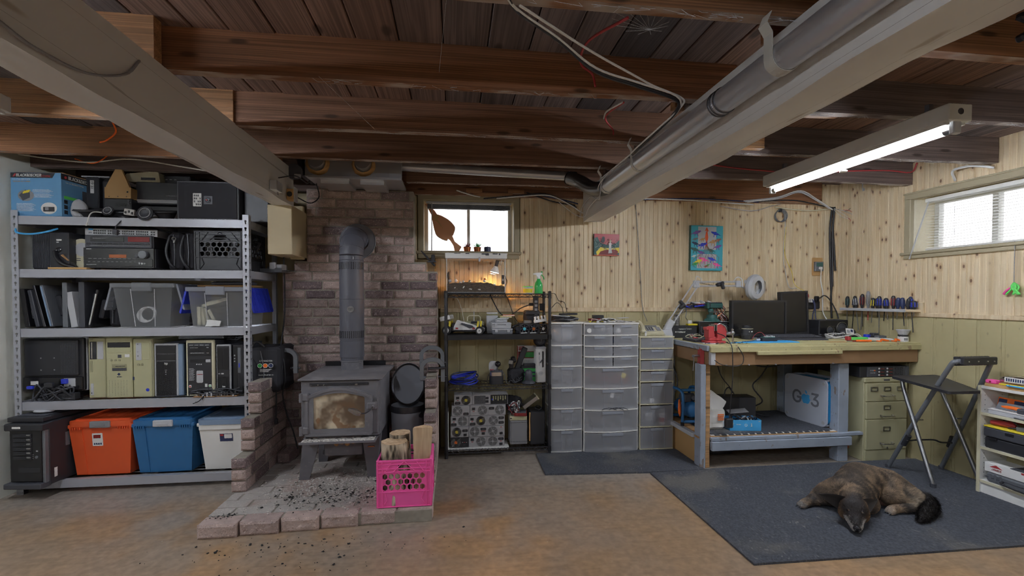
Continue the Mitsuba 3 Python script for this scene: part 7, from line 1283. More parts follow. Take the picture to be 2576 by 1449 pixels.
one('black_mat',wob(bx(0,.25,0,.16,0,.004,.001),.0005,8),'black','flat black sheet lying under the adapters at the right of the workbench','sheet',M=tr(3.36,3.50,TZ+.0008))
for i,(x,y,w,h,lab,m)in enumerate([(3.555,3.50,.07,.03,'black adapter nearest the clear jar','black'),(3.575,3.56,.06,.045,'taller black adapter behind the others by the jar','charcoal'),(3.50,3.44,.08,.032,'grey adapter lying left of the clear jar','gun_metal')]):
 k=thing('power_adapter',lab,'adapter',tr(x,y,TZ+.0055));part(k,'body',bx(0,w,0,.045,0,h,.005),m);part(k,'cord',tube([(0,.02,.015),(-.03,.03,.02),(-.07,.02,.006),(-.10,.03,.004)],.0025,5,4),'black')
k=thing('bottle_top','small blue ribbed cap on the right of the workbench','cap',tr(3.52,3.57,TZ+.0055));part(k,'cap',lathe([(0,0),(.023,0),(.023,.03),(.021,.034),(0,.034)],20),'royal',30);part(k,'ribs',J([mv(bx(.022,.0245,-.0015,.0015,.003,.03,0),RZ(a))for a in range(0,360,24)]),'royal')
k=thing('clear_jar','small clear tub on a dark one at the right end of the workbench','jar',tr(3.600,3.32,TZ+.001));part(k,'lower_pot',lathe([(0,0),(.036,0),(.036,.04),(0,.04)],26),'label_white',30);part(k,'dark_lid',lathe([(0,.04),(.033,.04),(.033,.055),(0,.055)],26),'black',30);part(k,'cup',lathe([(.03,.055),(.044,.088),(.047,.09),(.047,.095),(.0455,.095),(.0425,.09),(.028,.057),(0,.057)],26),'light_grey',30);part(k,'print',mv(plate(sbox(-.012,.01,.014,.03),.0365,0),RZ(-18)),'grey')
k=thing('tool_pouch','black loop rack on the chair rail holding blue and red pen tools','tool rack',tr(2.02,3.985,1.21));part(k,'rail',bx(0,.33,-.02,.028,-.008,.004,.002),'black');part(k,'loop',J([ring((.03+.062*i,-.01,.022),.022,.003,16,5)for i in range(5)]),'black')
q=np.random.default_rng(12)
for i in range(13):
 t=one('pen_tool',J(cyl((-.05,0,0),(.03,0,0),.0075,10),cyl((.03,0,0),(.065,0,0),.003,8)),['royal','dark_red','light_grey','navy','black','label_white'][i%6],f"{['blue', 'dark red', 'grey', 'navy', 'black', 'white'][i % 6]} handled probe in the rack on the chair rail, {['leftmost part', 'left part', 'middle part', 'right part'][min(3, i//4)]} of the row",'probe',M=tr(2.06+.024*i,3.945+.012*(i%2),1.222+.013*(i%3))@RZ(q.uniform(-12,12))@RY(q.uniform(-20,24)))
one('beaded_chain',tube([(2.075,3.96,1.22),(2.08,3.955,1.16),(2.072,3.955,1.12),(2.09,3.955,1.09)],.0035,5,5),'steel','thin steel chain hanging from the pen tool rack','chain')
k=thing('hook_screws','loose metal hooks hanging at the left end of the pen tool rack','hooks',tr(2.035,3.95,1.205));part(k,'hook',tube([(0,0,0),(.01,-.01,-.03),(-.01,-.01,-.05),(-.02,0,-.03)],.003,5,5),'dark_steel');part(k,'hook',tube([(.02,0,0),(.035,-.01,-.025),(.02,-.01,-.04)],.003,5,5),'dark_steel')
# --- power bar on the wall with plugs, right of the monitors
k=thing('power_bar','black power bar with plugs on the back wall right of the upright monitor','power bar',tr(3.20,3.985,1.19));part(k,'bar',bx(0,.235,0,.035,.0,.075,.012),'black');part(k,'plug',J(bx(-.01,.03,-.03,.0,.05,.11,.006),bx(.16,.20,-.035,.0,.07,.12,.012)),'black_gloss');part(k,'red_switch',mv(bx(.07,.12,-.04,-.01,.08,.11,.004),RY(-18)),'red');part(k,'red_switch',bx(.01,.035,-.02,0,.06,.085,.003),'dark_red');part(k,'white_plug',J(bx(.10,.125,-.05,-.01,.06,.095,.003),bx(.02,.045,-.03,0,.115,.15,.004)),'label_white');part(k,'blue_lead',J(tube([(.11,-.05,.09),(.125,-.06,.02),(.10,-.07,-.05),(.08,-.09,-.115)],.005,6,5),tube([(.13,-.04,.09),(.14,-.05,.02),(.125,-.07,-.06),(.12,-.09,-.11)],.005,6,5)),'navy',True);part(k,'black_lead',tube([(.2,-.03,.10),(.26,-.02,.125),(.31,-.03,.08),(.345,-.06,-.02),(.355,-.08,-.09)],.0055,6,6),'black',True)
# --- under the bench
mat('g3_shell',S(186,192,204),.3);mat('blue_teal',S(32,122,176),.3);mat('g3_letter',S(118,122,132),.6)
def g3():
 a=np.array([2.93,3.775]);b=np.array([2.972,3.355]);ang=math.degrees(math.atan2(*(b-a)[::-1]));L=float(np.linalg.norm(b-a));W,H=.165,.385
 k=thing('computer_tower','translucent grey and blue old computer tower under the workbench','computer tower',tr(a[0],a[1],.2475)@RZ(ang))
 sh=rr(L,H,.045,L/2,H/2,6);part(k,'side_panel',plate(sh,.014,0),'g3_shell',30);part(k,'side_panel',plate(sh,.014,W+.014),'g3_shell',30)
 part(k,'core',at(mv(ex(rr(L-.012,H-.03,.045,L/2+.003,H/2,6),W-.01),UP),0,W-.005,0),'blue_teal',30)
 for z in (H-.02,.012):part(k,'corner_handle',J([tube([(x,-.012,z),(x,W*.5,z+(.012 if z>.1 else -.004)),(x,W+.012,z)],.011,10,5)for x in (.035,L-.035)]),'g3_shell',True)
 part(k,'corner_button',J([cyl((x,-.017,z),(x,-.013,z),.014,14)for x in (.03,L-.03)for z in (.035,H-.035)]),'light_grey')
 part(k,'lettering',J(txt('G',.105,tr(.075,-.0142,.15),True,.0006),txt('3',.105,tr(.265,-.0142,.15),True,.0006)),'g3_letter')
 ap=unary_union([Point(-.013,.0).buffer(.023),Point(.013,.0).buffer(.023),Point(-.01,-.018).buffer(.018),Point(.01,-.018).buffer(.018)]).difference(Point(.04,.006).buffer(.014)).difference(Point(0,.024).buffer(.006));lf=Point(-.006,.034).buffer(.014).intersection(Point(.008,.042).buffer(.014))
 from shapely import affinity as af
 part(k,'fruit_emblem',plate(af.translate(af.scale(unary_union([ap,lf]),1.25,1.3),.225,.205),.0025,-.0138),'sky_blue',label='blue fruit-shaped emblem')
 part(k,'front_grip',J(bx(L-.004,L+.004,.03,W-.03,.05,H-.06,.003)),'blue_teal');part(k,'drive_bays',J(bx(L+.003,L+.008,.04,W-.04,.23,.245,.001),bx(L+.003,L+.008,.04,W-.04,.27,.285,.001),bx(L+.003,L+.008,.045,W-.05,.205,.212,.001)),'navy');part(k,'power_button',J([cyl((L+.003,W/2,z),(L+.009,W/2,z),r,18)for z,r in ((.16,.016),(.11,.008),(.085,.006))]),'box_blue')
g3()
k=thing('blue_shoebox','light blue carton full of leads on the lower shelf of the workbench','carton',tr(2.15,3.385,.2470)@RZ(-8));part(k,'wall',J(bx(0,.245,0,.003,0,.085,.001),bx(0,.245,.137,.14,0,.085,.001),bx(0,.003,0,.14,0,.085,.001),bx(.242,.245,0,.14,0,.085,.001),bx(0,.245,0,.14,0,.003,.001)),'sky_blue');part(k,'lettering',J(txt('1',.022,tr(.158,-.0005,.035),True),txt('wii',.01,tr(.22,-.0005,.07)),txt('f',.018,tr(.02,-.0005,.042),True),plate(sbox(.05,.048,.085,.051),.001),plate(Point(.125,.045).buffer(.011).difference(Point(.125,.045).buffer(.008)),.001)),'label_white');cables(k,'lead',10,.015,.23,.02,.12,.03,.125,.005,['black','charcoal','light_grey','black'],121);part(k,'grey_flap',mv(bx(.0,.15,.05,.12,0,.004,.001),tr(.02,0,.11)@RX(12)@RY(-6)),'grey')
m=bx(-.085,.085,-.06,.06,0,.17,.02)
for _ in range(4):m=m.subdivide()
k=thing('salt_bag','slumped white plastic bag with red print on the lower shelf behind the left leg','bag',tr(2.055,3.48,.2470));part(k,'bag',lump(m,.014,14,9),'white',True);part(k,'top_fold',lump(trimesh.convex.convex_hull(np.array([(-.08,-.05,.15),(.06,-.05,.15),(.07,.05,.15),(-.08,.05,.15),(-.06,0,.33),(.0,.0,.30),(.11,-.02,.215)])).subdivide().subdivide().subdivide(),.008,18,4),'label_white',True);part(k,'print',J([plate(sbox(.01,.12-.014*i,.06,.126-.014*i),.004,-.065)for i in range(4)]),'bright_orange')
k=thing('ups_box','black battery backup unit at the back of the lower shelf','battery unit',tr(2.28,3.72,.2470)@RZ(-6));part(k,'case',bx(0,.30,0,.14,0,.19,.008),'black');part(k,'front',bx(.155,.30,-.004,.004,.004,.186,.004),'charcoal');part(k,'cable',tube([(.30,.02,.05),(.36,.02,.03),(.42,.05,.01),(.46,.06,.008)],.005,6,5),'black');part(k,'cable',tube([(.05,.05,.19),(.06,.05,.24),(.10,.07,.26),(.14,.08,.21)],.005,6,5),'black')
def compressor():
 k=thing('air_compressor','blue air compressor with a tubular frame at the left end of the lower shelf','compressor',tr(1.93,3.66,.2470));part(k,'tank',at(mv(lathe([(0,-.13),(.045,-.125),(.065,-.10),(.068,0),(.065,.10),(.045,.125),(0,.13)],28),RX(90)),.02,.03,.12),'blue',True)
 part(k,'frame',J([tube([(x,-.09,.02),(x,-.10,.22),(x-.0,-.06,.28),(x,.10,.28),(x,.14,.22),(x,.14,.02)],.012,10,5)for x in (-.08,.10)]+[tube([(-.08,y,z),(.10,y,z)],.012,10)for y,z in ((-.09,.03),(-.06,.285),(.14,.03))]),'blue',True);part(k,'motor',J(cyl((-.05,0,.21),(.06,0,.21),.035,18),bx(-.04,.02,-.05,.0,.18,.25,.006)),'charcoal',30);part(k,'gauge',cyl((.03,-.07,.22),(.03,-.05,.22),.018,18),'steel',30)
 part(k,'foot',J([cyl((x,y,0),(x,y,.03),.014,12)for x in (-.08,.10)for y in (-.09,.14)]),'rubber')
 h=thing('air_hose','orange air hose coiled on the blue compressor','hose',tr(1.93,3.66,.2470));part(h,'hose',J([ring((-.085-.004*i,-.06,.13+.01*i),.055,.006,26,6,RZ(60))for i in range(3)]),'bright_orange',True);part(h,'hose',tube([(.12,.0,.20),(.2,.1,.20),(.27,.15,.14),(.30,.12,.07)],.006,6,5),'bright_orange',True)
compressor()
one('dust_ball',lump(ico(1,4,(.17,.07,.045)),.02,22,3),'charcoal','fluffy grey dust pile on the floor under the workbench','dust',M=tr(2.18,3.62,.03),smooth=True,kind='stuff')
k=thing('hanging_adapter','black plug adapter hanging on a cord from the bench top edge','adapter');part(k,'cord',tube([(2.02,3.36,TZ+.08),(2.03,3.27,TZ+.06),(2.04,3.205,TZ),(2.045,3.195,.86),(2.05,3.20,.7),(2.055,3.23,.5),(2.052,3.24,.38)],.0035,6,5),'black',True);part(k,'adapter',bx(2.022,2.078,3.225,3.262,.315,.385,.006),'black');part(k,'cord',tube([(2.09,3.20,.93),(2.13,3.195,.86),(2.12,3.195,.80),(2.05,3.20,.785),(1.96,3.205,.80),(1.915,3.215,.83)],.003,6,6),'black',True)
k=thing('under_cables','black cables sagging under the workbench top','cables');part(k,'cable',tube([(2.45,3.6,.80),(2.55,3.65,.72),(2.75,3.7,.70),(2.95,3.7,.76),(3.0,3.7,.80)],.006,6,6),'black',True);part(k,'cable',tube([(2.10,3.5,.80),(2.2,3.6,.65),(2.35,3.7,.52),(2.42,3.75,.45)],.004,6,6),'black',True);part(k,'cable',tube([(2.85,3.8,.82),(2.75,3.85,.60),(2.66,3.85,.50),(2.72,3.8,.38),(2.65,3.8,.33),(2.60,3.78,.30)],.006,6,6),'black',True);part(k,'cable',tube([(1.86,3.8,.78),(1.87,3.7,.60),(1.84,3.68,.50)],.006,6,6),'black',True)
# --- filing cabinet and the server on it
def cabinet():
 k=thing('filing_cabinet','olive metal filing cabinet under the right end of the workbench','filing cabinet',tr(3.205,3.262,0));W,D,H=.385,.48,.662
 part(k,'body',bx(0,W,.008,D,.0,H,.004),'cabinet_olive');part(k,'plinth',bx(.012,W-.01,.0,.01,.0,.085,.002),'cabinet_olive');part(k,'top_rim',bx(-.003,W+.003,-.004,.02,H-.035,H,.003),'cabinet_olive');part(k,'badge',bx(.165,.215,-.007,-.003,H-.024,H-.012,.001),'charcoal');part(k,'lock',cyl((W-.012,-.008,H-.012),(W-.012,0,H-.012),.005,10),'steel')
 for z0,z1,hs in ((.475,.618,3),(.335,.470,1),(.092,.330,1)):
  d=part(k,'drawer',bx(.014,W-.012,-.006,.012,z0,z1,.003),'cabinet_olive');h=z1-z0;zh=z0+(.05 if hs==3 else .03 if h<.2 else .055)
  zl=z1-.045 if h<.2 else z1-.075
  [part(d,'label_holder',plate(rr(.062,.036,.003,W*u,zl).difference(rr(.046,.022,.002,W*u,zl)),.006,-.005),'steel')for u in ((.2,.5,.8)if hs==3 else (.5,))]
  hh=zh-.005;part(d,'handle',J(tube([(W*.5-.05,-.006,hh),(W*.5-.045,-.03,hh),(W*.5+.045,-.03,hh),(W*.5+.05,-.006,hh)],.0055,8,3),bx(W*.5-.058,W*.5-.042,-.01,-.005,hh-.008,hh+.008,.002),bx(W*.5+.042,W*.5+.058,-.01,-.005,hh-.008,hh+.008,.002)),'chrome',30)
 part(k,'keyhole',cyl((W*.52,-.010,.105),(W*.52,-.004,.105),.008,14),'steel')
 s=thing('rack_server','black rack server with drive caddies on top of the olive filing cabinet','server',tr(3.175,3.27,.664));part(s,'chassis',bx(0,.42,.006,.48,0,.086,.002),'black');part(s,'face',bx(.06,.40,0,.008,.004,.083,.002),'charcoal')
 part(s,'drive_caddy',J([bx(.15+.072*i,.215+.072*i,-.004,.002,.008+.025*j,.03+.025*j,.002)for i in range(2)for j in range(3)]),'black');part(s,'caddy_latch',J([bx(.152+.072*i,.166+.072*i,-.006,-.002,.012+.025*j,.026+.025*j,.001)for i in range(2)for j in range(3)]),'light_grey');part(s,'drive_mark',J([bx(.172+.072*i,.205+.072*i,-.0055,-.002,.014+.025*j,.018+.025*j,0)for i in range(2)for j in range(3)]),'dark_red');part(s,'vent_grid',J([bx(.30+.008*i,.303+.008*i,-.001,.001,.01,.078,0)for i in range(10)]),'rubber');part(s,'status_light',bx(.116,.128,-.004,0,.05,.058,.001),'bright_orange',label='orange status light');part(s,'ports',J([bx(.085+.016*i,.095+.016*i,-.003,0,.03+.02*j,.04+.02*j,0)for i in range(3)for j in range(2)]),'grey');part(s,'ear',bx(.40,.43,-.002,.006,.004,.083,.002),'charcoal')
cabinet()
# --- screwdriver shelf on the right wall: wall runs along y, so local x = -y
def drivers():
 k=thing('tool_shelf','narrow pale shelf holding screwdrivers on the right wall','shelf');y0,y1=3.21,3.90
 part(k,'shelf',bx(3.565,3.648,y0,y1,1.180,1.20,.003),'pine',tone=[.4,1]);part(k,'front_strip',bx(3.558,3.566,y0+.06,y1,1.178,1.203,.002),'light_grey');part(k,'back_board',bx(3.634,3.645,y0-.02,y1-.1,1.165,1.255,.002),'pine',tone=[.5,1])
 spec=[(3.86,'dark_green','black',.12,1,'short green and black screwdriver, first from the left'),(3.80,'navy','black',.22,5,'dark screwdriver with a long tilted shaft, second from the left'),(3.765,'light_grey','black',.20,-8,'black screwdriver with a pale stripe leaning left, third from the left'),(3.715,'royal','black',.16,-3,'tall blue and black screwdriver beside a red-topped one'),(3.705,'dark_red','black',.19,2,'red-topped dark screwdriver behind the tall blue one'),(3.655,'chrome','chrome',.10,0,'clear-handled tall screwdriver with a red shaft'),(3.60,'yellow','black',.12,4,'yellow-striped screwdriver leaning right of the clear one'),(3.565,'navy','black',.07,-3,'short navy screwdriver behind the yellow-striped one'),(3.535,'royal','black',.22,0,'blue screwdriver with the longest shaft in the middle of the shelf'),(3.495,'navy','black',.10,5,'thin navy screwdriver right of the middle one'),(3.465,'royal','black',.09,-6,'small blue screwdriver leaning left of the red one'),(3.42,'red','black',.17,0,'red and black screwdriver right of the middle of the shelf'),(3.37,'navy','navy',.08,4,'dark blue plain screwdriver of a pair, left one'),(3.335,'navy','navy',.13,-5,'dark blue plain screwdriver of a pair, right one'),(3.285,'black','black',.06,8,'small black screwdriver leaning away from the last pair'),(3.265,'royal','navy',.18,-5,'blue screwdriver standing in the last pair'),(3.235,'royal','black',.05,0,'stubby blue screwdriver at the right end of the shelf')]
 for i,(y,c,g,sl,tilt,lab)in enumerate(spec):
  h=[.105,.10,.108,.115,.125,.15,.09,.088,.105,.085,.09,.108,.092,.092,.088,.10,.068][i];s=1.25 if i==16 else 1
  t=thing('screwdriver',lab+' on the wall shelf','screwdriver',tr(3.60+.012*(i%2),y,1.2025)@RX(tilt));r=.0165*s
  part(t,'handle',lathe([(0,0),(r*.55,0),(r*.65,h*.12),(r*.95,h*.3),(r*.98,h*.75),(r*.8,h*.93),(r*.4,h),(0,h)],14),g if g!='chrome' else 'grey',True);part(t,'grip_stripe',J([mv(bx(-.003,.003,-r*1.04,-r*.8,h*.25,h*.8,.001),RZ(a))for a in (-90,-30,30,150,210)]),c)
  part(t,'shaft',J(cyl((0,0,-sl),(0,0,.004),.0035,8),bx(-.004,.004,-.001,.001,-sl-.006,-sl+.012,0)),['steel','black','steel','dark_steel'][i%4]if i!=5 else 'red')
drivers()
# --- pictures and wall things
def picture1():
 k=thing('small_painting','small red and green painting of a pale figure and a black bird','painting',tr(1.232,4.022,1.672)@RY(.8));W,H=.232,.192
 part(k,'canvas',bx(0,W,-.018,0.004,0,H,.002),'red');f=-.0181
 part(k,'edge',bx(-.0005,.002,-.0175,.003,0,H,0),'black')
 def pp(pts,m,t):part(k,'painted_shape',plate(Polygon(pts).buffer(0),t,f),m)
 q=np.random.default_rng(2)
 pp([(.0,.0),(.0,.15),(.03,.165),(.05,.12),(.09,.10),(.13,.095),(.17,.10),(.20,.11),(W,.14),(W,0)],'dark_green',.0006);pp([(.03,.0),(.02,.03),(.06,.075),(.14,.065),(W,.075),(W,.03),(.12,0)],'yellow',.0010);pp([(.04,0),(.06,.035),(.11,.052),(.2,.055),(W-.01,.04),(.215,.006),(.13,0)],'dark_red',.0014);pp([(.0,0),(.0,.004),(W,.004),(W,0)],'orange',.0016)
 part(k,'swirl',J([tube([(x,f-.001,z),(x+q.uniform(-.02,.02),f-.001,z+.012),(x+q.uniform(-.025,.025),f-.001,z+.026)],.0012,4,4)for x,z in zip(q.uniform(.02,.21,46),q.uniform(.045,.13,46))]),'black');part(k,'swirl',J([tube([(x,f-.001,z),(x+q.uniform(-.02,.02),f-.001,z+.008),(x+q.uniform(-.02,.02),f-.001,z+.02)],.001,4,4)for x,z in zip(q.uniform(.01,.22,30),q.uniform(.04,.13,30))]),'label_white')
 pp([(.068,.115),(.07,.15),(.076,.166),(.09,.168),(.097,.16),(.098,.135),(.088,.112)],'black',.0022);pp([(.075,.162),(.066,.155),(.076,.157)],'grey',.0024)
 pp([(.132,.02),(.138,.085),(.136,.108),(.148,.12),(.162,.108),(.158,.085),(.167,.024)],'label_white',.0024);part(k,'painted_shape',plate(Point(.149,.128).buffer(.009),.0024,f),'cream');part(k,'painted_shape',J([plate(sbox(.138+.006*i,.022,.1395+.006*i,.08),.0027,f)for i in range(5)]),'grey')
picture1()
def picture2():
 k=thing('squid_painting','turquoise painting of an orange squid among small coloured animals on the pine wall','painting',tr(2.135,4.022,1.545)@RY(.6));W,H=.312,.41
 part(k,'canvas',bx(0,W,-.03,.004,0,H,.003),'teal');f=-.0301;part(k,'edge',bx(-.001,.002,-.0295,.003,0,H,0),'dark_green')
 def pp(pts,m,t=.001):part(k,'painted_shape',plate(Polygon(pts).buffer(0),t,f),m)
 pp([(.068,.19),(.068,.40),(.245,.40),(.245,.19)],'light_grey',.0005);pp([(.06,.02),(.06,.15),(.25,.15),(.25,.02)],'light_grey',.0005);part(k,'newsprint',J([plate(sbox(.075+.02*(i%8),.03+.008*(i//8),.09+.02*(i%8),.032+.008*(i//8)),.0007,f)for i in range(110)]),'grey')
 pp([(.132,.36),(.152,.395),(.170,.36),(.16,.355),(.152,.362)],'orange',.0016);pp([(.134,.30),(.146,.358),(.158,.358),(.168,.30),(.160,.27),(.143,.27)],'orange',.0014);pp([(.14,.225),(.144,.268),(.158,.268),(.162,.225)],'red',.0014)
 q=np.random.default_rng(9)
 part(k,'tentacle',J([tube([(.145+.002*i,f-.001,.225),(.12+.012*i,f-.001,.17),(.03+.035*i,f-.001,.10+.02*(i%3)),(.02+.036*i,f-.001,.05+.03*((i*2)%4)),(.05+.03*i,f-.001,.025)],.0014,4,6)for i in range(8)]+[tube([(.155,f-.001,.225),(.18,f-.001,.19),(.22,f-.001,.20),(.225,f-.001,.235)],.0016,4,6)]),'brown')
 def beast(x,z,m,s=1.,fl=1):
  body=unary_union([Point(x,z).buffer(.011*s),Point(x+fl*.014*s,z+.004*s).buffer(.008*s),Point(x-fl*.016*s,z-.004*s).buffer(.006*s),LineString([(x-fl*.016*s,z-.004*s),(x-fl*.034*s,z-.012*s)]).buffer(.002*s),LineString([(x-.006*s,z),(x-.010*s,z-.022*s)]).buffer(.002*s),LineString([(x+.008*s,z),(x+.010*s,z-.022*s)]).buffer(.002*s),Point(x+fl*.024*s,z+.008*s).buffer(.005*s)])
  part(k,'painted_animal',plate(body,.0018,f),m);part(k,'animal_eye',plate(Point(x+fl*.018*s,z+.007*s).buffer(.0018*s),.0024,f),'black')
 for x,z,m,s,fl in [(.052,.345,'purple',1.5,1),(.04,.285,'gun_metal',1,1),(.045,.245,'navy',1.2,-1),(.112,.285,'tan',1.0,1),(.11,.235,'royal',1.5,1),(.04,.19,'dark_green',1.5,-1),(.235,.34,'royal',1.4,-1),(.215,.265,'tan',1.5,1),(.26,.28,'skin_pink',1.2,1),(.26,.22,'purple',1.3,1),(.195,.185,'dark_green',1.2,-1),(.10,.165,'purple',1.2,-1),(.125,.10,'pink',1.6,-1),(.205,.105,'royal',1.4,-1),(.075,.085,'yellow',1.4,1),(.045,.06,'green',1.1,1),(.255,.055,'pink',1.4,-1),(.15,.04,'red',.7,1),(.165,.05,'green',.7,1),(.03,.13,'label_white',.8,1)]:beast(x,z,m,s,fl)
picture2()
k=thing('wall_outlet','electrical box with a white plug on the back wall beside the corner cables','outlet',tr(3.365,4.022,1.50));part(k,'plate',plate(rr(.105,.17,.012,.06,.09),.008,.0),'tan');part(k,'box',bx(.02,.105,-.03,-.006,.045,.135,.003),'gun_metal');part(k,'socket',J(bx(.03,.095,-.033,-.028,.09,.125,.002)),'dark_green');part(k,'plug',bx(.05,.075,-.055,-.03,.06,.085,.004),'label_white');part(k,'lead',tube([(.063,-.05,.06),(.06,-.05,-.05),(.085,-.045,-.15),(.09,-.04,-.25),(.085,-.06,-.36),(.12,-.12,-.47)],.005,6,6),'label_white',True)
# ---- floor mats, stool, bookcase, dog
def felt_mat(lab,pts,t=.012):
 m=ex(Polygon(pts).buffer(-.004).buffer(.004),t);one('floor_mat',m,'felt',lab,'floor mat')
felt_mat('small dark felt floor mat in front of the drawer towers',[(.665,3.745),(.655,3.29),(1.44,3.235),(1.86,3.235),(1.86,3.70),(1.5,3.73)])
felt_mat('large dark grey felt floor mat under the dog and the folding stool',[(1.425,3.225),(1.432,2.047),(2.95,2.03),(3.655,2.06),(3.655,3.25),(1.95,3.25)],.010)
def stool():
 k=thing('folding_stool','grey tubular folding stool with a black seat beside the filing cabinet','stool');r=.0145
 fl,fr,tl,t_r=(3.255,3.10,.018),(3.615,3.02,.018),(3.255,2.68,.83),(3.54,2.665,.83)
 part(k,'rear_frame',tube(sp([fl,(3.256,2.90,.42),tl,(3.262,2.65,.868),(3.285,2.64,.878),(3.40,2.638,.88),(3.515,2.64,.878),(3.535,2.648,.868),t_r,(3.578,2.84,.42),fr],6),r,12),'gun_metal',True)
 for f_,t_ in (((3.215,2.735,.018),(3.245,2.99,.665)),((3.57,2.72,.018),(3.53,2.97,.655))):part(k,'front_leg',tube(sp([f_,((f_[0]+t_[0])/2,(f_[1]+t_[1])/2,.34),t_,(t_[0]+.012,t_[1]-.03,.692)],6),r*.95,12),'steel',True)
 [part(k,'foot_cap',cyl((x,y,.010),(x,y,.035),.017,12),'charcoal')for x,y in ((3.255,3.10),(3.615,3.02),(3.215,2.735),(3.57,2.72))]
 seat=ex(Polygon([(3.165,2.605),(3.40,2.60),(3.575,3.03),(3.19,3.03)]).buffer(-.02).buffer(.02),.018);sh=np.eye(4);sh[2,1]=.075;sh[2,3]=-.075*2.8+.684;part(k,'seat',mv(seat,sh),'black',30,label='black seat')
 part(k,'backrest',J(bx(3.27,3.53,2.606,2.628,.855,.905,.008),bx(3.27,3.53,2.65,2.672,.845,.905,.008)),'black');part(k,'back_plate',bx(3.272,3.528,2.622,2.652,.862,.892,.003),'gun_metal');part(k,'rivet',J([cyl((x,2.602,.878),(x,2.608,.878),.004,8)for x in (3.31,3.38,3.45,3.5)]),'chrome')
 for x,y in ((3.2555,2.975),(3.592,2.915)):part(k,'hinge_sleeve',tube([(x,y-.02,.245),(x,y+.035,.32)][::-1]if 0 else [(x,2.985,.22),(x,2.945,.30)]if x<3.4 else [(x+.01,2.955,.20),(x,2.925,.28)],.0175,12),'black')
 part(k,'foot_rail',tube([(3.235,2.94,.265),(3.27,2.95,.26),(3.32,2.95,.262),(3.45,2.94,.262),(3.50,2.93,.245),(3.585,2.92,.242)],.006,8,4),'dark_steel',True);part(k,'pivot',J([cyl((x-.02,2.86,.435),(x+.02,2.86,.435),.005,8)for x in (3.25,3.56)]),'chrome')
stool()
def bookcase():
 k=thing('bookcase','low white bookcase at the right edge with tools on its shelves','bookcase');x0,x1,y0,y1=3.442,3.65,1.55,2.65
 part(k,'side',bx(x0,x1,y1-.018,y1,0,.714,.002),'white');part(k,'side',bx(x0,x1,y0,y0+.018,0,.714,.002),'white');part(k,'top',bx(x0-.002,x1,y0,y1-.001,.698,.716,.002),'white');part(k,'edge_band',bx(x0-.004,x0,y1-.019,y1+.001,0,.716,.001),'cream')
 for z in (.54,.315,.095):part(k,'shelf',bx(x0+.004,x1-.004,y0+.018,y1-.018,z-.016,z,.002),'white');part(k,'shelf_edge',bx(x0,x0+.005,y0+.018,y1-.018,z-.017,z+.001,.001),'cream')
 part(k,'kickboard',bx(x0+.01,x0+.026,y0+.018,y1-.018,0,.078,.002),'white');part(k,'peg_holes',J([cyl((x,y1-.0185,z),(x,y1-.0175,z),.003,6)for x in (x0+.03,x0+.16)for z in np.arange(.14,.68,.032)]),'charcoal')
bookcase()
def BK(y,z,x=3.45):return np.array([[0,1,0,x],[-1,0,0,y],[0,0,1,z],[0,0,0,1.]])
k=thing('raw_board','thin raw wooden board lying on top of the white bookcase','board',BK(2.62,.7165));part(k,'board',bx(0,.9,.0,.14,0,.02,.002),'tan')
k=thing('clear_packet','silvery plastic packet with a printed label on top of the bookcase','packet',BK(2.56,.737));part(k,'packet',tube([(0,.05,.03),(.1,.05,.036),(.3,.05,.03),(.5,.05,.03)],[.02,.032,.03,.028],12,5),'chrome',True);part(k,'label',bx(.04,.16,.012,.02,.022,.055,.001),'label_white');part(k,'print',J([bx(.05+.012*i,.056+.012*i,.0105,.012,.03,.048,0)for i in range(8)]),'navy')
k=thing('pink_handle','pink tool handle peeking out behind the silvery packet','handle',BK(2.61,.737));part(k,'grip',bx(-.01,.05,.0,.05,0,.024,.008),'pink');part(k,'hole',cyl((.02,-.001,.012),(.02,.003,.012),.006,10),'dark_red')
k=thing('coloured_pens','yellow and blue strips lying in front of the silvery packet','pens',BK(2.54,.737));part(k,'pen',cyl((0,.005,.006),(.3,.01,.006),.006,8),'yellow');part(k,'pen',cyl((.05,-.012,.005),(.32,-.005,.005),.005,8),'sky_blue')
k=thing('blister_pack','orange and blue blister pack leaning on the upper bookcase shelf','pack',BK(2.625,.541)@RX(-14));part(k,'card',bx(.0,.19,.09,.094,0,.125,.001),'bright_orange');part(k,'blue_print',J(bx(.005,.05,.0885,.09,.01,.115,0),bx(.09,.185,.0885,.09,.08,.115,0)),'navy');part(k,'tool',bx(.04,.15,.075,.09,.03,.055,.004),'charcoal')
k=thing('clear_case','clear plastic case lying on the upper bookcase shelf','case',BK(2.60,.541));part(k,'case',bx(0,.20,.0,.11,0,.028,.004),'light_grey');part(k,'lid',bx(-.002,.202,-.002,.112,.028,.034,.002),'label_white')
k=thing('orange_cutters','tools with orange grips in clear wrap on the upper bookcase shelf','tools',BK(2.56,.577));part(k,'grip',tube([(0,.05,.012),(.07,.04,.02),(.15,.05,.014)],.011,8,4),'bright_orange',True);part(k,'wrap',mv(bx(-.02,.19,-.002,.002,0,.05,.001),tr(0,.03,0)@RX(-35)),'gun_metal')
k=thing('desk_stapler','black stapler-like tool at the edge of the upper bookcase shelf','tool',BK(2.46,.541));part(k,'base',bx(0,.09,.0,.05,0,.012,.004),'black');part(k,'head',J(bx(.01,.06,.005,.045,.03,.065,.006),bx(.03,.05,.015,.035,.01,.035,.002)),'charcoal')
k=thing('silver_pouch','crumpled foil pouch on the upper bookcase shelf near the frame edge','pouch',BK(2.36,.541));part(k,'pouch',lump(at(ico(.06,4,(1.1,.8,.42)),.04,.06,.027),.012,34,3),'light_grey',True);part(k,'black_tool',mv(bx(-.06,.09,.0,.03,0,.02,.004),tr(0,.04,.08)@RY(32)),'black')
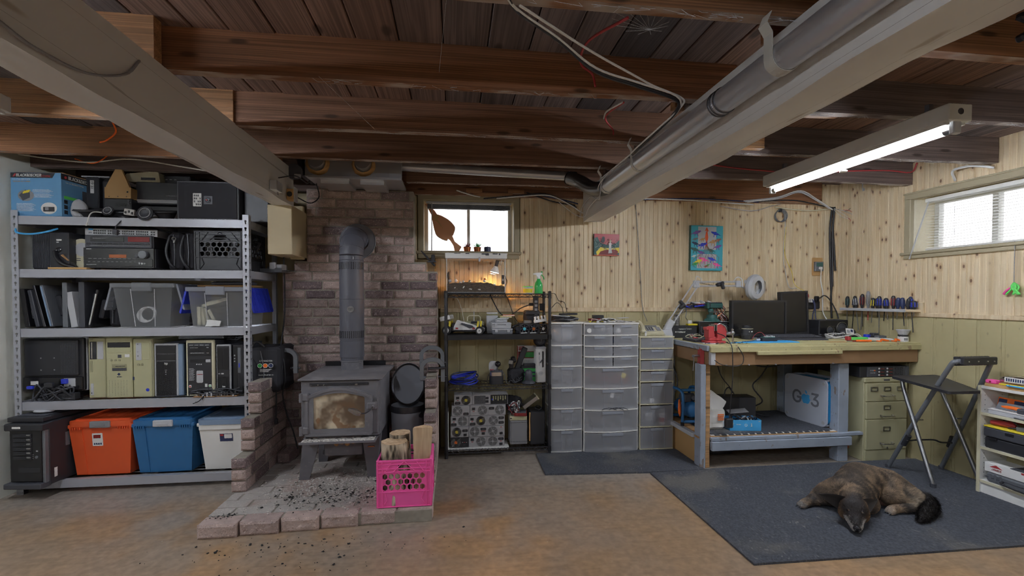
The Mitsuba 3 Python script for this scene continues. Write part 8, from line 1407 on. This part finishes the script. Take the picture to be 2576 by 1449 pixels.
k=thing('tool_box','black tool box with a yellow rim on the middle bookcase shelf','tool box',BK(2.615,.3155));part(k,'body',bx(0,.55,.0,.16,0,.07,.006),'black');part(k,'upper',bx(-.004,.555,-.006,.165,.075,.135,.006),'charcoal');part(k,'rim',bx(-.002,.55,-.006,.16,.137,.146,.002),'yellow');part(k,'latch',J([bx(.03+.09*i,.075+.09*i,-.012,-.002,.06+.05*i,.075+.05*i,.002)for i in range(2)]),'black_gloss')
k=thing('glue_gun','red tool with a black cord lying on the tool box','tool',BK(2.60,.462));part(k,'body',tube([(0,.03,.02),(.06,.04,.024),(.12,.05,.02)],[.014,.018,.014],10,4),'red',True);part(k,'red_grip',tube([(.06,.08,.03),(.13,.09,.045),(.17,.10,.03)],.012,8,4),'red',True);part(k,'cord',tube([(.02,.08,.01),(.05,.06,.045),(.11,.04,.05),(.15,.03,.02),(.10,.02,.008)],.0045,6,5),'black',True)
k=thing('grey_pliers','grey pliers and packets lying behind the red tool','pliers',BK(2.44,.462));part(k,'jaw',J(mv(bx(-.02,.14,.02,.04,.0,.03,.006),RY(-6)),mv(bx(.0,.16,.05,.07,.0,.02,.006),RY(5))),'gun_metal');part(k,'card',mv(bx(.0,.14,.08,.14,.0,.004,.001),RX(10)),'tan')
k=thing('laminate_box','white flat carton with a red roof mark on the lowest bookcase shelf','carton',BK(2.615,.160));part(k,'carton',bx(0,.55,.005,.15,0,.06,.002),'label_white');part(k,'roof_mark',J(mv(plate(Polygon([(.03,.035),(.065,.054),(.10,.035)]),.002,.005),np.eye(4))),'red');part(k,'lettering',txt('JAMES',.012,tr(.04,.0045,.016),True),'dark_red');part(k,'black_band',bx(.14,.54,.004,.15,.0605,.064,.001),'charcoal');part(k,'red_band',bx(.2,.54,.003,.006,.045,.056,0),'red')
k=thing('plastic_case','grey plastic tool case with a black handle at the bottom of the bookcase','case',BK(2.605,.0955));part(k,'shell',bx(0,.50,.0,.15,0,.062,.012),'gun_metal');part(k,'seam',bx(-.002,.502,-.002,.15,.028,.034,.001),'charcoal');part(k,'handle',tube([(.10,-.002,.03),(.105,-.022,.02),(.18,-.024,.012),(.26,-.022,.012),(.265,-.002,.025)],.006,8,4),'black',True);part(k,'rib',J([bx(.02+.03*i,.032+.03*i,-.003,.001,.006,.058,.001)for i in range(3)]),'gun_metal')
# --- dog
def dog():
 k=thing('dog','dark brindle dog lying on the felt mat with its chin on the floor','dog');V=lambda *p:np.array(p,float)
 oc,fh,no=V(2.285,2.395,.115),V(2.238,2.335,.092),V(2.168,2.243,.046)
 f=(no-oc)/np.linalg.norm(no-oc);l=np.cross([0,0,1],f);l/=np.linalg.norm(l);u=np.cross(f,l);H=lambda a,b,c:fh+f*a+l*b+u*c
 ch=[((oc,.064),(fh,.072)),((H(0,.028,-.02),.048),(H(0,-.028,-.02),.048)),((H(.03,0,-.005),.052),(H(.075,0,-.012),.036)),((H(.07,0,-.014),.037),(no,.029)),((H(.07,0,-.03),.026),(no-V(0,0,.012),.022)),((H(.035,.03,.032),.019),(H(.0,.03,.04),.03)),((H(.035,-.03,.032),.019),(H(.0,-.03,.04),.03)),((oc,.064),(V(2.36,2.46,.115),.085)),((V(2.36,2.46,.115),.085),(V(2.43,2.54,.118),.115)),((V(2.43,2.54,.118),.115),(V(2.54,2.61,.128),.118)),((V(2.54,2.61,.128),.118),(V(2.66,2.60,.115),.10)),((V(2.66,2.60,.115),.10),(V(2.76,2.53,.085),.072)),((V(2.33,2.53,.115),.082),(V(2.275,2.575,.085),.058)),((V(2.275,2.575,.085),.055),(V(2.225,2.60,.042),.036)),((V(2.225,2.60,.040),.033),(V(2.15,2.58,.034),.026)),((V(2.15,2.58,.034),.026),(V(2.115,2.567,.032),.027)),((V(2.43,2.45,.07),.06),(V(2.49,2.47,.045),.036)),((V(2.49,2.47,.045),.034),(V(2.535,2.487,.034),.025)),((V(2.69,2.565,.135),.078),(V(2.63,2.49,.085),.052)),((V(2.69,2.565,.135),.078),(V(2.775,2.47,.07),.056)),((V(2.63,2.49,.085),.052),(V(2.775,2.46,.06),.045)),((V(2.775,2.46,.055),.042),(V(2.70,2.43,.038),.027)),((V(2.70,2.43,.038),.026),(V(2.60,2.43,.036),.024)),((V(2.60,2.43,.036),.024),(V(2.575,2.427,.034),.028)),((V(2.60,2.55,.05),.038),(V(2.70,2.50,.045),.035))]
 for s in (-1,0,1):ch.append(((V(2.118,2.567+.016*s,.028),.014),(V(2.098,2.566+.018*s,.025),.013)));ch.append(((V(2.575,2.427+.015*s,.027),.014),(V(2.556,2.423+.017*s,.024),.0125)))
 M=hullchain(ch).refine_to_length(.011);m=from_man(M);m.merge_vertices();trimesh.smoothing.filter_taubin(m,lamb=.55,nu=-.53,iterations=9);m.vertices[:,2]=np.maximum(m.vertices[:,2],.0105)
 tailp=sp([(2.80,2.50,.075),(2.835,2.455,.06),(2.80,2.40,.05),(2.73,2.355,.042),(2.665,2.32,.03),(2.62,2.30,.024)],5)
 def color(P,n=None):
  P=np.asarray(P,float);h=(P-fh);a,b,c=h@f,h@l,h@u;head=(np.linalg.norm(P-fh,axis=1)<.16)&(a>-.07)
  w=meshkit.fbm(P*[9,9,9],3,3)*.05;st=.5+.5*np.sin((P[:,0]*.75+P[:,1]*.35+w*3.2)*105);g=meshkit.fbm(P*26,3,5);g2=meshkit.fbm(P*7,2,9)
  dark,tan,buff=np.array(S(50,46,45)),np.array(S(142,120,97)),np.array(S(182,168,148))
  t=np.clip(st*.55+(g-.5)*1.7+(g2-.5)*1.1-.02,0,1)[:,None];col=dark*(1-t)+tan*t
  hz=np.clip((P[:,0]-2.62)*7,0,1)[:,None]*np.clip((g-.3)*2.2,0,1)[:,None]*np.clip((.2-P[:,2])*9,0,1)[:,None];col=col*(1-hz*.75)+buff*hz*.75
  top=np.clip((P[:,2]-.17)*12,0,1)[:,None]*.45;col=col*(1-top)+np.array(S(92,78,66))*top
  if head.any():
   hc=np.tile(np.array(S(40,36,36)),(len(P),1));brow=np.clip(1-np.abs(c-.035)/.03,0,1)*np.clip(1-np.abs(a+.02)/.05,0,1)*np.clip((g-.35)*3,0,1);hc=hc*(1-brow[:,None]*.8)+np.array(S(122,96,72))*brow[:,None]*.8
   chk=np.clip((np.abs(b)-.035)/.012,0,1)*np.clip(1-np.abs(a-.02)/.05,0,1)*np.clip((.03-c)/.03,0,1);hc=hc*(1-chk[:,None]*.7)+np.array(S(128,100,72))*chk[:,None]*.7
   mz=np.clip((a-.05)/.02,0,1)*np.clip((np.abs(b)-.008)/.008,0,1)*np.clip((.014-c)/.02,0,1);hc=hc*(1-mz[:,None]*.85)+np.array(S(196,190,184))*mz[:,None]*.85
   hc[a>.09]*=.6;hc=np.where(((a>.05)&(mz>.3))[:,None],np.maximum(hc,np.array(S(150,146,142))),hc);k_=(np.clip((a+.07)/.03,0,1)*head)[:,None];col=col*(1-k_)+hc*k_
  for q_ in (V(2.10,2.566,.02),V(2.556,2.424,.02),V(2.54,2.488,.02)):
   e=np.clip(1-np.linalg.norm(P-q_,axis=1)/.04,0,1)[:,None];col=col*(1-e*.7)+np.array(S(180,176,170))*e*.7
  pk=np.clip(1-np.linalg.norm((P-V(2.60,2.53,.05))/[.05,.05,.03],axis=1),0,1)[:,None];return np.clip(col*(1-pk)+np.array(S(150,104,96))*pk,0,1)
 part(k,'body',m,'fur_skin',True,color=color(m.vertices))
 t=tube(tailp,np.array([.04,.046,.042,.034,.024,.008]),14);t=lump(t.subdivide(),.006,60,3);t.vertices[:,2]=np.maximum(t.vertices[:,2],.011);part(k,'tail',t,'fur_dark',True)
 for s,tip in ((1,V(2.405,2.35,.135)),(-1,V(2.075,2.405,.165))):
  b1,b2=H(-.03,s*.034,.056),H(.002,s*.066,-.014)
  pts=np.array([b1,b2,tip]);tipd=tip;n=np.cross(b2-b1,tip-b1);n/=np.linalg.norm(n);n*=np.sign(n[1])*-1 if n[1]else 1
  L=[];
  for w in np.linspace(0,1,9):
   a_,c_=b1*(1-w)+tip*w,b2*(1-w)+tip*w;bulge=math.sin(math.pi*min(1,w*1.1))*.010;mid=(a_+c_)/2-n*.014*(1-w)
   L+=[a_+u*bulge,(a_+mid)/2-n*.004*(1-w),mid,(c_+mid)/2-n*.004*(1-w),c_-u*bulge*.6]
  v=np.array(L);v2=np.vstack([v,v-n*.005]);fc=[]
  for i in range(8):
   for j in range(4):q_=i*5+j;fc+=[(q_,q_+1,q_+6),(q_,q_+6,q_+5),(45+q_,45+q_+6,45+q_+1),(45+q_,45+q_+5,45+q_+6)]
   for j in (0,4):q_=i*5+j;fc+=[(q_,q_+5,45+q_+5),(q_,45+q_+5,45+q_)]
  part(k,'ear',mesh(v2,fc),'fur_dark',True)
 for s in (-1,1):
  e=part(k,'eye',at(ico(.0105,3),*H(.046,s*.031,.034)),'black_gloss',True);part(e,'iris',at(ico(.0055,3),*H(.0518,s*.031,.0378)),'eye_brown',True);part(e,'glint',at(ico(.0012,2),*(H(.0575,s*.031+.0015,.0425))),'label_white',True)
 nm=ico(.0165,3,(1.15,.8,.85));part(k,'nose',mv(nm,tr(*(no+f*.021+u*.010))@RZ(math.degrees(math.atan2(l[1],l[0])))),'black_gloss',True,label='black shiny nose')
 part(k,'nostril',J([at(ico(.004,2),*(no+f*.034+u*.009+l*.0085*s))for s in (-1,1)]),'rubber',True);part(k,'mouth_line',tube([no+f*.010+l*.028-u*.012,no+f*.026+l*.012-u*.014,no+f*.028-u*.010,no+f*.026-l*.012-u*.014,no+f*.010-l*.028-u*.012],.0018,5,4),'rubber')
 part(k,'claw',J([cyl((x,y,.021),(x-dx,y,.014),.0032,6,.001)for x,y,dx in [(2.086,2.566+.018*s,.012)for s in (-1,0,1)]+[(2.545,2.423+.017*s,.012)for s in (-1,0,1)]]),'charcoal')
 q=np.random.default_rng(11);N=60000;P,fi=trimesh.sample.sample_surface(m,N,seed=11);nn=m.face_normals[fi];h=(P-fh)@f
 flow=np.where((h>-.06)[:,None],-f,V(.75,.35,-.12));flow=flow+q.normal(0,.2,(N,3))+V(0,0,-.35)*np.clip((.16-P[:,2])/.1,0,1)[:,None];flow-=nn*(flow*nn).sum(1)[:,None];flow/=np.linalg.norm(flow,axis=1,keepdims=True)
 Ln=np.where(h>-.05,.010,.024)*q.uniform(.6,1.25,N);paw=np.min([np.linalg.norm(P-V(*z),axis=1)for z in ((2.12,2.568,.03),(2.575,2.426,.03),(2.53,2.487,.03))],0);Ln=np.where((P[:,2]<.03)|(paw<.06),.006,Ln);w=np.cross(nn,flow)*(.0009+.0004*q.random(N))[:,None]
 mid=P+flow*(Ln*.55)[:,None]+nn*(Ln*.15)[:,None];tip=P+flow*Ln[:,None]+nn*(Ln*.16)[:,None];v=np.stack([P-w,P+w,mid-w*.8,mid+w*.8,tip],1);v[:,:,2]=np.maximum(v[:,:,2],.0105)
 i5=np.arange(N)[:,None]*5;fc=np.concatenate([i5+[0,1,3],i5+[0,3,2],i5+[2,3,4]],0);col=color(P+q.normal(0,.004,(N,3)))*q.uniform(.65,1.45,(N,1));keep=np.linalg.norm(P-(no+f*.02),axis=1)>.028
 part(k,'fur',mesh(v.reshape(-1,3),fc[np.tile(keep,3)]),'fur_hair',False,kind='stuff',color=np.clip(np.repeat(col,5,0),0,1))
 Nt=5000;P,fi=trimesh.sample.sample_surface(t,Nt,seed=5);nn=t.face_normals[fi];ii=np.argmin(((P[:,None]-tailp[None])**2).sum(2),1);flow=np.gradient(tailp,axis=0)[ii];flow/=np.linalg.norm(flow,axis=1,keepdims=True);w=np.cross(nn,flow)*.0011;tip=P+(flow*.9+nn*.45+q.normal(0,.2,(Nt,3)))*.026;v=np.stack([P-w,P+w,tip],1);v[:,:,2]=np.maximum(v[:,:,2],.0105)
 part(k,'tail_fur',mesh(v.reshape(-1,3),np.arange(Nt*3).reshape(-1,3)),'fur_dark',False,kind='stuff')
scene['fur_skin']={'type':'twosided','bsdf':{'type':'principled','base_color':{'type':'mesh_attribute','name':'vertex_color'},'roughness':.8,'specular':.2}}
scene['fur_hair']={'type':'twosided','bsdf':{'type':'principled','base_color':{'type':'mesh_attribute','name':'vertex_color'},'roughness':.6,'specular':.3}}
mat('fur_dark',S(38,35,35),.7);mat('eye_brown',S(60,44,32),.1)
dog()
# ---- ducts, wires and small things overhead and on the walls
def duct():
 k=thing('round_duct','shiny galvanised round duct running along the right timber beam','duct');x,z,r=1.048,2.062,.0475
 for y0,y1,q in ((-2.5,1.40,.0008),(1.40,1.72,0),(1.72,2.56,.001),(2.56,3.12,0)):part(k,'section',cyl((x,y0,z),(x,y1,z),r+q,40),'zinc',30)
 part(k,'coupling',J([at(mv(lathe([(r,0),(r+.004,.002),(r+.004,.006),(r,.008)],40),RX(-90)),x,y,z)for y in (1.70,1.725,1.74)]),'dark_steel',30)
 e=sp([(x,3.10,z),(x-.004,3.22,z+.01),(x-.03,3.38,z+.05),(x-.075,3.52,z+.13),(x-.15,3.60,z+.18)],14);n=len(e);part(k,'flex_elbow',tube(e,np.array([.050+.0022*(-1)**i for i in range(n)]),24),'steel',True)
 part(k,'branch_pipe',cyl((.95,3.60,2.252),(-.62,3.60,2.292),.034,28),'zinc',30);part(k,'tape',cyl((.96,3.60,2.252),(.90,3.60,2.2535),.0375,24),'dark_steel',30)
 for y,tw in ((1.384,1),(2.54,.6),(3.09,.8)):
  a=np.linspace(math.radians(-60),math.radians(190),26);P=[(x+(r+.003)*math.cos(t),z+(r+.003)*math.sin(t))for t in a];P=[(x-.0505,2.13),(x-.07,2.16),(x-.055,2.195)][::-1]+[(x-(r+.003)*math.cos(t),z-(r+.003)*math.sin(t))for t in np.linspace(0,math.radians(190),26)]
  part(k,'strap',at(mv(ex(LineString(P).buffer(.0012,cap_style=2),.042*tw),UP),0,y+.021*tw,0),'fluoro_paint',label='pale hanger strap')
duct()
def wire(name,lab,r,m,*paths,cat='wire',seg=6):
 k=thing(name,lab,cat)
 for p,mm in zip(paths,m if isinstance(m,(list,tuple))else [m]*len(paths)):part(k,'strand',tube(p,r,6,seg),mm,True)
 return k
B=[(.15,1.30,2.19),(.18,1.42,2.182),(.36,1.58,2.178),(.545,1.75,2.168),(.75,1.86,2.176),(.98,1.96,2.172),(1.015,2.02,2.15),(1.0,2.2,2.12),(.99,2.45,2.10),(1.01,2.60,2.11)]
off=lambda P,a,b,c:[(p[0]+a*math.sin(i),p[1]+b,p[2]+c*(1 if i>1 else 0))for i,p in enumerate(P)]
wire('ceiling_wires','bundle of black and white wires crossing under the joists to the round duct',.0045,['black','black','label_white','label_white','black'],B,off(B,.008,.016,.004),off(B,-.01,-.012,.002),[(.2,1.42,2.185),(.5,1.66,2.19),(.8,1.86,2.185),(1.01,1.98,2.16),(1.0,2.3,2.115),(1.0,3.1,2.11)],off(B,.004,.006,-.004),cat='wires')
wire('duct_leads','thin pale leads lying on the round duct and dropping to the beam end',.0032,['label_white','light_grey','label_white'],[(1.03,2.7,2.112),(1.005,2.95,2.105),(.985,3.1,2.06),(1.06,3.3,2.02),(1.08,3.45,2.05)],[(1.02,2.65,2.114),(.99,3.0,2.09),(1.02,3.2,2.0),(1.08,3.6,2.1),(1.09,3.86,2.08),(1.08,3.92,1.99)],[(1.085,3.4,2.06),(1.08,3.65,2.02),(1.085,3.8,1.975),(1.03,3.93,2.02),(.90,3.94,2.12)],cat='leads')
wire('red_wire','dangling red wire hanging from the joist near the ceiling wires',.006,'red',[(.66,2.0,2.36),(.615,1.99,2.33),(.605,1.985,2.28),(.625,1.985,2.22),(.612,1.985,2.17)])if 0 else wire('red_wire','dangling red wire hanging before the second joist near the ceiling wires',.005,'red',[(.56,1.46,2.198),(.50,1.70,2.25),(.525,1.90,2.27),(.60,1.985,2.27),(.615,1.985,2.215)])
wire('red_wire','short red wire hanging before the third joist',.0045,['red','label_white'],[(.78,2.08,2.195),(.80,2.35,2.255),(.84,2.52,2.285),(.90,2.575,2.255),(.905,2.575,2.225)],[(.775,2.08,2.197),(.79,2.35,2.262),(.83,2.52,2.292)])
wire('red_wire','orange-red wire looping below the joists left of the left beam',.005,'bright_orange',[(-2.05,3.1,2.36),(-2.10,3.205,2.33),(-2.16,3.215,2.28),(-2.20,3.215,2.265)])
wire('red_wire','thin orange-red wire drooping above the shelf unit',.004,'bright_orange',[(-2.55,3.5,2.235),(-2.44,3.49,2.205),(-2.37,3.49,2.235),(-2.345,3.52,2.29)])
wire('red_wire','long red wire stapled along the right joist behind the tube lamp',.0055,'red',[(1.85,3.285,2.30),(2.1,3.288,2.275),(2.4,3.288,2.26),(2.66,3.288,2.245),(3.0,3.288,2.28),(3.4,3.29,2.30),(3.6,3.28,2.29),(3.635,3.26,2.36)])
wire('white_cable','pale cable sagging along the joist above the shelf unit',.005,'cloth',[(-2.88,3.49,2.25),(-2.7,3.49,2.228),(-2.45,3.49,2.212),(-2.2,3.5,2.245),(-1.85,3.5,2.20),(-1.3,3.5,2.12)],cat='cable')
wire('grey_cable','grey cable clipped to the side of the left beam',.0045,'grey',[(-1.12,1.0,2.06),(-1.118,1.32,1.975),(-1.118,1.45,1.965),(-1.118,1.6,1.985),(-1.12,1.76,2.06),(-1.13,1.85,2.15)],cat='cable')
wire('wall_cables','dark and pale cables draped on the back wall top left of the beam end',.006,['black','label_white','navy','black','label_white'],[(.25,3.97,2.14),(.5,3.96,2.165),(.78,3.955,2.19),(.98,3.955,2.12),(1.06,3.95,2.08)],[(.36,3.95,2.14),(.6,3.945,2.165),(.82,3.945,2.175),(1.0,3.945,2.10),(1.12,3.945,2.03),(1.25,3.94,2.02),(1.40,3.95,2.10)],[(.7,3.96,2.19),(.95,3.95,2.14),(1.07,3.945,2.11)],[(.62,3.965,2.20),(.85,3.965,2.13),(1.05,3.96,2.10)],[(.02,3.955,2.20),(.14,3.955,2.165),(.22,3.955,2.15)],cat='cables')
wire('wall_cables','bundle of pale and blue cables on the back wall top right of the beam',.006,['navy','label_white','light_grey','light_grey','cream','label_white','black'],[(1.42,3.93,2.14),(1.75,3.925,2.165),(2.15,3.925,2.18),(2.55,3.925,2.17),(2.75,3.925,2.165)],[(1.5,3.93,2.10),(1.62,3.925,2.16),(2.0,3.92,2.165),(2.4,3.92,2.15),(2.7,3.92,2.14)],[(2.6,3.92,2.17),(2.9,3.90,2.205),(3.12,3.90,2.265),(3.3,3.92,2.21),(3.50,3.96,2.13)],[(2.62,3.925,2.165),(2.92,3.90,2.195),(3.12,3.89,2.255),(3.3,3.91,2.20),(3.49,3.95,2.125)],[(2.97,4.0,2.14),(3.15,4.0,2.12),(3.35,4.0,2.115),(3.56,4.0,2.14)],[(2.64,3.92,2.16),(2.93,3.90,2.21),(3.14,3.895,2.272),(3.33,3.915,2.2),(3.52,3.955,2.12)],[(2.7,3.93,2.17),(3.1,3.93,2.19),(3.4,3.94,2.15),(3.52,3.96,2.14)],cat='cables')
wire('corner_cables','thick black cables hanging down the corner of the room',.009,['black','black','black','black'],[(3.545,3.985,2.15),(3.525,3.985,1.95),(3.53,3.985,1.70),(3.545,3.985,1.36)],[(3.56,3.975,2.15),(3.545,3.98,1.9),(3.55,3.98,1.65),(3.553,3.98,1.40)],[(3.57,3.99,2.12),(3.56,3.99,1.95),(3.575,3.99,1.75),(3.59,3.99,1.55)],[(3.549,3.985,1.40),(3.545,3.985,1.3),(3.552,3.985,1.15),(3.556,3.985,1.10)],cat='cables')
k=thing('wire_coil','coil of grey wire hanging high on the back wall near the corner','wire',tr(3.02,4.005,2.055));part(k,'loop',J([ring((.004*i,-.004*i,.002*i),.05+.003*i,.0035,26,5)for i in range(4)]),'gun_metal',True);part(k,'tie',bx(-.008,.012,-.02,.01,.04,.07,.003),'black');part(k,'drop',tube([(.05,-.01,.02),(.05,-.01,-.15),(.035,-.01,-.38),(.06,-.01,-.52),(.09,-.02,-.66),(.16,-.03,-.67)],.0028,5,6),'light_grey');part(k,'drop',tube([(.055,-.015,-.1),(.045,-.015,-.34),(.12,-.015,-.52),(.15,-.02,-.64),(.24,-.04,-.70)],.0022,5,6),'yellow');part(k,'drop',tube([(-.6,-.01,.08),(-.3,-.02,.04),(-.1,-.02,.09),(.0,-.01,.11)],.003,5,6),'light_grey')
wire('wall_lead','thin grey lead hanging on the pine wall between the two paintings',.0025,'gun_metal',[(1.62,4.018,2.16),(1.64,4.015,1.9),(1.655,4.015,1.7),(1.675,4.015,1.40),(1.69,4.01,1.2),(1.73,4.0,1.08)],cat='lead')
wire('frayed_leads','frayed thin leads with red tips sticking out of the room corner',.002,['label_white','light_grey','red','label_white','red','black'],[(3.53,3.95,2.13),(3.57,3.90,2.08),(3.60,3.86,2.03)],[(3.53,3.95,2.13),(3.59,3.90,2.10),(3.64,3.86,2.06)],[(3.58,3.90,2.11),(3.61,3.87,2.10),(3.635,3.86,2.085)],[(3.53,3.95,2.12),(3.56,3.90,2.05),(3.61,3.87,2.02)],[(3.605,3.87,2.03),(3.62,3.86,2.01),(3.615,3.86,1.995)],[(3.55,3.93,2.12),(3.61,3.90,2.10),(3.65,3.89,2.125)],cat='leads',seg=4)
k=thing('light_socket','pale round socket fixed to the end of the left beam','socket',tr(-1.115,3.36,1.99));part(k,'box',bx(-.015,.03,-.035,.03,-.03,.045,.003),'tan');part(k,'hole',cyl((.005,-.037,.008),(.005,-.03,.008),.018,18),'black');part(k,'cover',bx(.03,.035,-.03,.04,-.04,.06,.001),'light_grey')
k=thing('junction_box','grey metal junction box on the side of the left beam','junction box',tr(-1.115,3.08,1.99));part(k,'box',bx(-.014,.03,-.05,.05,-.03,.03,.003),'zinc');part(k,'screw',cyl((.01,.02,-.05),(.01,.02,-.03),.005,8),'steel')
wire('beam_leads','black leads drooping from the beam end toward the chimney',.004,'black',[(-1.10,3.1,2.05),(-1.03,3.2,2.09),(-.99,3.3,2.07),(-1.0,3.4,2.11)],[(-1.08,3.40,1.99),(-1.02,3.48,1.97),(-.98,3.55,2.03),(-1.0,3.56,2.13)],cat='leads')
k=thing('round_vent','dark round duct cap beside the plenum above the chimney','vent',tr(-1.10,3.42,2.17));part(k,'cap',mv(lathe([(0,0),(.05,0),(.055,.02),(.05,.04),(0,.045)],24),RX(90)),'charcoal',30);part(k,'clip',bx(.01,.05,-.06,-.04,-.05,-.025,.002),'zinc')
k=thing('loop_handle','white bent tube sticking out above the right window','bracket');part(k,'tube',tube([(3.64,2.98,2.15),(3.58,2.95,2.21),(3.58,2.85,2.215),(3.60,2.76,2.19),(3.62,2.72,2.17)],.008,8,5),'label_white',True)
k=thing('hanging_toy','small green and pink plastic toy on a cord under the right window','toy',tr(3.615,2.59,1.36));part(k,'cord',cyl((0,0,.03),(0,0,.30),.002,6),'grey');q=np.random.default_rng(3);part(k,'green_arms',J([tube([(0,0,.03),(q.uniform(-.01,.01),q.uniform(-.03,.03),0),(q.uniform(-.01,.01),q.uniform(-.05,.05),-.045)],.006,6,3)for _ in range(5)]),'lime',True);part(k,'pink_arm',tube([(0,.01,.0),(0,.04,-.02),(0,.055,-.045)],.007,6,3),'pink',True)
k=thing('joist_hook','small metal hook screwed under the right joist','hook',tr(3.22,3.325,2.16));part(k,'shank',cyl((0,0,0),(0,0,.045),.0035,8),'steel');part(k,'curl',tube([(0,0,.0),(.004,0,-.015),(.014,0,-.012),(.014,0,.006)],.004,6,4),'steel')
k=thing('hanging_clamp','black spring clamp hanging at the top right corner','clamp',tr(1.99,1.36,2.22));part(k,'jaw',mv(bx(-.10,.02,-.012,.012,-.012,.012,.006),RY(14)),'black_gloss');part(k,'jaw',mv(bx(-.11,.02,-.012,.012,-.012,.012,.006),RY(-30)),'black_gloss');part(k,'pivot',cyl((0,-.02,0),(0,.02,0),.014,14),'charcoal')
cob=[];q=np.random.default_rng(21)
for y,xs in ((1.40,(.2,1.1)),(2.02,(-.6,1.1)),(2.60,(-.9,1.0)),(3.14,(-.9,1.0)),(3.70,(-.4,1.0)),(2.08,(1.4,3.4)),(2.71,(1.5,3.5))):
 for _ in range(26):
  x=q.uniform(*xs);cob.append(tube([(x,y+q.uniform(0,.05),2.2),(x+q.uniform(-.03,.03),y-.004,2.185+q.uniform(-.008,.008)),(x+q.uniform(-.08,.08),y+q.uniform(0,.04),2.198)],.0007,4))
cob+=[tube([(.62+.10*math.cos(a),1.50,2.22+.05*math.sin(a)),(.66,1.52,2.20)],.0006,4)for a in np.linspace(0,6,14)]+[tube([(.0,1.3,2.3),(-.06,1.95,2.22)],.0006,4),tube([(-.55,2.0,2.2),(-.42,2.6,2.2)],.0006,4)]
one('cobwebs',J(cob),'light_grey','dusty cobweb threads hanging along the undersides of the joists','cobwebs',kind='stuff')
